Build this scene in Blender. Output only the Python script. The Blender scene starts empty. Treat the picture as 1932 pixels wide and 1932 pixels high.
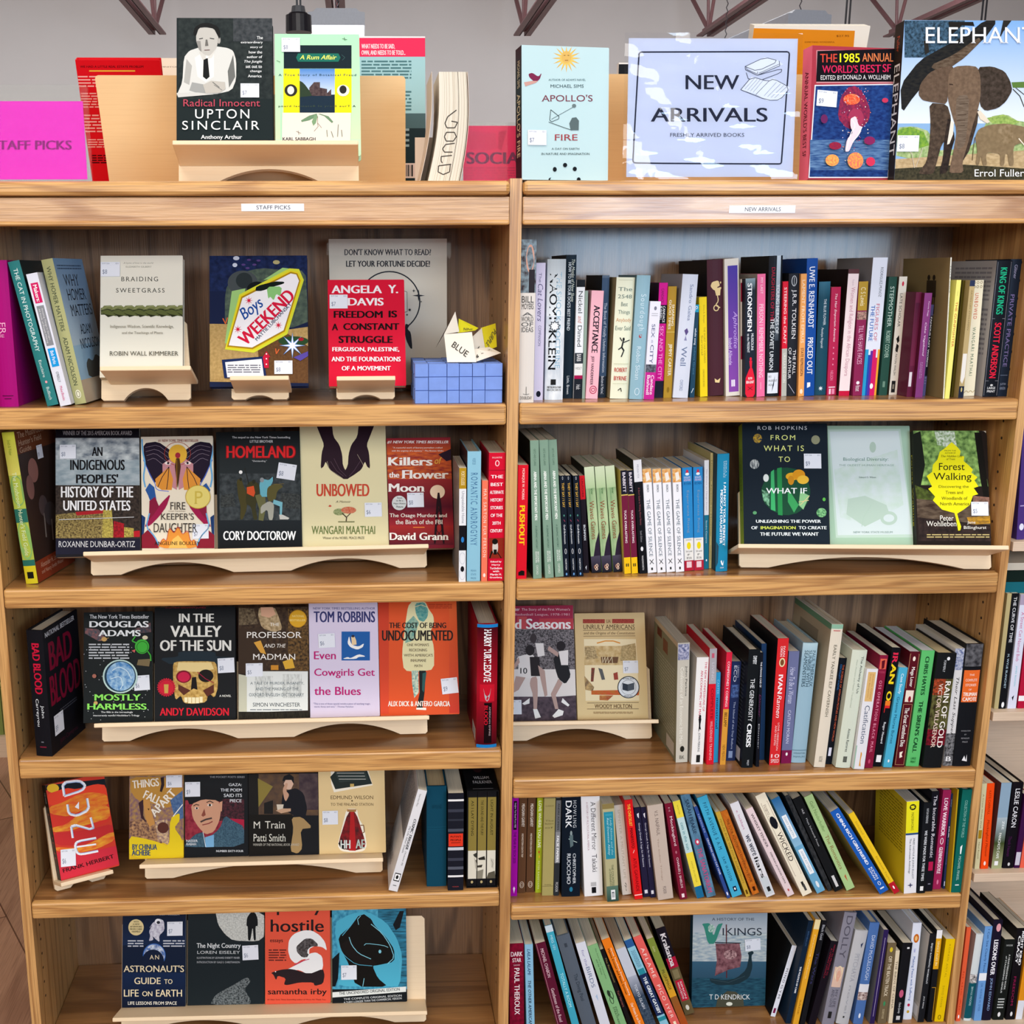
import bpy, math, random
from math import sin, cos, radians, pi, atan2, sqrt
from mathutils import Vector as V, Matrix
random.seed(7)
SC = bpy.context.scene
ZO = 1.61                                   # height of the datum above the floor
# ---------------------------------------------------------------- camera
CX, CY, F = 777.72, 1082.72, 2282.92
CAM = V((-.2657, -2.1609, .0066 + ZO))
YAW, PIT, ROL = .0438, .2433, -.0047
_fw = V((sin(YAW)*cos(PIT), cos(YAW)*cos(PIT), -sin(PIT)))
_r = V((cos(YAW), -sin(YAW), 0)); _u = _r.cross(_fw)
_r2 = _r*cos(ROL) + _u*sin(ROL); _u2 = -_r*sin(ROL) + _u*cos(ROL)
cd = bpy.data.cameras.new('camera'); cam = bpy.data.objects.new('camera', cd)
SC.collection.objects.link(cam); SC.camera = cam
m = Matrix((_r2, _u2, -_fw)).transposed().to_4x4(); m.translation = CAM
cam.matrix_world = m
cd.sensor_width = 36; cd.lens = F/1932*36
cd.shift_x = (966-CX)/1932; cd.shift_y = (CY-966)/1932
cd.clip_start = .05; cd.clip_end = 60
# ---------------------------------------------------------------- world, lights, exposure
w = bpy.data.worlds.new('world'); SC.world = w; w.use_nodes = True
w.node_tree.nodes['Background'].inputs[0].default_value = (.8, .87, 1, 1)
w.node_tree.nodes['Background'].inputs[1].default_value = .18
def area(name, loc, tgt, sx, sy, power, col):
    l = bpy.data.lights.new(name, 'AREA'); l.shape = 'RECTANGLE'; l.size = sx; l.size_y = sy
    l.energy = power; l.color = col
    o = bpy.data.objects.new(name, l); SC.collection.objects.link(o); o.location = loc
    o.rotation_euler = (V(tgt)-V(loc)).to_track_quat('-Z', 'Y').to_euler(); return o
area('daylight_window', (1.8, -4.3, 2.02), (1.8, 0, 2.02), 1.9, 1.15, 140, (.55, .76, 1))
area('storefront_light', (-1.4, -5.2, 2.9), (-.2, 0, .8), 5.5, 1.6, 265, (1, .95, .9))
area('ceiling_light_row', (-.3, -1.3, 4.2), (-.1, -.3, 0), 5, 1, 150, (1, .93, .84))
area('ceiling_light_row_far', (0, 7.4, 4.4), (0, 8.6, 0), 12, 1.2, 620, (.98, .98, 1))
area('ceiling_light_row_behind', (.4, 1.0, 4.2), (.2, .6, 0), 5, .5, 60, (1, .95, .9))
SC.view_settings.view_transform = 'Standard'; SC.view_settings.look = 'None'
SC.view_settings.exposure = -.52; SC.view_settings.gamma = 1; SC.view_settings.use_curve_mapping = False
SC.cycles.use_denoising = True; SC.cycles.max_bounces = 6; SC.cycles.transparent_max_bounces = 12
# ---------------------------------------------------------------- rays: measured image points -> places on real planes
def ray(px, py): return (_fw + _r2*((px-CX)/F) - _u2*((py-CY)/F))
def hitY(px, py, y): d = ray(px, py); return CAM + d*((y-CAM.y)/d.y)
def hitZ(px, py, z): d = ray(px, py); return CAM + d*((z-CAM.z)/d.z)
def hitP(px, py, p, n): d = ray(px, py); return CAM + d*((p-CAM).dot(n)/d.dot(n))
# ---------------------------------------------------------------- colour
def lin(c): return c/12.92 if c <= .04045 else ((c+.055)/1.055)**2.4
_cc = {}
def hx(s):
    if s not in _cc:
        t = s if len(s) == 6 else ''.join(ch*2 for ch in s)
        _cc[s] = tuple(lin(int(t[i:i+2], 16)/255) for i in (0, 2, 4))
    return _cc[s]
# ---------------------------------------------------------------- materials
def newmat(name, rough=.5, col=(.8, .8, .8), spec=.5):
    m = bpy.data.materials.new(name); m.use_nodes = True
    b = m.node_tree.nodes['Principled BSDF']; b.inputs['Roughness'].default_value = rough
    b.inputs['Base Color'].default_value = (*col, 1); b.inputs['Specular IOR Level'].default_value = spec
    return m, m.node_tree.nodes, m.node_tree.links, b
def print_mat(name, rough, spec=.5, coat=0):
    m, N, L, b = newmat(name, rough, spec=spec)
    A = N.new('ShaderNodeAttribute'); A.attribute_name = 'ca'
    B = N.new('ShaderNodeAttribute'); B.attribute_name = 'cb'
    S = N.new('ShaderNodeAttribute'); S.attribute_name = 'cs'
    tc = N.new('ShaderNodeTexCoord'); vm = N.new('ShaderNodeVectorMath'); vm.operation = 'MULTIPLY'
    L.new(tc.outputs['Object'], vm.inputs[0]); L.new(S.outputs['Vector'], vm.inputs[1])
    nz = N.new('ShaderNodeTexNoise'); nz.inputs['Scale'].default_value = 100; nz.inputs['Detail'].default_value = 4
    L.new(vm.outputs[0], nz.inputs['Vector'])
    mr = N.new('ShaderNodeMapRange'); L.new(nz.outputs['Fac'], mr.inputs[0])
    mr.inputs[1].default_value = .34; mr.inputs[2].default_value = .66
    mu = N.new('ShaderNodeMath'); mu.operation = 'MULTIPLY'; L.new(mr.outputs[0], mu.inputs[0]); L.new(S.outputs['Alpha'], mu.inputs[1])
    mx = N.new('ShaderNodeMix'); mx.data_type = 'RGBA'
    L.new(mu.outputs[0], mx.inputs['Factor']); L.new(A.outputs['Color'], mx.inputs['A']); L.new(B.outputs['Color'], mx.inputs['B'])
    L.new(mx.outputs['Result'], b.inputs['Base Color'])
    b.inputs['Coat Weight'].default_value = coat; b.inputs['Coat Roughness'].default_value = .12
    return m
M_PRINT = print_mat('printed_cover', .36, .05)
M_PAPER = print_mat('matte_paper', .7, .2)
def simple(name, hexc, rough=.5, spec=.5, metal=0, bump=0, bs=80, var=.08):
    m, N, L, b = newmat(name, rough, hx(hexc), spec); b.inputs['Metallic'].default_value = metal
    tc = N.new('ShaderNodeTexCoord'); nz = N.new('ShaderNodeTexNoise'); nz.inputs['Scale'].default_value = bs
    L.new(tc.outputs['Object'], nz.inputs['Vector'])
    mx = N.new('ShaderNodeMix'); mx.data_type = 'RGBA'; c = hx(hexc)
    mx.inputs['A'].default_value = (*[v*(1-var) for v in c], 1); mx.inputs['B'].default_value = (*[min(1, v*(1+var)) for v in c], 1)
    L.new(nz.outputs['Fac'], mx.inputs['Factor']); L.new(mx.outputs['Result'], b.inputs['Base Color'])
    if bump:
        bp = N.new('ShaderNodeBump'); bp.inputs['Strength'].default_value = bump; bp.inputs['Distance'].default_value = .002
        L.new(nz.outputs['Fac'], bp.inputs['Height']); L.new(bp.outputs[0], b.inputs['Normal'])
    return m
def wood(name, axis, light, dark, pore, rough=.35, ring=5., across=9., grain=.7, bump=.15, porev=.35, coat=0, warm=.5):
    m, N, L, b = newmat(name, rough)
    tc = N.new('ShaderNodeTexCoord'); mp = N.new('ShaderNodeMapping')
    s = [across]*3; s[axis] = grain; mp.inputs['Scale'].default_value = s
    L.new(tc.outputs['Object'], mp.inputs['Vector'])
    n1 = N.new('ShaderNodeTexNoise'); n1.inputs['Scale'].default_value = 1.0; n1.inputs['Detail'].default_value = 2.5; n1.inputs['Roughness'].default_value = .45
    L.new(mp.outputs[0], n1.inputs['Vector'])
    rm = N.new('ShaderNodeMath'); rm.operation = 'MULTIPLY'; rm.inputs[1].default_value = ring*6.283; L.new(n1.outputs['Fac'], rm.inputs[0])
    sn = N.new('ShaderNodeMath'); sn.operation = 'SINE'; L.new(rm.outputs[0], sn.inputs[0])
    mr = N.new('ShaderNodeMapRange'); mr.inputs[1].default_value = .05; mr.inputs[2].default_value = 1; L.new(sn.outputs[0], mr.inputs[0])
    mp2 = N.new('ShaderNodeMapping'); s = [420]*3; s[axis] = 9; mp2.inputs['Scale'].default_value = s; L.new(tc.outputs['Object'], mp2.inputs['Vector'])
    n2 = N.new('ShaderNodeTexNoise'); n2.inputs['Scale'].default_value = 1.; n2.inputs['Detail'].default_value = 2; L.new(mp2.outputs[0], n2.inputs['Vector'])
    m2 = N.new('ShaderNodeMapRange'); m2.inputs[1].default_value = .45; m2.inputs[2].default_value = .7; L.new(n2.outputs['Fac'], m2.inputs[0])
    x1 = N.new('ShaderNodeMix'); x1.data_type = 'RGBA'; x1.inputs['A'].default_value = (*hx(light), 1); x1.inputs['B'].default_value = (*hx(dark), 1)
    f1 = N.new('ShaderNodeMath'); f1.operation = 'MULTIPLY'; f1.inputs[1].default_value = warm; L.new(mr.outputs[0], f1.inputs[0]); L.new(f1.outputs[0], x1.inputs['Factor'])
    x2 = N.new('ShaderNodeMix'); x2.data_type = 'RGBA'; x2.inputs['B'].default_value = (*hx(pore), 1); L.new(x1.outputs['Result'], x2.inputs['A'])
    f2 = N.new('ShaderNodeMath'); f2.operation = 'MULTIPLY'; f2.inputs[1].default_value = porev; L.new(m2.outputs[0], f2.inputs[0]); L.new(f2.outputs[0], x2.inputs['Factor'])
    L.new(x2.outputs['Result'], b.inputs['Base Color'])
    bp = N.new('ShaderNodeBump'); bp.inputs['Strength'].default_value = bump; bp.inputs['Distance'].default_value = .0015
    L.new(n2.outputs['Fac'], bp.inputs['Height']); L.new(bp.outputs[0], b.inputs['Normal'])
    b.inputs['Coat Weight'].default_value = coat; b.inputs['Coat Roughness'].default_value = .14
    return m
OAKX = wood('oak_grain_along', 0, 'd8a462', 'a46c34', '744a26', rough=.34, coat=.15, warm=.6, ring=9, grain=1.1, across=16, porev=.6)
OAKS = wood('oak_shelf_veneer', 0, 'a47444', '784e2a', '4e321c', rough=.3, coat=.35, warm=.7, ring=6, grain=1.0)
OAKZ = wood('oak_grain_up', 2, 'd4a264', 'a06c38', '744a28', rough=.35, coat=.15, warm=.65, ring=7, across=14, porev=.5)
OAKB = wood('oak_veneer_back', 2, '94704f', '5a3e28', '38261a', rough=.5, ring=8, across=10, grain=.8, coat=.8, bump=.5, warm=.75)
OAKP = wood('oak_header_veneer', 0, 'cfa478', 'a07048', '7c543a', rough=.3, ring=8, across=12, grain=1.6, coat=.5, bump=.5, warm=.7)
BIRCH = wood('birch_plywood', 0, 'ecd3ae', 'e2c398', 'd2b084', rough=.5, ring=1.5, across=5, grain=.8, bump=.03, porev=.15, warm=.3)
BIRCHO = wood('varnished_birch', 0, 'f6d29c', 'eec48a', 'd8a870', rough=.4, ring=1.5, across=4, grain=.8, bump=.03, porev=.12, warm=.35)
PALEW = wood('pale_laminate', 0, 'd8c0a6', 'c6ab90', 'b29a80', rough=.5, ring=3, bump=.03, warm=.4)
def pages_mat():
    m, N, L, b = newmat('page_edges', .8, spec=.1)
    A = N.new('ShaderNodeAttribute'); A.attribute_name = 'ca'
    tc = N.new('ShaderNodeTexCoord'); mp = N.new('ShaderNodeMapping'); mp.inputs['Scale'].default_value = (900, 6, 6)
    L.new(tc.outputs['Object'], mp.inputs[0]); n = N.new('ShaderNodeTexNoise'); n.inputs['Scale'].default_value = 1; L.new(mp.outputs[0], n.inputs['Vector'])
    mr = N.new('ShaderNodeMapRange'); mr.inputs[1].default_value = .3; mr.inputs[2].default_value = .7; mr.inputs[3].default_value = .72; mr.inputs[4].default_value = 1.05
    L.new(n.outputs['Fac'], mr.inputs[0]); vm = N.new('ShaderNodeVectorMath'); vm.operation = 'SCALE'
    L.new(A.outputs['Color'], vm.inputs[0]); L.new(mr.outputs[0], vm.inputs['Scale']); L.new(vm.outputs[0], b.inputs['Base Color'])
    return m
M_PAGE = pages_mat()
def clear_mat(name, tint=(1, 1, 1), gl=.12, rough=.05, wav=.25):
    m = bpy.data.materials.new(name); m.use_nodes = True; N = m.node_tree.nodes; L = m.node_tree.links
    N.remove(N['Principled BSDF']); out = N['Material Output']
    t = N.new('ShaderNodeBsdfTransparent'); t.inputs[0].default_value = (*tint, 1)
    g = N.new('ShaderNodeBsdfGlossy'); g.inputs['Roughness'].default_value = rough; g.inputs[0].default_value = (1, 1, 1, 1)
    n = N.new('ShaderNodeTexNoise'); n.inputs['Scale'].default_value = 22; tc = N.new('ShaderNodeTexCoord'); L.new(tc.outputs['Object'], n.inputs['Vector'])
    bp = N.new('ShaderNodeBump'); bp.inputs['Strength'].default_value = wav; bp.inputs['Distance'].default_value = .004; L.new(n.outputs['Fac'], bp.inputs['Height']); L.new(bp.outputs[0], g.inputs['Normal'])
    fr = N.new('ShaderNodeFresnel'); fr.inputs[0].default_value = 1.45
    ad = N.new('ShaderNodeMath'); ad.operation = 'MULTIPLY'; ad.inputs[1].default_value = gl; L.new(fr.outputs[0], ad.inputs[0])
    mx = N.new('ShaderNodeMixShader')
    if wav: L.new(ad.outputs[0], mx.inputs[0])
    else: mx.inputs[0].default_value = .0025
    L.new(t.outputs[0], mx.inputs[1]); L.new(g.outputs[0], mx.inputs[2])
    L.new(mx.outputs[0], out.inputs[0]); return m
M_CLEAR = clear_mat('clear_acrylic', (.97, .975, .97), .15, .02, 0)
M_LAM = clear_mat('laminating_film', (.97, .98, 1), 1.2, .04)
# ---------------------------------------------------------------- objects
def link(o, parent=None):
    SC.collection.objects.link(o)
    if parent is not None: o.parent = parent
    return o
def tag(o, label, cat, group=None, kind=None):
    if label: o['label'] = label
    if cat: o['category'] = cat
    if group: o['group'] = group
    if kind: o['kind'] = kind
    return o
def empty(name, mat): 
    o = bpy.data.objects.new(name, None); o.empty_display_size = .02; link(o); o.matrix_world = mat; return o
BIG = {}
class MB:
    "collects faces for ONE mesh, each with its printed colours"
    def __init__(s, col='888'): s.v = []; s.f = []; s.c = []; s.m = []; s.col = parse_col(col)[0]; s.mi = 0
    def face(s, pts, col=None, cols=None):
        b = len(s.v); s.v += [tuple(p) for p in pts]; s.f.append(tuple(range(b, b+len(pts)))); s.c.append((col or s.col, cols)); s.m.append(s.mi)
    def mesh(s, vs, fs, col=None):
        b = len(s.v); s.v += [tuple(p) for p in vs]
        for f in fs: s.f.append(tuple(b+i for i in f)); s.c.append((col or s.col, None)); s.m.append(s.mi)
    def box(s, a, b, col=None, xf=None):
        x0, y0, z0 = a; x1, y1, z1 = b
        p = [V(q) for q in ((x0,y0,z0),(x1,y0,z0),(x1,y1,z0),(x0,y1,z0),(x0,y0,z1),(x1,y0,z1),(x1,y1,z1),(x0,y1,z1))]
        if xf: p = [xf(q) for q in p]
        s.mesh(p, [(0,3,2,1),(4,5,6,7),(0,1,5,4),(1,2,6,5),(2,3,7,6),(3,0,4,7)], col)
    def prism(s, poly, a, b, axis=1, col=None):
        "closed outline extruded along axis from a to b"
        def mk(p, t):
            q = list(p); q.insert(axis, t); return q
        n = len(poly); vs = [mk(p, a) for p in poly] + [mk(p, b) for p in poly]
        s.mesh(vs, [tuple(range(n)), tuple(range(2*n-1, n-1, -1))] + [(i, (i+n), (i+1) % n+n, (i+1) % n) for i in range(n)], col)
    def tube(s, a, b, r, n=8, r2=None, col=None):
        a, b = V(a), V(b); d = (b-a).normalized(); u = d.orthogonal().normalized(); w = d.cross(u); r2 = r if r2 is None else r2
        vs = [a+(u*cos(2*pi*i/n)+w*sin(2*pi*i/n))*r for i in range(n)] + [b+(u*cos(2*pi*i/n)+w*sin(2*pi*i/n))*r2 for i in range(n)]
        s.mesh(vs, [tuple(range(n-1, -1, -1)), tuple(range(n, 2*n))] + [(i, (i+1) % n, (i+1) % n+n, i+n) for i in range(n)], col)
    def build(s, name, mats, parent=None, bevel=0, smooth=False, world=None, attr=True):
        me = bpy.data.meshes.new(name); me.from_pydata(s.v, [], s.f)
        for mt in (mats if isinstance(mats, (list, tuple)) else [mats]): me.materials.append(mt)
        if any(s.m): me.polygons.foreach_set('material_index', s.m)
        if attr:
            for an, k in (('ca', 0), ('cb', 1), ('cs', 2)):
                at = me.color_attributes.new(an, 'FLOAT_COLOR', 'CORNER'); d = []
                for f, (c, cols) in zip(s.f, s.c):
                    if k == 0 and cols:
                        for q in cols: d += [*q, 1]
                    else:
                        q = c[k]; q = q if len(q) == 4 else (*q, 1); d += list(q)*len(f)
                at.data.foreach_set('color', d)
        me.validate(); me.update()
        if smooth: me.polygons.foreach_set('use_smooth', [True]*len(me.polygons))
        o = link(bpy.data.objects.new(name, me), parent)
        if world is not None: o.matrix_world = world
        if bevel:
            b = o.modifiers.new('edge', 'BEVEL'); b.width = bevel; b.segments = 2; b.limit_method = 'ANGLE'; b.angle_limit = radians(40)
        return o
# ---------------------------------------------------------------- lettering
_tc = {}
def glyphs(txt, flags):
    k = (txt, flags)
    if k in _tc: return _tc[k]
    cu = bpy.data.curves.new('t', 'FONT'); cu.body = txt; cu.resolution_u = 5 if len(txt) < 10 else 3 if len(txt) < 18 else 2
    sh_ = [(-.036, 0), (-.012, 0), (.012, 0), (.036, 0)] if 'B' in flags else [(-.014, 0), (.014, 0)] if 'b' in flags else []
    if 'w' in flags: cu.space_character = 1.3
    if 'i' in flags: cu.shear = .25
    o = bpy.data.objects.new('t', cu); me = bpy.data.meshes.new_from_object(o)
    vs = [(v.co.x, v.co.y) for v in me.vertices]; fs = [tuple(p.vertices) for p in me.polygons]
    if 's' in flags and vs:                       # serifs: little bars on the stem ends
        sh = .25 if 'i' in flags else 0
        ec = {}
        for p in me.polygons:
            for e in p.edge_keys: ec[e] = ec.get(e, 0)+1
        ys = [v[1] for v in vs]; cap = max(ys); xh = .53
        for (a, b), n in ec.items():
            if n != 1: continue
            (xa, ya), (xb, yb) = vs[a], vs[b]
            if abs(ya-yb) < .003 and .035 < abs(xa-xb) < .2 and (abs(ya) < .02 or abs(ya-.72) < .03 or abs(ya-.55) < .03):
                x0, x1 = min(xa, xb), max(xa, xb); up = 1 if ya < .1 else -1; q = len(vs)
                vs += [(x0-.055, ya), (x1+.055, ya), (x1+.02, ya+up*.035), (x0-.02, ya+up*.035)]; fs.append((q, q+1, q+2, q+3))
    lay = []
    if sh_:                                       # heavier strokes: the outline printed again, slightly shifted
        v0, f0 = list(vs), list(fs)
        vs = []; fs = []
        for dx, dy in sh_: q = len(vs); vs += [(x+dx, y+dy) for x, y in v0]; lay += [len(lay) and lay[-1]+1]*len(v0); fs += [tuple(q+i for i in f) for f in f0]
    bpy.data.objects.remove(o); bpy.data.curves.remove(cu); bpy.data.meshes.remove(me)
    if not vs: vs = [(0, 0), (1, 1)]
    lay = (lay+[0]*len(vs))[:len(vs)]
    x0 = min(v[0] for v in vs); x1 = max(v[0] for v in vs); y0 = min(v[1] for v in vs); y1 = max(v[1] for v in vs)
    _tc[k] = ([((x-x0)/max(x1-x0, 1e-6), (y-y0)/max(y1-y0, 1e-6)) for x, y in vs], fs, lay)
    return _tc[k]
# ---------------------------------------------------------------- printed artwork
def parse_col(tok):
    "c1 | c1:c2 | c1:c2:sx:sy:amount , flags"
    fl = ''
    if ',' in tok: tok, fl = tok.split(',')
    p = tok.split(':'); a = hx(p[0]); b = hx(p[1]) if len(p) > 1 else a
    if len(p) > 2:
        sx = float(p[2]); sy = float(p[3]) if len(p) > 3 else sx; am = float(p[4]) if len(p) > 4 else 1
        return (a, b, (sx, sx, sy, am)), fl, True
    return (a, b, (1, 1, 1, 0)), fl, False
def draw(M, ops, mp, px=1., k0=0, parent_sticker=None, tr=lambda x, y: (x/100, y/100), wid=.01, asp=1.):
    """ops: artwork text; mp(u, v, k) -> 3D point on the surface, k = layer; tr maps the op's coordinates to u, v in 0..1"""
    k = k0; S = 1
    for line in ops:
        t = line.split(); kd = t[0]; k += 1
        if kd in 'TBH' and kd != '':           # short forms for spines
            if kd == 'B': t = ['r', '0', t[1], '100', t[2], t[3]]
            elif kd == 'T': t = ['v', '26', t[1], '76', t[2]] + t[3:]
            else: t = ['t', '12', t[1], '88', t[2]] + t[3:]
            kd = t[0]
        if kd in 'rgq':
            x0, y0, x1, y1 = map(float, t[1:5]); c, fl, nz = parse_col(t[5])
            if kd == 'q':
                n = int(t[6]); h = (y1-y0)/n; rr = random.Random(int(x0*7+y0*13))
                for i in range(n):
                    x = x0
                    while x < x1:
                        wd = rr.uniform(1.2, 4.5)*h; e = min(x+wd, x1)
                        pts = [(x, y0+h*(i+.25)), (e, y0+h*(i+.25)), (e, y0+h*(i+.7)), (x, y0+h*(i+.7))]
                        M.face([mp(*tr(*p), k) for p in reversed(pts)], c); x = e+h*.45
                continue
            nx = 6 if (kd in 'rg' and wid < 0) else 1
            for i in range(nx):
                a = x0+(x1-x0)*i/nx; b = x0+(x1-x0)*(i+1)/nx
                pts = [(a, y1), (b, y1), (b, y0), (a, y0)]
                M.face([mp(*tr(*p), k) for p in pts], c, [c[1], c[1], c[0], c[0]] if kd == 'g' else None)
        elif kd in 'eoc':
            x0, y0, x1, y1 = map(float, t[1:5]); c, fl, nz = parse_col(t[5]); n = 48 if kd == 'c' else 32
            cxx, cyy, rx, ry = (x0+x1)/2, (y0+y1)/2, (x1-x0)/2, (y1-y0)/2
            if kd == 'c':                        # ring, t[6] = line width
                lw = float(t[6])
                for i in range(n):
                    a0, a1 = 2*pi*i/n, 2*pi*(i+1)/n
                    pts = [(cxx+(rx+s)*cos(a), cyy-(ry+s*asp)*sin(a)) for a, s in ((a0, -lw/2), (a0, lw/2), (a1, lw/2), (a1, -lw/2))]
                    M.face([mp(*tr(*p), k) for p in pts], c)
            else:
                M.face([mp(*tr(cxx+rx*cos(2*pi*i/n), cyy-ry*sin(2*pi*i/n)), k) for i in range(n)], c)
        elif kd == '*':                          # star / sun: x y R r n col
            x, y, R, r = map(float, t[1:5]); n = int(t[5]); c, fl, nz = parse_col(t[6])
            M.face([mp(*tr(x+(R if i % 2 == 0 else r)*sin(pi*i/n), y-asp*(R if i % 2 == 0 else r)*cos(pi*i/n)), k) for i in range(2*n-1, -1, -1)], c)
        elif kd == 'p':
            c, fl, nz = parse_col(t[1]); q = list(map(float, t[2:])); pts = list(zip(q[::2], q[1::2]))
            ar = sum(pts[i-1][0]*pts[i][1]-pts[i][0]*pts[i-1][1] for i in range(len(pts)))
            if ar > 0: pts.reverse()
            if len(pts) >= 7 and '!' not in fl:      # organic outlines are rounded by corner cutting
                for _ in range(1):
                    pts = [q_ for i in range(len(pts)) for q_ in ((pts[i-1][0]*.82+pts[i][0]*.18, pts[i-1][1]*.82+pts[i][1]*.18), (pts[i-1][0]*.18+pts[i][0]*.82, pts[i-1][1]*.18+pts[i][1]*.82))]
            M.face([mp(*tr(*p), k) for p in pts], c)
        elif kd == 'l':
            c, fl, nz = parse_col(t[1]); lw = float(t[2]); q = list(map(float, t[3:])); pts = list(zip(q[::2], q[1::2]))
            if len(pts) >= 4 and all(abs(a[0]-b[0]) > 3 and abs(a[1]-b[1]) > 1.5 for a, b in zip(pts, pts[1:])):
                pts = [pts[0]]+[q_ for a, b in zip(pts, pts[1:]) for q_ in ((a[0]*.8+b[0]*.2, a[1]*.8+b[1]*.2), (a[0]*.2+b[0]*.8, a[1]*.2+b[1]*.8))]+[pts[-1]]
            for (ax, ay), (bx, by) in zip(pts, pts[1:]):
                dy = (by-ay)/asp; L = sqrt((bx-ax)**2+dy**2) or 1; nx, ny = -dy/L*lw/2, (bx-ax)/L*lw/2*asp
                M.face([mp(*tr(*p), k) for p in ((ax+nx, ay+ny), (bx+nx, by+ny), (bx-nx, by-ny), (ax-nx, ay-ny))], c)
        elif kd in 'tvd':
            if kd == 'd':                        # text along a slanted baseline: x0 y0 x1 y1 height
                x0, y0, x1, y1, h = map(float, t[1:6]); rest = t[6:]
            else:
                x0, y0, x1, y1 = map(float, t[1:5]); rest = t[5:]
            c, fl, nz = parse_col(rest[0]); txt = ' '.join(rest[1:]); vs, fs, lay = glyphs(txt, fl)
            if kd == 't': P = [(x0+x*(x1-x0), y1-y*(y1-y0)) for x, y in vs]
            elif kd == 'v': P = [(x0+y*(x1-x0), y0+x*(y1-y0)) for x, y in vs]
            else:
                L = sqrt((x1-x0)**2+(y1-y0)**2); ux, uy = (x1-x0)/L, (y1-y0)/L
                P = [(x0+x*(x1-x0)+y*h*uy, y0+x*(y1-y0)-y*h*ux) for x, y in vs]
            M.mesh([mp(*tr(*p), k+l_) for p, l_ in zip(P, lay)], fs, c); k += max(lay)
        elif kd == 's': 
            if parent_sticker: parent_sticker(t[1:], tr)
    return k
EPS = 5e-5
def homog(src):
    "3x3 map taking the four image corners TL TR BR BL to the unit square (u right, v down)"
    import numpy as np
    A = []; B = []
    for (x, y), (u, v) in zip(src, ((0, 0), (1, 0), (1, 1), (0, 1))):
        A.append([x, y, 1, 0, 0, 0, -u*x, -u*y]); B.append(u)
        A.append([0, 0, 0, x, y, 1, -v*x, -v*y]); B.append(v)
    h = list(np.linalg.solve(np.array(A), np.array(B)))+[1]
    def f(x, y):
        d = h[6]*x+h[7]*y+1; return (h[0]*x+h[1]*y+h[2])/d, (h[3]*x+h[4]*y+h[5])/d
    return f
def sticker_obj(mp, parent, u0, v0, u1, v1, price, rot=0):
    "paper price tag stuck on a cover: mp(u, v, k)"
    M = MB('e6eaf2'); a, b, c, d = mp(u0, v1, 40), mp(u1, v1, 40), mp(u1, v0, 40), mp(u0, v0, 40)
    if rot:
        ce = (a+b+c+d)/4; n = (b-a).cross(d-a).normalized(); R = Matrix.Rotation(radians(rot), 3, n)
        a, b, c, d = [ce+R@(q-ce) for q in (a, b, c, d)]
    n = (b-a).cross(d-a).normalized()
    def q(u, v, k=0): return d+(c-d)*u+(a-d)*v+n*EPS*k
    M.face([q(0, 1), q(1, 1), q(1, 0), q(0, 0)]); lo = -3
    M.mesh([q(0, 1), q(1, 1), q(1, 0), q(0, 0), q(0, 1, lo), q(1, 1, lo), q(1, 0, lo), q(0, 0, lo)], [(0, 4, 5, 1), (1, 5, 6, 2), (2, 6, 7, 3), (3, 7, 4, 0)])
    draw(M, ['t 8 6 46 15 8a90a0 07/26', 't 78 6 92 16 8a90a0 01', 't 10 52 34 86 7c8498 '+price], q)
    return M.build('price_sticker', M_PAPER, parent)
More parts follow.
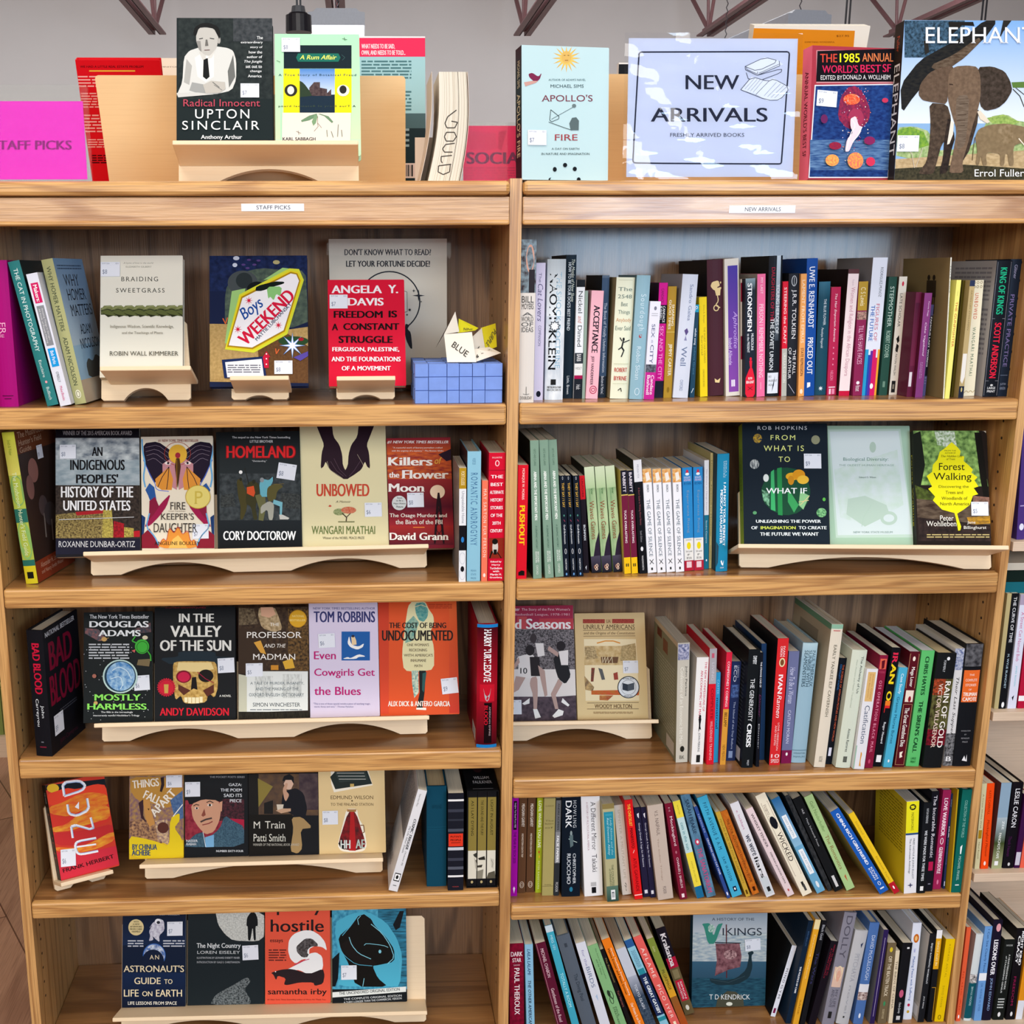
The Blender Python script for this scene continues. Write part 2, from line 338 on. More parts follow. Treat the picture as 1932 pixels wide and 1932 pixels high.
# ---------------------------------------------------------------- a book standing spine-out
# local frame: x across the spine, y into the shelf, z up, origin at the lower left corner of the spine
def make_spine_book(mat, t, h, D, col, ops, label, group, hard=0, rnd=0, lcol=None, rcol=None, page='d9cfb8', lops=None, rops=None, name='book'):
    root = empty(name, mat); tag(root, label, 'book', group)
    M = MB(col); ct = min(.0024 if hard else .0006, t*.2); g = .0035 if hard else .0004; rnd = float(rnd)*.5; R = rnd*t; LI = .00025 if rnd > .02 else 0
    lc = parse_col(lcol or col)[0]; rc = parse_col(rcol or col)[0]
    n = 6
    def off(u): return R*(1-(2*u-1)**2)
    def cl(q): return min(max(q, 0), 1)
    def mp(u, v, k=0): u = cl(u); return V((u*t, R-off(u)-EPS*k-LI, h*(1-cl(v))))
    out = [(i/n*t, R-off(i/n)) for i in range(n+1)]; inn = [(t-ct, R+ct+.001), (ct, R+ct+.001)]
    prof = [(0, D)] + out + [(t, D), (t-ct, D)] + inn + [(ct, D)]
    m = len(prof); vs = [(x, y, 0) for x, y in prof]+[(x, y, h) for x, y in prof]; b = len(M.v)
    for i in range(m):
        j = (i+1) % m
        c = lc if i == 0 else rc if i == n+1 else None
        M.face([vs[i], vs[j], vs[j+m], vs[i+m]], c)
    for z in (0, h):
        for i in range(n+1):
            pass
        quads = [[(0, D), (0, R), (ct, R+ct+.001), (ct, D)], [(t-ct, D), (t-ct, R+ct+.001), (t, R), (t, D)]]
        for i in range(n):
            xa, xb = i/n, (i+1)/n
            quads.append([(xa*t, R-off(xa)), (xb*t, R-off(xb)), (ct+(t-2*ct)*xb, R+ct+.001), (ct+(t-2*ct)*xa, R+ct+.001)])
        for q in quads: M.face([(x, y, z) for x, y in (q if z else reversed(q))])
    st = []
    draw(M, ops, mp, wid=-1 if rnd else 1, asp=t/h)
    def mpl(u, v, k=0): return V((-EPS*k, D-cl(u)*(D-R), h*(1-cl(v))))
    def mpr(u, v, k=0): return V((t+EPS*k, R+cl(u)*(D-R), h*(1-cl(v))))
    sl = lambda f: (lambda a, tr: st.append((f, a)))
    if lops: draw(M, lops, mpl, asp=D/h, parent_sticker=sl(mpl))
    if rops: draw(M, rops, mpr, asp=D/h, parent_sticker=sl(mpr))
    M.build('cover', M_PRINT, root)
    P = MB(page); P.box((ct+1e-4, R+ct+.0012, g), (t-ct-1e-4, D-g-.0005, h-g)); P.build('page_block', M_PAGE, root)
    for f, a in st:
        x0, y0, x1, y1 = [float(q)/100 for q in a[:4]]; sticker_obj(f, root, x0, y0, x1, y1, a[4])
    return root
# ---------------------------------------------------------------- a book seen face-on, frame given: origin BL of the front cover, ex, ez (up), n (towards the viewer)
def make_face_book(o, ex, ez, n, w, h, t, col, ops, tr, label, group, hard=0, spine=None, page='d9cfb8', rad=.002, sops=None, cat='book', name='book'):
    root = empty(name, frame(o, ex, -n, ez)); tag(root, label, cat, group)
    M = MB(col); ct = .0024 if hard else .0007; g = .0035 if hard else .0004
    sc = (hx(spine or col),)*2+((1, 1, 1, 0),)
    def mp(u, v, k=0): return V((min(max(u, 0), 1)*w, -EPS*k, h*(1-min(max(v, 0), 1))))
    r = rad
    def board(y0, y1):
        poly = []
        for cx_, cz_, a0 in ((w-r, r, -90), (w-r, h-r, 0)):
            poly += [(cx_+r*cos(radians(a0+i*30)), cz_+r*sin(radians(a0+i*30))) for i in range(4)]
        poly += [(0, h), (0, 0)]
        M.prism(poly, y0, y1, 1)
    board(0, ct); board(t-ct, t)
    M.box((0, ct, 0), (ct, t-ct, h), sc)
    M.face([(-EPS, t, 0), (-EPS, 0, 0), (-EPS, 0, h), (-EPS, t, h)], sc)
    st = []
    draw(M, ops, mp, tr=tr, parent_sticker=lambda a, tr_: st.append(a))
    if sops: draw(M, sops, lambda u, v, k=0: V((-EPS*(k+1), t-u*t, h*(1-v))))
    M.build('cover', M_PRINT, root)
    P = MB(page); P.box((ct+1e-4, ct+1e-4, g), (w-g-.0008, t-ct-1e-4, h-g)); P.build('page_block', M_PAGE, root)
    for a in st:
        u0, v0 = tr(float(a[0]), float(a[1])); u1, v1 = tr(float(a[2]), float(a[3]))
        sticker_obj(mp, root, u0, v0, u1, v1, a[4], float(a[5]) if len(a) > 5 else 0)
    return root
def frame(o, ex, ey, ez):
    m = Matrix((ex, ey, ez)).transposed().to_4x4(); m.translation = o; return m
# ================================================================ the room
def struct(name, a, b, mat):
    M = MB(); M.box(a, b); o = M.build(name, mat, attr=False); o['kind'] = 'structure'; return o
FLOORM = wood('floor_planks', 1, 'b98e72', '8e6650', '694736', rough=.35, ring=4, across=6, grain=.7, warm=.6, porev=.5)
def _planks(m):
    N = m.node_tree.nodes; L = m.node_tree.links; b = N['Principled BSDF']; src = b.inputs['Base Color'].links[0].from_socket
    tc = N.new('ShaderNodeTexCoord'); mp = N.new('ShaderNodeMapping'); mp.inputs['Rotation'].default_value = (0, 0, radians(62)); L.new(tc.outputs['Object'], mp.inputs[0])
    br = N.new('ShaderNodeTexBrick'); br.inputs['Color1'].default_value = (1, 1, 1, 1); br.inputs['Color2'].default_value = (.72, .72, .72, 1); br.inputs['Mortar'].default_value = (.25, .2, .18, 1)
    br.inputs['Scale'].default_value = 1; br.inputs['Mortar Size'].default_value = .002; br.inputs['Brick Width'].default_value = 1.2; br.inputs['Row Height'].default_value = .18
    L.new(mp.outputs[0], br.inputs['Vector']); mx = N.new('ShaderNodeMix'); mx.data_type = 'RGBA'; mx.blend_type = 'MULTIPLY'; mx.inputs['Factor'].default_value = 1
    L.new(src, mx.inputs['A']); L.new(br.outputs['Color'], mx.inputs['B']); L.new(mx.outputs['Result'], b.inputs['Base Color'])
_planks(FLOORM)
WALLM = simple('painted_drywall', 'c6c4c3', .8, .2, bs=3, var=.03)
struct('floor', (-9, -6, -.1), (9, 10.6, 0), FLOORM)
struct('wall_back', (-9, 10.5, 0), (9, 10.6, 4.6), WALLM)
struct('wall_left', (-9.1, -6, 0), (-9, 10.6, 4.6), WALLM)
struct('wall_right', (9, -6, 0), (9.1, 10.6, 4.6), WALLM)
struct('wall_front', (-9, -6.1, 0), (9, -6, 4.6), WALLM)
struct('ceiling', (-9, -6, 4.5), (9, 10.6, 4.6), simple('ceiling_deck', 'b4b0ad', .8, .2, bs=3, var=.03))
# ---------------------------------------------------------------- ceiling joists
STEEL = simple('painted_steel', '6b4a4c', .5, .4, bs=30, var=.15)
zc = hitY(985, 68, 9.3).z
for i, (px, lab) in enumerate(((297, 'farthest left'), (637, 'above the left hanging light'), (985, 'above the pale blue book'), (1330, 'above the laminated sign'), (1682, 'farthest right'))):
    X = hitY(px, 64, 9.3).x
    r = empty('ceiling_joist', Matrix.Translation((X, 9.3, zc)))
    tag(r, 'purple-brown steel web joist under the ceiling, ' + lab, 'joist', 'steel joists under the ceiling')
    C = MB()
    for s in (-1, 1):
        C.box((s*.048-.028, -14, 0), (s*.048+.028, 0, .012)); C.box((s*.022-.005, -14, 0), (s*.022+.005, 0, .06))
    C.build('bottom_chord', STEEL, r, attr=False)
    T = MB()
    for s in (-1, 1): T.box((s*.048-.028, -14, 4.44-zc), (s*.048+.028, 1.15, 4.48-zc))
    T.build('top_chord', STEEL, r, attr=False)
    top = 4.44-zc; Wb = MB()
    Wb.tube((0, -.12, .03), (0, 1.1, top), .02); Wb.tube((0, -.12, .03), (0, -.5, top), .016); Wb.tube((0, -.1, .03), (0, .02, top), .014)
    for k in range(9):
        y = -.12-k*1.5; Wb.tube((0, y-.38, top), (0, y-1.5, .03), .014); Wb.tube((0, y-1.5, .03), (0, y-1.9, top), .014)
    Wb.build('web_rods', STEEL, r, attr=False)
# ---------------------------------------------------------------- hanging lights
WHITE_E = simple('white_enamel', 'cdd8e6', .4, .5); DARK = simple('black_plastic', '22222a', .4)
def emis(name, col, st):
    m = bpy.data.materials.new(name); m.use_nodes = True; b = m.node_tree.nodes['Principled BSDF']
    b.inputs['Emission Color'].default_value = (*col, 1); b.inputs['Emission Strength'].default_value = st; return m
TUBE = emis('fluorescent_lens', (1, .98, .96), 2.2); CHAIN = simple('zinc_chain', '8a8a92', .35, metal=.8)
def strip_light(px, py, Y, wd, rz, label):
    c = hitY(px, py, Y); r = empty('strip_light', Matrix.Translation(c) @ Matrix.Rotation(radians(rz), 4, 'Z'))
    tag(r, label, 'hanging light', 'fluorescent lights hanging from the ceiling')
    a = wd/2; M = MB(); M.prism([(-a, 0), (a, 0), (a, .065), (a*.82, .068), (a*.7, .085), (-a*.7, .085), (-a*.82, .068), (-a, .065)], 0, 1.22, 1)
    M.build('housing', WHITE_E, r, attr=False)
    M = MB(); M.prism([(-a*.97, -.07), (a*.97, -.07), (a*.97, 0), (-a*.97, 0)], .01, 1.21, 1); M.build('lens', TUBE, r, attr=False)
    for y in (.12, 1.1):
        M = MB()
        zz = .085
        while zz < 4.5-c.z-.03:
            M.tube((-.006, y, zz), (.006, y, zz+.024), .003, 5); M.tube((.006, y, zz+.024), (-.006, y, zz+.045), .003, 5); zz += .045
        M.build('chain', CHAIN, r, attr=False)
strip_light(635, 47, 5.0, .31, 0, 'white fluorescent strip hanging on a chain behind the light green book')
strip_light(1527, 50, 5.0, .26, 8, 'pale blue-white fluorescent strip hanging behind the orange book')
c = hitY(564, 62, 4.0); r = empty('pendant_socket', Matrix.Translation(c)); tag(r, 'black pendant lamp socket on two grey cords', 'pendant lamp')
M = MB(); M.tube((0, 0, 0), (0, 0, .075), .062, 20, .06); M.tube((0, 0, .07), (0, 0, .085), .055, 20, .045); M.build('socket_cup', DARK, r, attr=False)
M = MB(); M.tube((0, 0, .084), (0, 0, .115), .035, 16, .03); M.build('cap', simple('grey_plastic', '5c6066', .5), r, attr=False)
M = MB(); M.tube((-.006, 0, .11), (-.02, 0, 4.47-c.z), .005, 6); M.tube((.01, 0, .11), (.02, 0, 4.47-c.z), .005, 6); M.build('cord', simple('grey_cord', '555a60', .6), r, attr=False)
for px, py, s in ((1598, 50, 'left of the far right joist'), (1855, 38, 'above the elephant book')):
    c = hitY(px, py, 6.0); M = MB(); M.tube((-.012, 0, -.3), (-.012, 0, 4.49-c.z), .006, 6); M.tube((.012, 0, -.3), (.012, 0, 4.49-c.z), .006, 6); M.tube((-.03, 0, -.3), (.03, 0, -.3), .01, 6)
    o = M.build('hanging_cord', DARK, world=Matrix.Translation(c), attr=False); tag(o, 'thin dark pair of cords hanging from the ceiling, '+s, 'cord', 'cords hanging from the ceiling')
# ================================================================ the double bookcase
XA0, XA, XD, XE, XB, XB0, DB = -.9356, -.9168, 0, .0207, .9357, .9507, .3144
H = dict(T=.1597, F=.0872, L1=-.2202, L1b=-.2573, R1=-.2194, R1b=-.2572, L2=-.5481, L2b=-.5839, R2=-.5444, R2b=-.5838,
         L3=-.879, L3b=-.9175, L4=-1.1774, L4b=-1.2109, R3=-.9415, R3b=-.9811, R4=-1.2114, R4b=-1.2425, L5=-1.5074, R5=-1.5074)
H = {k: v+ZO for k, v in H.items()}
case = empty('bookcase', Matrix.Translation((0, 0, 0)))
tag(case, 'oak double bookcase with raised centre divider, filled with books', 'bookcase')
HOLE = simple('pin_hole', '2c1c12', .9)
def panel(name, x0, x1, z1, faces=()):
    M = MB(); M.box((x0, .0, 0), (x1, .64, z1))
    M.mi = 1
    for xs in faces:
        for y in (.045, .262):
            z = .2
            while z < 1.66:
                M.tube((xs[0], y, z), (xs[1], y, z), .0028, 8); z += .0318
    return M.build(name, [OAKZ, HOLE], case, attr=False)
TOP = H['T']
panel('side_panel', XA0, XA, TOP-.002, [(XA-.001, XA+.0004)])
panel('divider', XD, XE, TOP+.004, [(XD-.0004, XD+.001), (XE-.001, XE+.0004)])
panel('side_panel', XB, XB0, TOP-.002, [(XB-.0004, XB+.001)])
for x0, x1, bay in ((XA, XD, 'L'), (XE, XB, 'R')):
    xo0 = XA0 if bay == 'L' else XE; xo1 = XD if bay == "L" else XB0+.004
    M = MB(); M.box((xo0+.001, -.012, TOP-.024), (xo1-.001, .64, TOP)); M.build('top_board', OAKX, case, bevel=.007, attr=False)
    M = MB(); M.box((xo0+.001, -.006, H['F']+.004), (xo1-.001, .014, TOP-.026)); M.build('header_rail', OAKP, case, bevel=.002, attr=False)
    M = MB(); M.box((xo0+.001, -.010, H['F']), (xo1-.001, .016, H['F']+.008)); M.build('header_bead', OAKX, case, bevel=.003, attr=False)
    M = MB(); M.box((x0, .29, H['F']+.005), (x1, DB, H['F']+.02)); M.build('back_rail', OAKX, case, attr=False)
    M = MB(); M.box((x0, DB, .03), (x1, DB+.008, TOP-.026)); M.build('back_panel', OAKB, case, attr=False)
    for i in range(1, 5):
        z, zb = H[bay+str(i)], H[bay+str(i)+'b']
        M = MB(); M.box((x0+.0015, .012, z-.02), (x1-.0015, DB-.002, z)); s = M.build('shelf', OAKS, case, attr=False)
        M = MB(); M.box((x0+.0015, -.004, zb), (x1-.0015, .0125, z)); M.build('nosing', OAKX, s, bevel=.004, attr=False)
    z = H[bay+'5']
    M = MB(); M.box((x0+.0005, .0, z-.022), (x1-.0005, DB-.001, z)); M.build('bottom_shelf', OAKS, case, bevel=.002, attr=False)
    M = MB(); M.box((x0+.0005, .03, 0), (x1-.0005, .045, z-.022)); M.build('kick_board', OAKX, case, attr=False)
    M = MB(); M.box((x0+.0005, DB+.01, z-.022), (x1-.0005, .62, z)); M.build('rear_shelf', OAKX, case, attr=False)
for x0, x1, y0, y1, txt in ((455.5, 573.5, 384, 398.5, 'STAFF PICKS'), (1375, 1501, 387.5, 402, 'NEW ARRIVALS')):
    a = hitY(x0, y1, -.0065); b = hitY(x1, y0, -.0065); M = MB('eef0f4'); n = V((0, -1, 0))
    M.box((a.x, -.0068, a.z), (b.x, -.006, b.z))
    draw(M, ['t 24 24 78 78 333a48 '+txt], lambda u, v, k=0: V((a.x+u*(b.x-a.x), -.0068-EPS*k, b.z+v*(a.z-b.z))))
    o = M.build('header_label', M_PRINT, case); o['label'] = 'small white printed label on the header rail'
# ---------------------------------------------------------------- neighbouring shelving, partly hidden
NX0, NX1 = XB0+.006, 1.95
ncase = empty('shelving_unit', Matrix.Translation((NX0, 0, 0))); tag(ncase, 'pale open shelving unit standing right of the oak bookcase', 'shelving unit')
NZ = []
M = MB(); M.box((0, DB, 0), (NX1-NX0, DB+.01, 1.75)); M.build('back_panel', PALEW, ncase, attr=False)
M = MB(); M.box((NX1-NX0, 0, 0), (NX1-NX0+.02, DB+.01, 1.75)); M.build('side_panel', PALEW, ncase, attr=False)
for py in (1031, 1344, 1647.5, 1935):
    z = hitY(1905, py-(8 if py == 1031 else 0), .0).z; NZ.append(z)
    M = MB(); M.box((0, 0, z-.018), (NX1-NX0-.0005, DB-.001, z)); M.build('shelf', PALEW, ncase, bevel=.001, attr=False)
# bookcase behind, seen past the left edge
lb0 = hitZ(5, 1429, 0); LBY = lb0.y
lb = empty('low_bookcase', Matrix.Translation((lb0.x-1.2, LBY, 0))); tag(lb, 'pale low bookcase seen behind the left edge of the oak bookcase', 'bookcase')
M = MB(); M.box((0, 0, 0), (1.9, .3, .075)); M.build('base', PALEW, lb, attr=False)
M = MB(); M.box((0, .28, .075), (1.9, .3, 1.0)); M.build('back_panel', PALEW, lb, attr=False)
for x in (0, 1.88):
    M = MB(); M.box((x, 0, .075), (x+.02, .28, 1.0)); M.build('side_panel', PALEW, lb, attr=False)
for z in (.4, .72, 1.0):
    M = MB(); M.box((.0, 0, z), (1.9, .3, z+.02)); M.build('shelf', PALEW, lb, attr=False)
# ================================================================ books standing spine-out
# geometry of a line: x y of the lowest left spine corner, x y of the top left corner, spine width (all read off the photo), then options
def place_row(zs, data, suffix, group, xmin, xmax, D0=.155, yfix=None):
    bk = []
    for ln in data.strip().split('\n'):
        p = ln.split('|'); q = p[0].split(); xb, yb, xt, yt, wd = map(float, q[:5]); op = dict(a.split('=') for a in q[5:])
        lean_r = 0
        P = hitZ(xb, yb, zs); Y = min(max(P.y, .004), float(op.get('Y', .11)))
        if yfix is not None: Y = yfix
        A = hitY(xb, yb, Y); B = hitY(xt, yt, Y); a = atan2(B.x-A.x, B.z-zs)
        if abs(a) < .02: a = 0
        if a > 0: A = hitY(xb+wd, yb, Y); B = hitY(xt+wd, yt, Y); a = atan2(B.x-A.x, B.z-zs); a = max(a, 0)
        h = sqrt((B.x-A.x)**2+(B.z-zs)**2) if a else B.z-zs
        zx = min([v for k, v in H.items() if k in ('F', 'L1b', 'L2b', 'L3b', 'L4b', 'R1b', 'R2b', 'R3b', 'R4b') and v > zs+.05 and (k == 'F' or (k[0] == 'R') == (xmin > 0))] or [9])
        t = (hitY(xb+wd, yb, Y).x-hitY(xb, yb, Y).x)*(cos(a))
        h = min(h, (zx-.0015-zs-t*abs(sin(a)))/cos(a))
        D = float(op.get('D', 0)) or max(.10, min(D0 if h < .22 else .17, h*.72)); D = min(D, .308-Y)
        # pivot = lowest corner; store left-bottom corner of the rotated rectangle
        if a > 0: x = A.x-t*cos(a)
        else: x = A.x
        bk.append(dict(x=x, a=a, h=h, t=t, Y=Y, D=D, op=op, col=p[1], label=p[2], ops=p[3].split(';') if len(p) > 3 and p[3] else [], l=p[4].split(';') if len(p) > 4 and p[4] else None))
    def poly(b):
        c, s = cos(b['a']), sin(b['a']); z0 = b['t']*s if b['a'] > 0 else 0
        return [(b['x'], z0), (b['x']+b['t']*c, z0-b['t']*s), (b['x']+b['t']*c+b['h']*s, z0-b['t']*s+b['h']*c), (b['x']+b['h']*s, z0+b['h']*c)]
    def gap(p, q):
        best = -9
        for P in (p, q):
            for i in range(4):
                ex, ez = P[(i+1) % 4][0]-P[i][0], P[(i+1) % 4][1]-P[i][1]; L = sqrt(ex*ex+ez*ez) or 1; nx, nz = ez/L, -ex/L
                if nx < 0: nx, nz = -nx, -nz
                best = max(best, min(x*nx+z*nz for x, z in q)-max(x*nx+z*nz for x, z in p))
        return best
    for it in range(8):
        for i in range(len(bk)):
            for j in (i+1, i+2, i+3):
                if j >= len(bk): break
                g = gap(poly(bk[i]), poly(bk[j]))-.0004
                if g < 0:
                    e = -g
                    for b, sgn in ((bk[i], 0), (bk[j], 1)):
                        d = min(e/2/max(.5, cos(b['a'])), b['t']*.3 if it < 4 else b['t']*.1)
                        b['t'] -= d
                        if sgn: b['x'] += d
                    g2 = gap(poly(bk[i]), poly(bk[j]))-.0004
                    if g2 < 0 and it > 2: bk[j]['x'] -= g2*.9
        for b in bk:
            xs = [p[0] for p in poly(b)]
            if min(xs) < xmin: b['x'] += xmin-min(xs)
            if max(xs) > xmax: b['x'] -= max(xs)-xmax
    out = []
    for b in bk:
        c, s = cos(b['a']), sin(b['a']); z0 = zs+(b['t']*s if b['a'] > 0 else 0)+.0002
        o = V((b['x'], b['Y'], z0)); op = b['op']
        m = frame(o, V((c, 0, -s)), V((0, 1, 0)), V((s, 0, c)))
        if 'yaw' in op:
            ya = radians(float(op['yaw'])); m = Matrix.Translation(o) @ Matrix.Rotation(ya, 4, 'Z') @ Matrix.Translation(-o) @ m
        ops = b['ops']
        out.append(make_spine_book(m, b['t'], b['h'], b['D'], b['col'], ops, b['label']+suffix, group, hard=op.get('h'), rnd=float(op.get('r', .12 if op.get('h') else .03)),
                        lcol=op.get('L'), rcol=op.get('R'), page=op.get('p', 'd9cfb8'), lops=b['l'] if 'RS' not in op else None, rops=b['l'] if 'RS' in op else None))
    return out
RB = 'spine-out books on the right bay, '
LB_ = 'spine-out books on the left bay, '
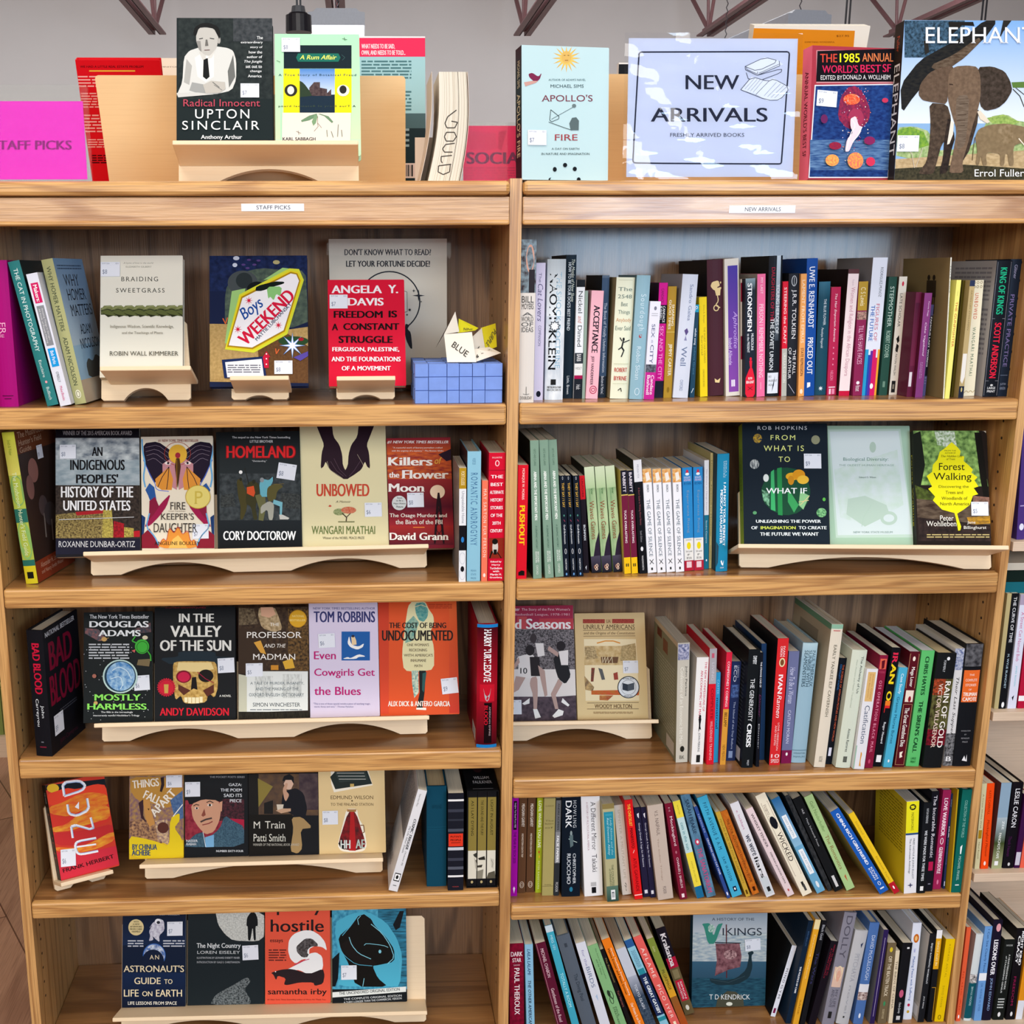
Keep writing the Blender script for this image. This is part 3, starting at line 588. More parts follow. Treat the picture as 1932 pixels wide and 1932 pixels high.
# ---- right bay, top shelf
place_row(H['R1'], '''977 758 986 452 29 r=.1 Y=.01|dcd6ce|cream paperback with a portrait at its spine top, by the divider|B 0 32 8fa4ae:3a2f33:1:1:1;e 35 3 88 20 c99a88;r 55 18 92 32 2a2428;H 34 38 333,s BILL;H 38.5 42 333,s MOYERS;H 44 46 555,s A;H 46.5 49.5 555,s WORLD;H 50 52.5 555,s OF;H 53 56 555,s IDEAS;l 555 3 50 90 50 95 30 94.5;l 555 3 50 95 70 94.5;H 96 98 555,s DOUBLEDAY
1007 755.6 1016 496 17|d6cfe6|thin lavender paperback|v 30 7 60 14 6a6488,s The;v 22 15 78 42 5c5680,si Cat Lovers;v 35 45 65 60 6a6488,s COMPANION;e 25 93 75 97.5 1a1a2a
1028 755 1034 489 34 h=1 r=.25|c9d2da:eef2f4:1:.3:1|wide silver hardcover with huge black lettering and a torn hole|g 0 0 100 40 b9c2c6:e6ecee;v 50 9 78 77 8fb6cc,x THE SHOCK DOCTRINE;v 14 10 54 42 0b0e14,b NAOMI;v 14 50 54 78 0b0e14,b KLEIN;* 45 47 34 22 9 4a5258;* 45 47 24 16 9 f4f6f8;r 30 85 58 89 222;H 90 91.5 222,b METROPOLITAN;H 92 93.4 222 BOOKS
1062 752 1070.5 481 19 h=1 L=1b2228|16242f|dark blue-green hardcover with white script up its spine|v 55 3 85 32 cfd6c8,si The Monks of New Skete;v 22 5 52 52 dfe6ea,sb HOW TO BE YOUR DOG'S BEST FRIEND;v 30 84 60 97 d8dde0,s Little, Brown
1082 752.5 1090 528 16|e9ecee|white paperback with a black cap and a red stripe lower down|B 0 6 15171c;T 9 28 2a3036,sx Nickel;T 30 36 c06a5a,si and;T 38 56 2a3036,sx Dimed;B 61 70 30363c;T 62 68 eee,s BARB;B 70 80 e6e6e2;H 73 75 444,s HOLT;B 80 83 a3124a;B 83 100 1d2128;T 88 92 ddd Holt
1097.7 752.5 1107.6 548.7 7|8fa496|very thin sage green paperback|
1104 753 1116 548.7 24|f2b6c2|pale pink paperback with uneven black capitals|T 13 57 1b1420,sB ACCEPTANCE;v 22 60 52 87 3a1c30,b JEFF VANDERMEER;c 30 88 85 95 b02050 6;c 42 90 73 93 b02050 5
1128.5 750.7 1135.7 519.7 14 h=1 L=10181e|3f5570|slate blue hardcover with small white lettering|B 0 2 5a6c80;T 22 79 cdd8e4,s The Book of Totally Useless Information;B 82 100 232d3a;v 30 82 65 97 e0e6ee,s Botham & Mitchell
1151 753 1164.7 523.7 35 h=1 r=.12 L=a89a72|e8ead0|wide cream hardcover with a small leaping black figure|r 12 2 88 2.4 c6c6a8;H 8 11 6d8078,s The;H 14 17 6d8078,s 2548;t 32 20 68 23.4 6d8078,s Best;t 18 26.5 82 30.5 6d8078,s Things;t 8 33 92 37 d09a70,s Anybody;t 8 39.5 92 43 6d8078,s Ever Said;e 50 49 62 52 222;l 222 8 55 52 48 57 62 60;l 222 5 58 53 90 51;l 222 5 48 52 35 49;l 222 6 48 57 30 59;l 222 6 60 60 48 65;r 10 70.5 90 71 c6c6a8;t 15 74 85 77.5 c03a3a,b ROBERT;t 15 81 85 84.5 c03a3a,b BYRNE;r 10 87 90 87.4 c6c6a8;l 222 4 40 93 55 91 60 94
1186.5 753.8 1201.8 519.7 27 h=1 r=.2 L=5b7f8c|8fb4c2|powder blue hardcover with pale rounded lettering|T 15 44 cfe2ea,w Sourdough;e 40 47 62 50 b23a3a;e 46 46.4 66 49 8fb4c2;v 30 57 62 84 cfe2ea Robin Sloan;c 35 91 68 96.5 cfe2ea 5
1213.6 754 1227 569 20|e4e4f2|short white paperback ending in magenta at the foot|e 40 5 65 9 778;r 20 12 80 12.6 aaa;r 20 14 80 14.6 aaa;v 30 23 62 37 55567c,s SEX;v 34 39 56 42 8a8aa8,s and the;v 30 44 62 63 55567c,s CITY;B 64 72 777b88:2a2a34:2:2:1;B 72 100 c2268e;v 55 75 85 95 ffe6f4,b Candace;v 18 75 48 95 ffe6f4,b Bushnell
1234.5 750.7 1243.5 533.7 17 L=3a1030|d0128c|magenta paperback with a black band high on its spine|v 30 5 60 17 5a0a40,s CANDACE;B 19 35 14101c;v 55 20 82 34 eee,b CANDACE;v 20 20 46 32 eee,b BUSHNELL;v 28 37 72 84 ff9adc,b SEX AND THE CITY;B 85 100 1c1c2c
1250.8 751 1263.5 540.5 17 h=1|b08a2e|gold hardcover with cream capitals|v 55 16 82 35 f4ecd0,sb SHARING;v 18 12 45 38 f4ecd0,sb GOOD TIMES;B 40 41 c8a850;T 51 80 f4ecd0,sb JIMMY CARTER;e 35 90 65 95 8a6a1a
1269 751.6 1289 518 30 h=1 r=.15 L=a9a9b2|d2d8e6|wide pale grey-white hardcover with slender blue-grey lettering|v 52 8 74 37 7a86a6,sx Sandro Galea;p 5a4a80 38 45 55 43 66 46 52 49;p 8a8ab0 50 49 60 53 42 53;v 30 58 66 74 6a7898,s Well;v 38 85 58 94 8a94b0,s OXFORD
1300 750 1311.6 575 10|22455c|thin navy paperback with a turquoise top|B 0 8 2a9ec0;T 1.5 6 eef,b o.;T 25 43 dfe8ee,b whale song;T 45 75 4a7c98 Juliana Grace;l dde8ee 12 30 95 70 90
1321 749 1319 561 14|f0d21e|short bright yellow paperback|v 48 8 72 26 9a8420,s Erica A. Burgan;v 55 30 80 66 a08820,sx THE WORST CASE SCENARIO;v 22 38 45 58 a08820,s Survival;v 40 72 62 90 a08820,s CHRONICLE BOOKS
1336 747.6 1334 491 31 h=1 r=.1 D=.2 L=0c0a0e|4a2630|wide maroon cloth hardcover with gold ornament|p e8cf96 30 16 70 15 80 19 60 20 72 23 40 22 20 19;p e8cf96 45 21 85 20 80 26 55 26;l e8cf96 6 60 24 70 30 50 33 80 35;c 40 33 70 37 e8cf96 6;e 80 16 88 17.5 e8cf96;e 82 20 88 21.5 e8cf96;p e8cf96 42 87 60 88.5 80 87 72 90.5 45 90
1368 748 1365 489 29|ded8cc|cream spine carrying a violet panel with cursive lettering|g 22 5 92 97 4a3a9e:8a4aa8;v 52 38 88 65 c8a8e8,i Aphrodite;v 24 57 48 77 dcc8f0,s Isabel Allende;r 40 88 66 93 efe6f4;r 50 88 53 93 8a4aa8
1397 748 1397 527 5|d8cfc4|sliver of a crimson and white striped spine|B 3 19 8a1030;B 48 68 8a1030
1402 749.8 1402.7 526 22|1e2430|black paperback on fire-red at its foot, with distressed capitals|g 0 0 100 10 8aa0a8:1e2430;v 20 4 66 44 eceef0,B STRONGMEN;v 58 46 84 60 dfe3e8,b MUSSOLINI;v 18 46 42 62 dfe3e8,b to the PRESENT;e 44 66 66 69 e0203a;p e0203a 40 69 70 69 66 76 50 76;p e0203a 20 80 45 75 72 75 92 82 100 86 100 100 0 100 0 84;t 30 83 70 85 fff,b RUTH;t 10 86 90 88.4 fff,b BEN-GHIAT;l 222 4 25 94 75 91;l 222 4 25 91 75 94
1427.6 749 1429 517.5 15 L=bdb3a8|ee6f9e|bright pink paperback with pale capitals|v 40 3 70 16 fbd0de,b MY LAST;T 24 84 fbd8e4,s PERSON I REMEMBER NOTHING;l fbd0de 5 50 88 50 94
1444 748 1452 483 26 h=1 r=.18 L=1e201f|1c2026|tall glossy black hardcover with a white library tag|g 55 0 85 60 c2d2dc:39424c;v 20 8 44 46 a81f3a,b DAUGHTERS OF THE;v 58 20 84 55 dfe6ea,b YOUNG HEROES OF;v 22 44 50 81 dfe6ea,b THE SOVIET UNION;r 12 83 92 98 dfe6f0;t 20 85 40 86.5 555 BIO;t 20 88 85 89.5 555 HALBERSTADT;t 20 91 60 92.5 555 ADIA;p 1b2440 50 93 66 85 60 92 45 97
1473 748 1476.5 531.5 11|d81c34|thin red paperback turning grey at the foot|T 5 54 ffd8d8,sb STEERING the CRAFT;B 58 100 b5b5ac;T 62 88 e6e6de,s URSULA K LE GUIN
1482.5 747.6 1488.6 516.5 21 h=1|23242a|charcoal hardcover with white capitals and a round emblem|c 28 2 72 10 c8ccd0 6;l c8ccd0 4 50 3 50 9.5;T 13 53 e8e8ea,s J.R.R. TOLKIEN;v 56 62 84 82 e8e8ea,s THE FALL;v 14 60 40 86 e8e8ea,s OF ARTHUR;l dde 3 20 90 80 98
1504.6 748 1510 517 12|eba45c|thin peach paperback|T 5 56 f8e2c6 LAMENT FROM EPIRUS;T 60 83 5c2e18,b STATE REPRESSION;e 25 94 75 98 f4e0c8
1516 747.6 1522.7 488 20|174a9a|strong blue paperback with tall white capitals|T 6 50 f2f4fa,b UWE E. REINHARDT;T 57 84 f2f4fa,b PRICED OUT;p e8ecf6 30 94 30 90 60 90 60 93
1537 746 1546 532 21 h=1 r=.15 L=0e1c26|1f4a5c|dark teal hardcover with small white script|g 0 0 100 14 3a6e84:1f4a5c;v 48 15 70 38 dbe6ec,s THE BLUE FLOWER;v 30 40 54 58 dbe6ec,si Penelope Fitzgerald;* 50 94 22 9 7 dbe6ec
1560 746 1569 542 19|b8244e|crimson paperback with white script lettering|v 36 6 66 50 fbe0ea,i The Hair Emporium America;v 44 55 56 72 e88aa8,w - - - -;v 28 77 58 86 e88aa8 NELSON;r 15 92 85 93 f4d0dc;r 20 94 40 99 f4d0dc;r 50 94 80 99 e88aa8
1580.6 747 1595.5 508 23 L=2a1e1c|efdcdc|pale pink paperback with thin rose lettering, brown at the top|B 0 3.5 5a3236;v 40 8 62 13 c8b0b8,s Daughters;T 14 84 c48898,x Women and Religion in the African Diaspora;B 96 100 c4183c
1607 747 1619 531.5 19|8a2450|plum paperback with a mustard top|B 0 25 b49232;T 5 21 f0e4b8,s C S Lewis;B 26 33 3a2a28:d8a898:3:3:1;T 38 72 e0a8c4,s TILL WE HAVE FACES;e 30 87 66 90 f4e6ee;T 91 96 f4e6ee Harcourt
1625.7 746.5 1647 486 27 L=8a8a8c|dfe3ee|tall white paperback with rainbow bars at the foot|v 58 7 76 28 333a44 RODRIGUEZ-MUNOZ;v 48 33 72 60 c8788a,b FIGURES OF;v 14 34 40 60 2a62b4,b THE FUTURE;r 0 66 22 100 2a9ac8;r 22 70 40 100 1c4aa8;r 36 67 52 100 5a2a98;r 52 66 74 100 d21c62;r 74 72 86 100 d21c62;r 86 66 100 100 e8a030;e 50 91 72 95 fff
1658 746 1675 522.4 15|274a3e|forest green paperback|T 8 42 bcd2c4,s STEPMOTHER;T 45 68 a8c4b2,s ROBERT COOVER;r 35 88 65 93 6a8a78
1677 745 1694 522 24 L=6a6454|e3dacb|cream paperback printed with a small black figure|e 40 4 66 8 c83048;v 30 14 62 42 2a2622,x LATE SCHOLAR;p 1a1614 30 52 60 49 72 54 50 56;p 1a1614 40 56 70 58 60 64 30 62;v 26 60 60 83 4a443e,x JILL PATON WALSH;r 22 88 70 98 222;r 34 91 56 95 8a8274
1702 749 1720 551.5 21|5e1c38|maroon paperback with a blank price tag|g 10 10 90 70 4a142c:6e2440;r 12 76 62 90 d8d0d4
1724 750 1739.5 553 16 L=5a1c36|7e3a74|purple paperback with looping white script|v 56 8 76 22 e0c8e0 Fannie Flagg;v 36 28 66 60 e6d2e8,i Cake Vagabond;v 28 66 42 82 b890b8 NOTEBOOK;v 50 66 62 82 b890b8 NOVEL
1739.5 747 1754 575 13|5a5a8a|lilac and black paperback with white capitals|r 30 12 100 78 1c1a26;v 40 13 80 68 f0eef4,sB FAMOUS LAST WORDS;l e0e0ea 6 30 80 80 80;l e0e0ea 6 30 83 80 83;l e0e0ea 6 30 86 80 86
1773 750 1787 486 13 D=.19 Y=.012 L=8c7a52|e6e2cc|taller cream paperback with an olive cover of silhouettes, set back|B 0 14 e4e4d8;v 30 6 76 15 2a4a3c,b MALE;v 30 16 76 25 2a4a3c,b WALK;v 35 28 65 60 8aa098,x MATTHEW BOKOVOY;v 35 66 60 92 a8b0a4,x UNIVERSITY PRESS|e 55 12 61 16 2a2218;r 54 16 64 26 3a3022;r 56 26 58 36 3a3022;r 60 26 62 38 3a3022;e 66 12 72 16 2a2218;r 64 16 74 28 3a3022;r 66 28 68 40 3a3022;r 71 28 73 40 3a3022;p 4a3e2a 40 50 55 48 60 70 50 72
1775 752.5 1798 528.4 16|ece67a|lemon yellow paperback with thin red lettering|v 40 9 60 13 a8a45c Cleve;T 18 56 c8502a,x THE GUNFIGHTER
1794 749 1814 529 8|4c4212|thin dark olive spine|
1803 750.7 1822 529 14|b8a272|tan paperback, navy at its top and white below|B 0 5 2b3450;v 40 8 66 42 7c6c48,s ARYEH LEV STOLLMAN;p e6e2da 10 62 90 62 90 82 50 88 10 85;B 90 100 1e2638;e 35 91 65 95 c8b878
1818 747.6 1836 529 20|ece2c4|cream paperback patterned with little rings along its top|c 8 1 26 3 8a7a5a 4;c 38 1 56 3 8a7a5a 4;c 70 1 88 3 8a7a5a 4;c 8 4.5 26 6.5 8a7a5a 4;c 38 4.5 56 6.5 8a7a5a 4;c 70 4.5 88 6.5 8a7a5a 4;v 30 11 62 33 d05a3a,w UNBOWED;v 32 40 62 82 6a8068,wx WANGARI MAATHAI;l b09a6a 5 0 97 20 95 40 97 60 95 80 97 100 95
1853.6 749 1881 491.6 34 h=1 r=.06 D=.17 L=b3b1b4|15171e|thick black hardcover with green and red capitals|l 8a8a92 2 8 1 8 99;l 8a8a92 2 92 1 92 99;l 8a8a92 2 8 42 92 42;l 8a8a92 2 8 88 92 88;v 28 5 70 39 1fa87c,B KING OF KINGS;v 28 45 70 86 d8203c,B SCOTT ANDERSON;e 40 90.5 58 92 ccc;t 24 92.5 76 94.2 ddd,b LARGE;t 24 95 76 96.7 ddd,b PRINT|q 10 4 92 30 8a8890 8;q 20 34 92 70 8a8890 10
1890 748 1916 489 25 h=1 r=.12|1c2432|blue-black hardcover with faint violet capitals, last in the row|v 36 4 64 14 9a9ab8,s Glitner;v 30 25 66 78 7a6ea0,s PRIVATE PRACTICE;r 16 84 84 84.5 5a6478;t 24 90 76 92 8a94a8 JUSTIN;t 24 93 76 95 8a94a8 FEINSTEIN''',
 ', right bay top shelf', RB+'top shelf', XE+.0006, XB-.0006)
# ---- left bay, top shelf
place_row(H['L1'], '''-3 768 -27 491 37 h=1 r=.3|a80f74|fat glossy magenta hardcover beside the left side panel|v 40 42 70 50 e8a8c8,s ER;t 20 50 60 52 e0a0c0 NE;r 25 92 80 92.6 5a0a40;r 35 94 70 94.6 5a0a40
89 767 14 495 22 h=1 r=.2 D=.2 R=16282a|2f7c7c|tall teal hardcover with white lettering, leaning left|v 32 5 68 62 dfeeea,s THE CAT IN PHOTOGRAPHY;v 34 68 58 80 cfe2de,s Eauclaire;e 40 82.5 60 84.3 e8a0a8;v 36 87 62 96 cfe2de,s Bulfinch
114 767 49 518 22|dfe1ec|white paperback with a pink and a blue block, leaning left|r 18 7 84 22 d01f62;v 34 8.5 68 21 fff,b Makers:;r 18 24 84 54 8a8c92;v 26 26 44 52 ddd All Kinds of People Making;v 52 26 70 50 ddd Amazing Things in Garages;r 18 56 84 70 1f9ade;v 36 58 66 68 fff Bob Parks;v 38 74 62 82 555 O'REILLY;v 38 85 62 96 d04a7a Make:Books
141 764 75 491 23 r=.1 RS=1 D=.16 yaw=-6 R=8fb0c8|aeae7a|olive spine joined to a sky blue cover, leaning left|v 30 5 66 49 3f4a3a,s WHY HOMER MATTERS;v 30 53 66 87 3f4a3a,s ADAM NICOLSON;e 26 90 74 96 e8e6cc;c 36 91 64 95 7a7a50 5|g 0 0 100 60 7aa2c8:a8bccb;p 4a4a44 30 74 42 70 55 73 70 68 88 72 100 68 100 86 30 84;r 0 84 100 100 b8a890;q 8 4 90 8 3f5a78 2;t 20 11 70 19 2c3440,sx WHY;t 20 21 84 29 2c3440,sx HOMER;t 20 32 94 40 2c3440,sx MATTERS;t 36 46 76 53 2c3440,sx ADAM;t 26 56 98 63 2c3440,sx NICOLSON''',
 ', left bay top shelf', LB_+'top shelf', XA+.0006, -.5)
# ---- left bay, second shelf
place_row(H['L2'], '''49 1102 1 817 24 r=.15 RS=1 D=.18 yaw=-9 R=3a2a24|a8b84a|green and yellow field guide leaning left beside the side panel|g 0 0 100 28 b8bc3c:cfc860;e 0 28 110 48 7ca25a;B 50 59 2c6a5c;e -5 58 105 84 86b060;B 84 88 2c6a5c;B 88 100 d0c028;r 24 92 76 96.5 1a1a14;v 36 5 62 15 7a8a30 Smith & Weber;v 34 26 70 81 d8e6b8 The Mushroom Hunter's Field Guide|B 0 15 6a3a22;t 6 1 70 5 b89a80,x The Mushroom;t 6 6 62 10 b89a80,x Hunter's Field;t 6 11 34 14.5 b89a80,x Guide;e 18 20 42 36 9a6a60;e 8 30 26 46 8a6058;e 30 46 52 60 5a4a48;l 8a7a70 3 40 58 36 74;e 40 52 70 68 4a3e3c;l 8a7a70 3 56 64 52 78;B 86 100 8a3a22;t 12 88 60 91.5 c89a80,x Alexander H. Smith;t 12 93 70 96.5 c89a80,x and Nancy Smith Weber;s 44 13 58 22 $9''',
 ', left bay second shelf', LB_+'second shelf', XA+.0006, -.6)
place_row(H['L2'], '''865.6 1100 869.5 883 13 L=8a8480|e6e8ea|thin white paperback topped with a mustard block|B 0 18 b08a1e;T 3 15 f0e0b0 PORTUGUESE;T 20 48 8a8a94,x Unspeakable Home;B 50 72 15151a;e 30 60 72 65 2a7ac0;c 10 74 90 84 c8ccd4 8;c 10 88 90 98 c8ccd4 8;e 24 86 76 91 15151a
880.6 1096.7 887 852 25 h=1 r=.04 L=241a22|8cc0d4|light blue hardcover with spaced blue capitals|v 36 5 60 10 4a7a9a WOERTLER;T 16 72 3c6a94,sw ROMANTIC ANDROGYNY;t 30 91 70 92.5 4a7a9a PENN;t 30 94 70 95.5 4a7a9a STATE;t 30 97 70 98.5 4a7a9a PRESS
908 1096.7 911 907 11|f0785a|thin coral paperback|T 8 76 ffd8c8,sw MAY SARTON FUR PERSON;e 30 92 70 96 fce0d4
921 1096 922 854.7 30|d01230|thick red paperback with a small bearded portrait low on its spine|t 20 3 80 4.2 fbd0d4 BALLANTINE;c 40 6 62 10 fbd0d4 5;B 13 13.6 a00c24;H 17 19.5 fff,b THE;H 23 25.5 fff,b BEST;t 8 29 92 31.5 fff,b ALTERNATE;t 12 35 88 37.5 fff,b HISTORY;t 12 41 88 43.5 fff,b STORIES;t 14 47 86 49.5 fff,b OF THE;t 24 53 76 55.5 fff,b 20TH;t 12 59 88 61.5 fff,b CENTURY;r 6 66 96 82 8a2a1a;e 26 67.5 62 79 cdc6bc;p 15130f 6 82 20 76 60 77 86 82;e 24 66.5 60 71 15130f;r 34 75 54 79 15130f;t 16 84 84 85.7 fff,b Edited by;t 24 86.5 76 88.2 fff,b Harry;t 12 89 88 90.7 fff,b Turtledove;t 30 91.5 70 93 fff,b with;t 14 94 86 95.6 fff,b Martin H.;t 12 96.5 88 98.2 fff,b Greenberg''',
 ', left bay second shelf', LB_+'second shelf', -.2, XD-.0006)
# ---- left bay, third shelf
place_row(H['L3'], '''68.6 1426 49 1189 32 h=1 r=.1 RS=1 D=.15 yaw=-12|17171c|black hardcover with red capitals, turned cover outward by the side panel|v 28 10 74 50 c01838,B BAD BLOOD;v 52 59 74 69 dfe4e8 John;v 20 54 44 76 dfe4e8 Carreyrou;r 40 88 56 89 6a6a74;r 30 92 70 93 7a2034|t 6 3 90 7 cfd2d8,b NATIONAL BESTSELLER;t 12 12 78 34 7a1430,B BAD;t 8 38 96 62 7a1430,B BLOOD;q 30 68 80 72 4a4a52 2;s 10 70 36 86 $9;t 24 91 76 96 4a2030 John Carreyrou''',
 ', left bay third shelf', LB_+'third shelf', XA+.0006, -.6)
place_row(H['L3'], '''899 1411.5 901 1178.6 38 h=1 r=.28 D=.2 Y=.02|8e1024|thick dark red hardcover with white capitals and blue bands, by divider|g 0 0 100 50 3a0a14:a81426;g 0 50 100 100 a81426:3a0a14;B 0 2.6 1c7cc0;B 97.4 100 1c7cc0;v 32 4 68 46 f2f2f2,B HARRY TURTLEDOVE;r 14 48 86 62 c4182c;p aab0b6 30 50 40 60 50 62 60 60 70 50 62 56 50 58 38 56;r 36 63 74 96 14080c;v 36 65 54 81 c4182c,B BLOOD;v 60 66 68 90 b8a0a4 AMERICAN EMPIRE|r 60 88 90 98 c8c8c8;r 64 90 66 97 222;r 70 90 71 97 222;r 76 90 80 97 222''',
 ', left bay third shelf', LB_+'third shelf', -.2, XD-.0006)
# ---- left bay, fourth shelf
place_row(H['L4'], '''732 1684.6 788 1493 18 D=.17|e2e2e4|white paperback leaning right against the dark teal one|v 30 4 50 16 555 Robert Anton Wilson;v 50 28 78 58 1a1a1e,Bi COSMIC TRIGGER;v 50 60 72 74 555,i (Volume III);v 18 36 40 62 555 My Life After Death;r 18 82 84 90 222;r 24 83 78 89 fff;e 36 84 66 88 222;r 30 94 70 94.6 555|g 0 0 100 50 c8c8cc:7a7a80;q 10 6 90 44 6a6a70 14;q 10 80 60 92 8a8a90 4
805 1673 807 1484 37 h=1 r=.05 D=.2 p=c8b28a|12455a|plain dark teal cloth hardcover|T 18 22 0c3444,s TAOCP;B 40 40.3 1c5a70;B 42.5 42.8 1c5a70
845 1686.6 845.4 1497.5 29|1b1d27|black paperback striped in grey with a red label|B 6 8 e8e8e8;B 16 19 3a3d4a;B 26 28 30333e;B 36 39 4c505c;r 4 41 96 54 e03a24;t 16 43 84 45 3a1010,b PUTIN'S;t 16 46.5 84 48.5 3a1010,b PEOPLE;r 20 50 80 50.5 3a1010;B 55 58 c8ccd4;B 66 69 3a3d4a;B 75 78 545864;B 84 86 e8e8e8;t 30 95.4 70 96.4 c04a4a PICADOR''',
 ', left bay fourth shelf', LB_+'fourth shelf', -.35, -.067)
# ---- right bay, second shelf
def rep(tpl, items):
    "same printed book several times: items = (geometry, label)"
    return '\n'.join(g+'|'+tpl.split('|')[0]+'|'+l+'|'+tpl.split('|')[1] for g, l in items)
G1 = '7f9c88|v 40 6 62 18 3c5a4a GETZ AND CLARKE;v 34 22 66 57 f0f4ec,B ABINA AND THE IMPORTANT MEN;v 40 61 60 78 3f5f50,i A GRAPHIC HISTORY;v 56 80 74 88 e8efe6,b SECOND;v 32 80 50 88 e8efe6,b EDITION;v 38 90 62 97 e0e8dc OXFORD'
G2 = '151c28|v 40 1 58 4 dfe4e8 O;v 30 7 70 31 e8b84a,s THEY SAY / I SAY;e 36 38 60 40 4a8a7a;l c04a6a 6 40 43 60 45;v 32 48 62 67 e4e8ec Graff-Birkenstein;c 36 72 66 77 e4e8ec 6;v 36 82 62 93 e4e8ec NORTON;e 36 96 64 98.6 6aa0d8'
G3 = 'bcd0a0:5c8a5a:1:.15:.8|v 50 5 76 26 3c6a3a,si Linda Crew;g 0 0 100 20 d8e4c0:b0c898;v 26 32 74 68 8a3a22,sx Waves Games;p 2e2436 100 62 60 72 30 84 10 100 100 100;g 0 84 100 100 4a4456:17171e;c 30 93 50 96 c08a70 8;c 46 92 66 95 e0c0a8 8;c 40 95.5 62 97.5 e0c0a8 8'
G4 = 'd8c060|B 0 23 1c1c2a;v 30 2 74 21 e8e0e8,b BABBITT;B 24 84 6e1e3a;v 34 38 66 70 f2e6ea,sb TUCK EVERLASTING;B 84 100 f0c01c;r 26 90 46 93 5a4a20;r 54 90 74 93 5a4a20'
G5 = 'edeef2|r 0 0 100 13 d8883a:e8c88a:2:2:1;p f0e8dc 30 4 70 3 84 10 40 12;v 40 15 64 22 333a44,b ERDRICH;v 28 29 68 84 5a6876,x THE GAME OF SILENCE;l 1a1a1e 7 28 87 72 91.5;l 1a1a1e 7 72 87 28 91.5;r 40 95 60 97.4 333'
G6 = '2c86c4|e 36 2 64 7 c8344a;e 30 5 70 7.6 e8f0f4;t 16 8.5 84 10.5 e8e0f0 SCHOLASTIC;t 14 11 86 13 d8c8e8,b AFTER WORDS;t 14 14 86 16.5 1c5a94,b RYAN;v 34 22 66 63 7a9ab8,s Esperanza Rising;B 68 90 e8e6e0;r 20 69 80 70.5 c0c4c0;e 30 72 72 79 e8d418;t 20 80 84 81.8 333 5th Level;t 34 83.4 60 85.2 333,s F;t 26 86.4 80 88.6 333,s RYA;B 90 100 b02438;r 24 91 76 97 e8c8cc'
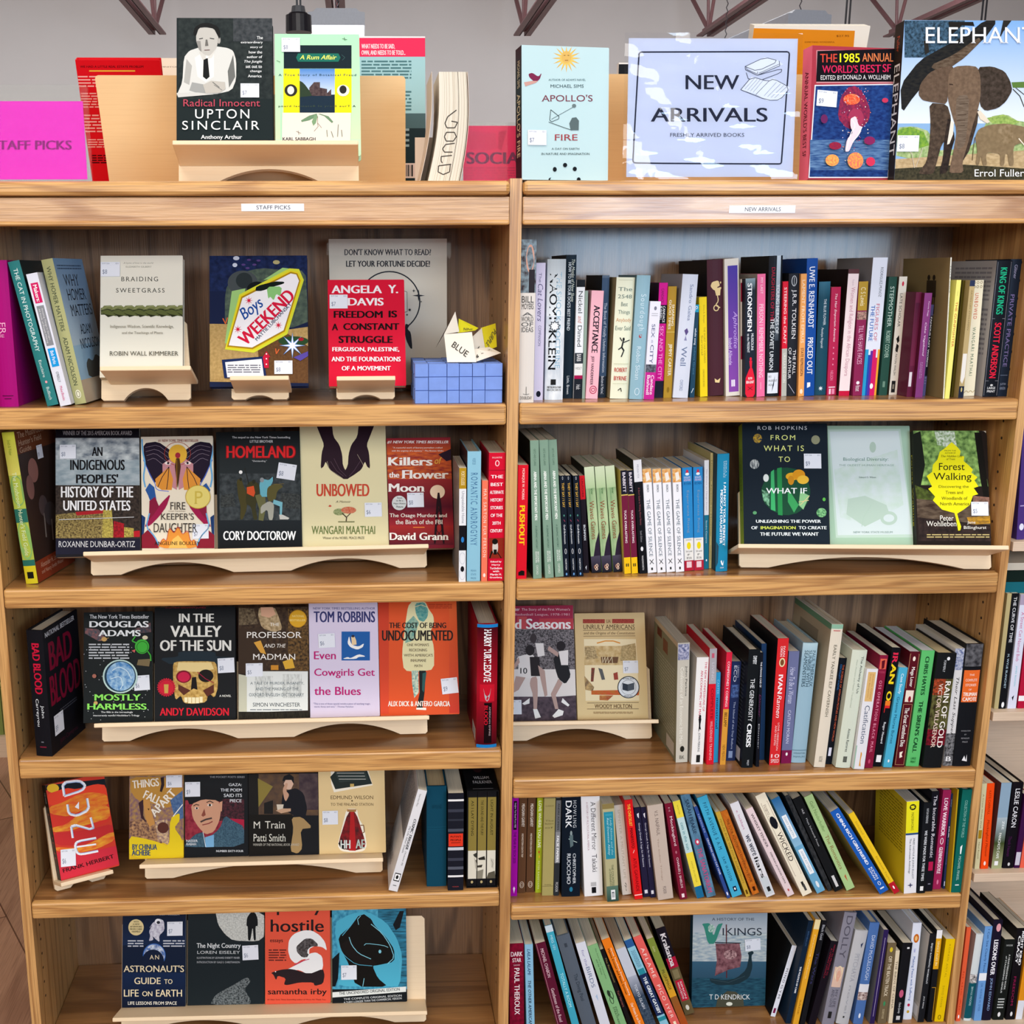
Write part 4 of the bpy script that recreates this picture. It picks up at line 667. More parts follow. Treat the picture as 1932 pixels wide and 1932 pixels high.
place_row(H['R2'], '\n'.join([
'974 1092.4 976 877.7 19|d8182a|bright red paperback with large yellow capitals, against the divider|v 38 3 66 30 f8d0c8,b MONIQUE W. MORRIS;v 22 35 74 70 f6cc18,B PUSHOUT;p 15120f 20 97 80 97 80 93 50 92.4 20 94',
rep(G1, [('1006 1093 1000 831.7 16 L=0f1210 D=.18', 'leftmost of three identical sage green paperbacks'), ('1028.8 1091 1017.4 831 16 D=.18', 'middle of three identical sage green paperbacks'), ('1047.7 1089 1034 830.5 16 D=.18', 'rightmost of three identical sage green paperbacks')]),
rep(G2, [('1063.6 1088.8 1055.6 898 11', 'leftmost of three narrow black paperbacks with orange lettering'), ('1078 1088.5 1067 898 10', 'middle of three narrow black paperbacks with orange lettering'), ('1090 1088 1081 898 11', 'rightmost of three narrow black paperbacks with orange lettering')]),
'1102 1081.5 1093 898 9.5|221c24|thin black paperback with a red top|B 0 24 d8202a;v 34 3 70 22 6a1016,b CRUTCHER;v 30 50 72 66 d8dce0,B IRONMAN;p dde2e6 30 94 60 92 50 97',
rep(G3, [('1117 1081.5 1102 882 18 L=1c1c18', 'leftmost of three leafy pale green paperbacks'), ('1136.5 1080.7 1122 881 18', 'middle of three leafy pale green paperbacks'), ('1157.7 1079.7 1141.5 880 18', 'rightmost of three leafy pale green paperbacks')]),
rep(G4, [('1177.5 1083 1169.5 888 13', 'left one of two maroon paperbacks with a yellow foot'), ('1192 1082.6 1182.7 888 11.5', 'right one of two maroon paperbacks with a yellow foot')]),
'1207 1082.6 1194.6 868.6 15 L=141816|14151a|black paperback with a white top block and faint red lettering|B 0 19 e0e0e4;v 40 4 62 16 889 MELISSA FOX;v 32 24 62 57 8a4a52,s A Short Guide to Writing About History;v 34 62 58 72 8a8a90 Sixth Edition;e 30 76 62 80 e8e8ec;v 36 84 58 97 c8c8cc,b WADSWORTH',
rep(G5, [('1222.4 1081.5 1211.6 885.6 16.5', 'first from the left of four identical white paperbacks with orange tops'), ('1240.6 1081 1231 885.6 15.5', 'second from the left of four identical white paperbacks with orange tops'), ('1258 1080 1249 885.6 15.5', 'third from the left of four identical white paperbacks with orange tops'), ('1275.4 1079.7 1268.6 885 15.5', 'fourth from the left of four identical white paperbacks with orange tops')]),
rep(G6, [('1291.4 1077.4 1287 883 18', 'left of two blue paperbacks with a cartoon seal and red foot'), ('1310 1076.5 1307.8 882 17.5', 'right of two blue paperbacks with a cartoon seal and red foot')]),
'1328.5 1073.5 1329 868.6 9|e6e4e4|thin paperback, white above and teal below|v 34 8 62 46 8a6a90,s The House on Mango Street;B 50 100 1d7088;v 34 55 62 76 d0e4e8,s Sandra Cisneros;e 36 91 64 93 fff',
'1337.6 1072.4 1340.8 855 12|cbbf84|beige paperback with brown lettering|v 34 6 66 24 6a6038,s Houston;v 32 27 68 72 6a6038,s Farewell to Manzanar;v 36 80 64 93 6a6038 HOUGHTON',
'1350 1079 1353.5 857 33 r=.2 L=0f3c50|2186ae|wide blue paperback with white capitals|v 66 6 78 20 b8dcea ERIKA L.;v 50 6 62 20 b8dcea SANCHEZ;v 54 24 74 78 eef6fa,B I AM NOT YOUR PERFECT;v 28 30 48 76 eef6fa,B MEXICAN DAUGHTER;p 2e4a5a 2 74 20 78 16 92 2 96;p f0f6fa 38 91 46 90 56 93 66 90 60 95 46 94;t 36 96 66 97.2 f0f6fa KNOPF']),
 ', right bay second shelf', RB+'second shelf', XE+.0006, .4284)
# ---- right bay, third shelf
place_row(H['R3'], '''1275 1439 1279 1213.5 22 r=.05 D=.19 L=75745f|c5c0b2|grey paperback with a blue globe, beside the display stand|r 4 1 96 14 3c4a7a:c8c8dc:2:2:1;v 64 19 84 44 44443e John Perkins;v 26 20 54 84 efece0,x Confessions of an Economic Hit Man;e 34 86 70 91 22221e;t 30 94 74 97 55554c,s BK|r 0 0 100 100 85866c;B 0 4 c8b89c;r 14 5 34 12 6a3a2a;r 40 9 60 20 7a4a34;q 8 24 90 84 a8a890 22;r 60 86 92 97 c8c4b8
1304 1442.5 1312 1240.7 24 L=c8c4bc|ecebe8|white paperback with pink and red capitals and a running figure|v 70 4 88 50 c8345a,b THE NEW CONFESSIONS OF;v 40 12 58 56 c8345a,b AN ECONOMIC HIT MAN;e 44 53 62 57 15151a;p 15151a 40 56 66 56 58 63 68 68 56 66 46 70 48 62;v 42 70 64 88 44464c JOHN PERKINS;r 40 91 72 98 222
1331 1443 1337.5 1224 15|d41c2e|paperback with a grey top half and red lower half|B 0 30 a8a4aa;r 30 4 66 8 c05a70;v 34 12 70 27 c8c4cc LIVING;v 36 34 70 60 7a0f1c,s COMPLETE;v 34 62 70 96 f0b0b8,s WILDERNESS TRAINING
1346 1438.7 1351 1269 9|2f9acb|short thin sky blue paperback|T 8 24 8ad0ec CARTER;T 28 62 15405e,b menstrual
1357.6 1443 1368.5 1231 11 L=c03448|d82440|thin paperback, crimson above and gold below|v 30 8 70 48 f4d8dc,b CONFESIONES Y COBINGS;B 50 100 d8983a;T 53 66 3a2410,b BELLAMY;T 82 96 8a5a20 NEW MEXICO
1369.8 1435.6 1379 1248.5 17|27345f|navy paperback with pale lettering|v 60 4 82 16 aab8d8,s UMBERTO;v 26 4 56 20 dfe6f4,s ECO;r 10 23 90 36 5a7ab8:27345f:2:2:1;v 38 40 64 88 b8c8e8,s The Island of the Day Before;r 22 90 66 97 8aa0c8
1399 1449 1415.8 1226.5 23 h=1 r=.12 L=16191b D=.17|15191c|thick black hardcover with bold white capitals|v 40 5 72 12 dde2e4,b DIMERY;v 30 24 66 60 e8ecee,s THE GENEROSITY;v 26 62 66 82 f4f6f8,B CRISIS;v 44 93 62 98 d0d4d8 WILEY|q 40 12 90 84 3a4044 22;r 50 86 92 97 b8bcc0
1424 1447 1432 1231.6 8|14161e|narrow black paperback|T 8 30 dfe3e8,b THE STRANGE CASE OF;T 36 56 6a2a5a,i Dinner;v 36 62 64 84 c8ccd4 Dinner
1433 1434 1437 1215 12 D=.17|203c60|narrow dark blue hardcover|
1448 1444 1467 1205 23 L=1a1a1c|d42a2e|bright red paperback with a small round portrait|v 54 6 74 14 f6d8d8,b IVAN;v 30 6 50 14 f6d8d8,b ORKIN;e 26 15 80 22 e8d8a8;e 36 16 70 21 7a4a2a;v 30 28 70 43 f8e8e8,B IVAN;v 30 44 70 62 f8e8e8,i Ramen;v 54 66 70 88 f6d0d0 LOVE OBSESSION;v 30 68 46 84 f6d0d0 AND RECIPES;H 91 94 f6d0d0,b 10;H 95 98 f6d0d0,b SPEED
1473 1440.7 1493 1229 20 L=2a2a34|6a7096|slate violet paperback with a plum foot|v 24 14 72 46 c8cce4,i How To Be a Woman;v 34 52 62 82 c8cce4,s CAITLIN MORAN;B 88 100 7a1a48;e 40 90 60 93 eee
1492 1440 1516 1213.5 28 h=1 r=.15 D=.17|94b4c4|powder blue hardcover with dark condensed lettering|g 0 0 100 14 b8d4dc:94b4c4;v 68 6 90 36 2c4450,s PAUL THEROUX;v 42 6 64 36 2c4450,s SUNRISE WITH;v 16 6 38 36 2c4450,s SEAMONSTERS;B 89 89.5 5a7a8a;H 91 92.5 5a7a8a HOUGHTON;H 94 95.5 5a7a8a MIFFLIN
1535.5 1448.5 1570.5 1178.6 21 h=1 r=.1 D=.2 L=b3a88e|ddd3c0|tallest book, cream hardcover with a torn green jacket top|B 0 3 8ab49a;r 20 4 80 4.6 c05a5a;v 40 14 66 64 6a6454,s EARLY YANKEE ELF CAVERNISH;v 36 92 66 96 6a6454,s KALSTONE|r 0 0 100 4 6a9a7c;r 20 10 70 40 8f8672
1555.7 1442.5 1585 1242 14|141820|narrow black paperback with blue and red lettering|v 20 6 44 30 2a6aa8 KEN FOLLETT A NOVEL;v 54 6 80 78 c05a3a,b THE SCIENCE OF AFRICAN PEOPLES AND NEW WORLD;r 30 84 70 92 dde
1576 1450 1609 1227.8 30 h=1 r=.2 D=.17|cfd6c4|wide pale green hardcover with thin lettering|v 58 5 80 36 3c4440 The Alchemy of Us;v 34 8 44 48 a8b0a0,x How Humans and Matter Transformed;v 44 66 62 86 3c4440,x Ainissa Ramirez;r 40 90 66 95 5a5e56
1608 1452 1635 1262.7 22|dfdfe2|white paperback with a tan label and an orange cat|r 16 3 84 32 d8b070;v 56 5 72 30 b08040 Jackson Galaxy;v 32 5 46 28 b08040 Kate Benjamin;v 30 36 74 74 5a6478,x Catification;p d8942a 48 82 62 84 56 92 66 98 54 96 48 98 50 90;r 0 76 8 100 8ab49a
1631 1449.5 1661 1236.8 15|831a38|maroon paperback with an orange portrait at its top|r 12 3 92 12 d8604a;p 5a1020 30 5 70 4 70 11 40 12;H 14 15.5 c04a6a TODD;v 34 22 68 86 e08aa4,bw OSS OPERATION BLACK MAIL;e 34 92 60 96 c04a6a
1646.3 1447 1684 1222.6 17|121318|black paperback with red, yellow and orange capitals|v 22 4 80 13 d82a4a,B IR;v 22 13 80 30 f0d020,B AN;v 22 36 80 44 f0d020,B O;v 22 44 80 48 e87a28,B I;v 22 48 80 54 d82a2a,B L;v 34 62 66 80 e0e4e8,b Roger Howard;r 24 90 80 96 e8e8ea
1665.4 1448.5 1696 1260 18|49a9c9|turquoise paperback with white lettering|v 28 6 66 26 f0f8fa Case Study;v 30 29 62 76 0f4460 Graeme Macrae Burnet;e 40 92 60 95 eee
1685.6 1447.7 1716.7 1230 20 p=cfcfcf|54131e|maroon paperback framed in thin gold lines|l c8a070 3 8 2 92 2 92 31 8 31 8 2;e 36 4 62 8 f0e0d0;v 28 13 70 30 f4ece4,b Mega Lover;r 14 33 90 43 e8d8c8;e 44 38 72 43 8a1a2a;l c8a070 3 8 45 92 45 92 98 8 98 8 45;v 28 48 70 82 f4ece4,b The Great Gumshoe Diva;p f0e0d0 34 87 66 86 56 89 68 91 40 92
1709 1446.4 1740 1227.8 24 p=cfcfcf|5cba6a|bright green paperback with dark green capitals|v 36 5 66 38 123f22,B CHRIS HAYES;v 34 43 66 88 123f22,B THE SIREN'S CALL;t 30 92 70 94 1c6a34,b LARGE;t 30 95 70 97 1c6a34,b PRINT
1741 1449.5 1771 1233 35 h=1 r=.08 D=.17 p=d0bc90|17191b|thick black hardcover with a mural scene and wide white lettering|r 0 22 100 80 6a6a3a:2a2018:2:1:1;r 0 22 60 36 b84a2a:4a2a1a:2:2:1;r 0 66 100 80 8a1a2a:3a1018:2:2:1;e 50 3 66 6 e8e8ea;v 36 6 48 16 c8ccd0 FORMERLY;v 58 24 88 82 f2ece4,b RAIN OF GOLD;v 26 26 48 82 e0c8b8,b VICTOR VILLASENOR
1779 1445 1803.4 1224 17|d6d4d2|white and black paperback with brush script|r 0 0 100 18 4a5a8a:c8ccd8:2:2:1;v 34 24 76 76 2a2624,i Their Last Suppers;r 0 72 100 100 18181c:8a8a8c:2:2:1;t 24 92 80 96 e8e8e8,b B
1798 1446 1821.5 1215.6 33 h=1 r=.1 D=.18 L=1c1c1e|15171b|thick black hardcover with an orange label, last in the row|r 4 0 96 18 6a6a6e:2a2a2e:1:1:1;r 6 21 94 47 e0672a;t 36 24 64 25.5 f8e0d0,s THE;t 18 28 82 30 f8e0d0,s COMPLETE;t 20 32 80 34 f8e0d0,s STORIES;t 40 36 56 37.4 f8e0d0,s OF;t 12 39 90 42 f8e8dc,Bs TRUMAN;t 12 43 90 46 f8e8dc,Bs CAPOTE;t 24 70 76 71 9a9a9e INTRODUCTION;t 44 73 56 74 9a9a9e BY;t 28 76 74 77.2 9a9a9e REYNOLDS;t 36 79 66 80.2 9a9a9e PRICE;p e8e8ea 44 95 56 91 66 95 70 90 74 96''',
 ', right bay third shelf', RB+'third shelf', .245, XB-.0006)
# ---- right bay, fourth shelf
G7 = '5d3f2a|v 34 6 72 30 e6dccc,bx MEAGHAN GARVEY;v 38 37 62 62 d8c8b4,b MIDWESTERN DEATH TRIP;c 26 88 76 94.5 d8c8b4 6;c 38 89.6 64 93 d8c8b4 4'
G8 = '23203a|p e8e8f0 34 7 66 6 60 12 40 10;v 34 17 68 66 d4d4e4 George Orwell: A Sage for All Seasons;r 24 92 72 96 dcdce4'
place_row(H['R4'], '\n'.join(['''963.5 1691 965 1506 12|a010a0|magenta paperback against the divider|r 24 3 76 32 17101e;v 34 5 64 30 e8d8f0 Insights You Need From HBR;v 30 34 70 66 4a0a5a,b THE YEAR IN TECH 2025;p f4e0f8 34 92 50 90 66 92 50 97''',
rep(G7, [('976.7 1685 979 1506 14.5', 'left one of two identical brown paperbacks'), ('992.7 1684 994.5 1506 14.5', 'right one of two identical brown paperbacks')]),
'''1010 1684.6 1011.6 1506 11|a4b428|thin lime green paperback|v 26 3 76 52 f4f6dc,b LOVE WHERE YOU LIVE;e 36 55 60 58 c04a2a;e 44 60 66 63 e0b02a;v 34 66 64 96 dfe8b0,w PETER KAGEYAMA
1022.5 1690 1023.8 1506.6 21|a79c62|khaki cloth hardcover with faint lettering|H 7 8.5 6a6038,s GLASGOW;B 90 90.5 7a7048;H 22 23.5 6a6038,s The;H 25 26.5 6a6038,s Builders;H 29 30.5 6a6038,s of;t 20 88 80 89.5 6a6038,s Doubleday
1045 1690 1045.8 1506.6 11.5|6c6e70|narrow grey paperback, charcoal at its foot|B 0 2 222;v 34 5 68 32 1c1e22,b ANDRE ACIMAN;B 34 66 8a8c8e;v 28 38 74 65 f2f2f2,B FALSE PAPERS;B 66 100 2c3034;T 86 96 c8c8c8 PICADOR
1057.4 1692.4 1058 1506 37|101a26|wide black paperback with a tiny knight holding a sword|v 60 3 78 30 cfd6dc,w HOWLING;v 20 3 52 30 eef2f4,b DARK;e 44 33 56 38 8a9a9c;p 5a6e72 40 38 60 37 62 48 46 50;l c8dcd8 3 36 41 82 45;v 60 56 76 87 cfd6dc,b CHRISTOPHER;v 28 56 48 87 cfd6dc,b RUOCCHIO;e 42 90 60 95 2a7a9a
1102.7 1692 1095.7 1502.7 36 r=.04|ececee|wide white paperback with slender grey and maroon lettering|v 50 6 76 54 4a4648,sx A Different Mirror;v 26 6 36 54 a87a88,s A HISTORY OF MULTICULTURAL AMERICA;v 48 58 74 76 4a4648,s Takaki;r 36 86 66 90 b8b8ba;r 40 91 64 97 15151a
1144.6 1702.8 1135 1518 23|b3ae84|worn cream and teal paperback with a looping title|B 0 5 8a7a4a;r 8 8 88 56 2a8aa0;r 20 10 76 12 3c9ab0;v 52 14 74 52 9ad0d8,i Lady Almina and the;v 26 14 48 52 b8e0e4,i Real Downton Abbey;v 50 62 68 84 4a5a3a,s THE COUNTESS;v 30 66 46 86 4a5a3a,s of CARNARVON;g 0 84 100 100 5a7a6a:2c4a44;r 36 88 72 98 e8ecec;t 44 90 64 96 234,b m
1174.6 1689 1158.3 1520 17|d6cfc2|worn off-white paperback|v 34 5 60 82 b4aa98,s SPINSTER A MILITANT LIFE;v 34 86 58 96 6a6458,i fp
1197.7 1697.6 1177.7 1510.5 15|de1c20|bright red paperback with yellow and black lettering|v 30 4 66 26 f2c84a,b THE CHECKLIST;v 30 28 66 48 3a0a10,b MANIFESTO;l f8d8d0 6 40 53 60 50;v 30 58 70 92 7a0c14 ATUL GAWANDE;B 95 96 ffd0c8''',
rep(G8, [('1214.5 1693 1196 1524.7 12', 'left one of two dark indigo paperbacks'), ('1227.4 1694 1209 1524 11', 'right one of two dark indigo paperbacks')]),
'''1241 1699 1220 1521 30|c2b2a4|wide beige paperback with sparse dark lettering|v 40 6 62 32 6a5c58,sx V.S. NAIPAUL;v 36 35 48 80 a08878,s The Indian Trilogy;v 40 86 60 94 6a5c58,s PICADOR
1283 1704.6 1254 1517.5 14 D=.15|781830|maroon hardcover-sized paperback with script lettering|v 36 4 60 8 b89098 H;v 28 13 72 44 f0dce0,s Mockingbird;e 38 49 60 52 b06a7a;v 30 56 66 88 f0dce0,s CHARLES J. SHIELDS;r 30 94 66 98 f0dce0
1315.4 1695.5 1269 1513 14|bcd8d8|narrow paperback banded in yellow, pale green and blue|B 0 17 ecd844;v 40 4 60 14 a89a30 WINTER;v 30 22 70 50 4a8a94,s cats in the sun;B 53 88 ecd844;v 40 62 60 84 a89a30 HANS SILVESTER;B 88 100 1c6a94
1334 1694 1284 1501.4 20|5f8aa6:2c4a66:1:.5:.6|grey-blue paperback with pink lettering and a red oval|v 30 5 70 38 1f2e44,sb SARAH PEARSE;e 24 43 76 49 c03a5a;e 40 44.5 64 47.5 f0f0f0;v 26 52 74 96 c8487a,sb THE SANATORIUM
1370 1697 1307 1523.4 9|2f4a8c|narrow royal blue paperback|v 30 8 70 28 9ab0dc NEEDLES;v 30 34 74 74 d8e0f0,b CRAFTING WITH CAT HAIR;e 30 93 70 97 eef
1382 1694 1315 1506.6 20|42aace|sky blue paperback with dark blue capitals|v 34 6 68 54 123a5a,w FIFTH AVENUE 5 A.M.;v 34 60 62 84 123a5a,w SAM WASSON;r 36 90 70 95 15203a;r 46 91.5 60 93.5 fff
1408 1693 1350 1533.8 9|c4a03a|narrow gold paperback|v 30 8 72 84 8a6418,s MIGUEL RUIZ THE FOUR AGREEMENTS;r 30 92 70 97 5a4010
1420 1689 1359 1532.5 14|b85c1e:d8842a:2:1:.6|rust orange paperback|v 34 10 68 86 4a2410,s THE FOUR AGREEMENTS COMPANION BOOK;r 34 91 70 96 3a1a08
1446 1699.4 1377 1518 18|dcdce0|white paperback with blue-black lettering|v 34 8 60 28 b05a8a e. lockhart;v 28 34 72 56 333a4c,b we were;v 28 58 72 80 15151a,b liars;p c8d0d4 10 78 90 80 92 98 8 98;r 40 90 74 95 222
1486 1694 1407 1528.6 15|e2ced0|pale pink paperback with slim capitals|v 34 6 66 44 4a3a40,b WHISKEY TENDER;v 36 50 64 86 4a3a40,b DEBORAH JACKSON TAFFA;e 40 92 64 95 c05a5a
1514 1700.7 1423.6 1500 21|ece4cc|cream paperback with a black disc and a framed title|l 6a4a44 2.5 20 8 84 8 84 80 20 80 20 8;v 40 10 56 20 6a4a44,s Gregory;v 28 10 40 22 6a4a44,s Maguire;e 20 22 84 34 15171f;v 30 38 76 66 3a2a2a,s WICKED;r 40 87 62 92 222;r 44 90 66 96 444
1542 1686.4 1455 1510 18|6aa6c8|light blue paperback with two rounded white name plates|g 0 0 100 50 2a6aa0:8ab8d4;r 22 18 78 42 eef2f4;v 38 20 62 40 8aa0b0 DAISY MARTIN;r 22 54 78 80 eef2f4;v 38 56 62 78 8aa0b0 ANNIE KITTEREY;e 34 88 66 95 dfe8ee
1563 1682 1481 1503 9|3c3e40:1c1e20:2:1:1|speckled charcoal paperback|
1575.6 1683 1495.4 1509 18|17191b|black paperback with small white lettering|v 40 12 60 17 c8c8ca HUE;v 38 22 62 52 b8babc Maya Schwandt Prose;r 34 84 66 96 d0d0d0
1597.6 1681 1517 1505 18 L=5a6a4a|a9c98a|light green paperback with lettering in two tones|v 32 6 68 38 6a8a50,s Galt Niederhoffer;v 30 42 70 78 8a6a3a,s The Romantics;p b85a3a 44 86 64 84 56 92
1660 1693.7 1566.6 1533.8 21 L=b09a60 p=b8b2a6|1f5cb4|blue paperback with white capitals, steeply leaning|v 38 4 68 66 f0f4fa,B CHINA RICH GIRLFRIEND;v 56 70 76 84 e0e8f4,b KEVIN;v 30 70 50 84 e0e8f4,b KWAN;c 40 87 64 91 dfe8f4 6;r 30 94 74 95.5 dfe8f4
1687 1689 1600.7 1537.6 13 D=.13 p=b8b2a6|ecc428|yellow paperback with a red foot, steeply leaning|v 34 10 66 26 b8941c Stitched;v 40 28 56 50 c8a424 a memoir;v 30 54 66 86 b8941c,s Elizabeth Taylor;B 87 100 b81c2c;e 36 91 60 95 fff
1705 1689.8 1711 1513 23 L=b8a828 p=b8b2a6|e6e6ea|yellow-topped white paperback with a black disc|B 0 34 e8e024;e 24 3 76 9.5 15151a;t 34 4.5 66 8 e8e024,b SF;v 40 12 60 31 6a6418 MASTERWORKS;B 34 36 2a4a7a;v 56 40 74 84 3a4450 FRED HOYLE & JOHN ELLIOT;v 28 40 46 78 3a4450 The Andromeda Anthology;* 50 91 24 8 4 4a4a6a|B 0 100 c8b82a;q 14 6 90 60 8a7e1a 16
1729.6 1693 1744 1515.6 15 h=1|15181c|black hardcover with narrow white lettering|v 36 6 62 22 c8ccd0 KAITLIN GREENIDGE;v 34 30 66 86 e0e4e8,b WE WERE MADE FOR THESE TIMES;r 30 92 70 97 e8e8e8
1745.7 1682 1759 1493.6 13 D=.17|16161e|black paperback with flowing white title and a crimson block|v 30 4 76 66 e8e4ec,s The Incurable Romantic;r 20 70 84 79 b81c4c;r 30 92 66 93 889
1759.4 1678 1776 1491 17 D=.17|9c2452|crimson paperback with heavy white capitals|v 28 8 74 46 f4dce6,B LOVE WARRIOR;c 34 48 66 54 f4dce6 8;v 28 57 72 84 f4dce6,B GLENNON DOYLE;e 40 90 62 95 d87aa0
1777.5 1677 1793 1498 10|27345c|narrow navy paperback|v 36 6 66 14 c8ccdc Pinker;v 30 34 70 46 e8ecf4,B DUR;v 30 47 60 74 8a94b8 the awakening;r 30 92 70 97 dfe4f0
1787 1684 1802 1490 7|b8981c|thin mustard hardcover|
1796 1685 1817.6 1490.5 18 h=1 r=.1|0f6258|deep green hardcover with faint white lettering, last in the row|v 36 10 64 46 8ac0b4,s COLLECTION OF THE WORLD;p eef4f2 40 55 60 53 56 62 44 62;v 36 64 60 88 a8d0c8,s MICHAEL FINKEL;r 30 92 70 93 dfe8e6''']),
 ', right bay fourth shelf', RB+'fourth shelf', XE+.0006, XB-.0006)
# ---- right bay, bottom shelf
place_row(H['R5'], '''962 1948 960.4 1781.5 27|8c1030:4a0a1c:1:1:.7|dark red paperback with white capitals, against the divider|t 12 9 92 14 f0e4e8,b DARK;t 22 16 82 20.5 f0e4e8,b STAR;t 30 23 72 24.6 e0b8c4 SAFARI;v 34 27 70 80 f0e4e8,b PAUL THEROUX
994 1950 990 1782.8 15|88bcd8|light blue paperback with dark slanted capitals|v 28 5 66 34 1c3a6a,bi LAILA LALAMI;v 28 40 66 94 16243c,bi THE OTHER AMERICANS
1055 1955 1009.5 1782 20 D=.16|5a1830|maroon hardcover with slender white lettering, leaning left|v 36 6 66 38 e8c8d0,s MICHAEL CHABON;v 34 50 66 88 e8c8d0,s Gentlemen of the Road;l c89098 3 12 0 12 100
1083 1953 1027.6 1748 14|3fa4bc|narrow cyan paperback with a white top|B 0 6 c8d8e0;v 34 9 66 22 b8dce6 MEG 101;v 30 44 70 76 b8ecf2,s TOTALLY A ROOM
1103 1955 1049.6 1768.6 26 h=1 r=.15|56606c|slate grey hardcover with dark lettering, leaning left|r 40 8 60 12 3a424c;v 34 40 70 68 333c46,s The Diving Pool
1136 1955 1086 1781.5 19|d6dae4|white paperback with pale violet lettering, leaning left|v 34 8 60 26 8a84b4,s for the;v 30 27 68 50 6a7a9a,s BIRDS;p a8c0dc 40 60 62 58 56 66
1166 1957 1108 1786.7 21|82b47c|mid green paperback with thin dark lettering, leaning left|v 56 4 72 40 3c5a3a,s The Swerve the Philosopher;v 34 16 50 34 3c5a3a,s and the Worm;e 26 52 54 60 2a3a2a;c 44 54 74 63 2a3a2a 6;c 30 60 60 68 2a3a2a 6;v 50 72 66 84 3c5a3a,s PAUL;v 30 72 46 94 3c5a3a,s STRATHERN
1190 1955 1132 1793 8|171416|very thin black paperback|T 10 40 a08a50 The Reconquest;T 50 70 a05a50 Yuri Herrera
1204 1955 1135 1775 17|ea7c1e|bright orange paperback with black and white lettering|v 54 10 76 62 f8e8d0,b Greta Thunberg Svante Thunberg;v 26 10 48 60 2a1608,b Malena Ernman and Beata Ernman;v 34 70 66 94 f8e8d0,b Our House Is on Fire
1222 1955 1162 1793 20|c2c8d4|pale paperback shading to grey-blue with city lights|g 0 34 100 60 a8b0c0:2a3c52;B 60 100 22344a:4a5a6a:2:2:1;v 36 44 62 74 d8e0ea TOKYO GLASH
1250 1955 1177.7 1776 16|8ac4d8|light blue paperback with a navy title panel|r 0 0 100 8 2a5a94;v 62 12 76 30 3a5a7a FITZGERALD;v 44 12 58 30 3a5a7a WOODMAN;v 26 12 40 30 3a5a7a MAYNARD;r 10 32 90 38 2a8a9a;r 0 38 100 84 1c2c54;v 30 41 70 82 e8f0f4,B THE GREAT GATSBY;r 0 86 100 90 2a8a9a
1270 1955 1194.6 1770 17|e0605a|coral red paperback with spaced white capitals|v 30 12 68 44 f8dcd4,w AFLAME;v 30 52 68 88 f8dcd4,w PICO IYER;r 34 92 64 97 f8e8c8
1288 1948 1220.5 1773.8 14|7a8a3a|paperback fading from olive green to orange|g 0 30 100 64 7a8a3a:e0a028;g 0 64 100 100 8a5a2a:b04a1c;v 34 8 60 14 c8c890 Zadie;v 30 34 68 56 3a3418,s PILGRIMAGE
1293 1916 1237 1754 19|1c1620|black and crimson paperback with one large white word|B 34 46 b81c3c;v 24 6 78 44 f2e8ea,Bs Krakatoa;B 46 100 6a5a3c;r 20 48 80 58 8a7c58;r 14 60 92 84 c8203c;v 58 62 76 82 f4dce0,b SIMON;v 30 62 48 82 f4dce0,b WINCHESTER;e 30 89 66 95 e8e0d0''',
 ', right bay bottom shelf', RB+'bottom shelf', XE+.0006, .42)
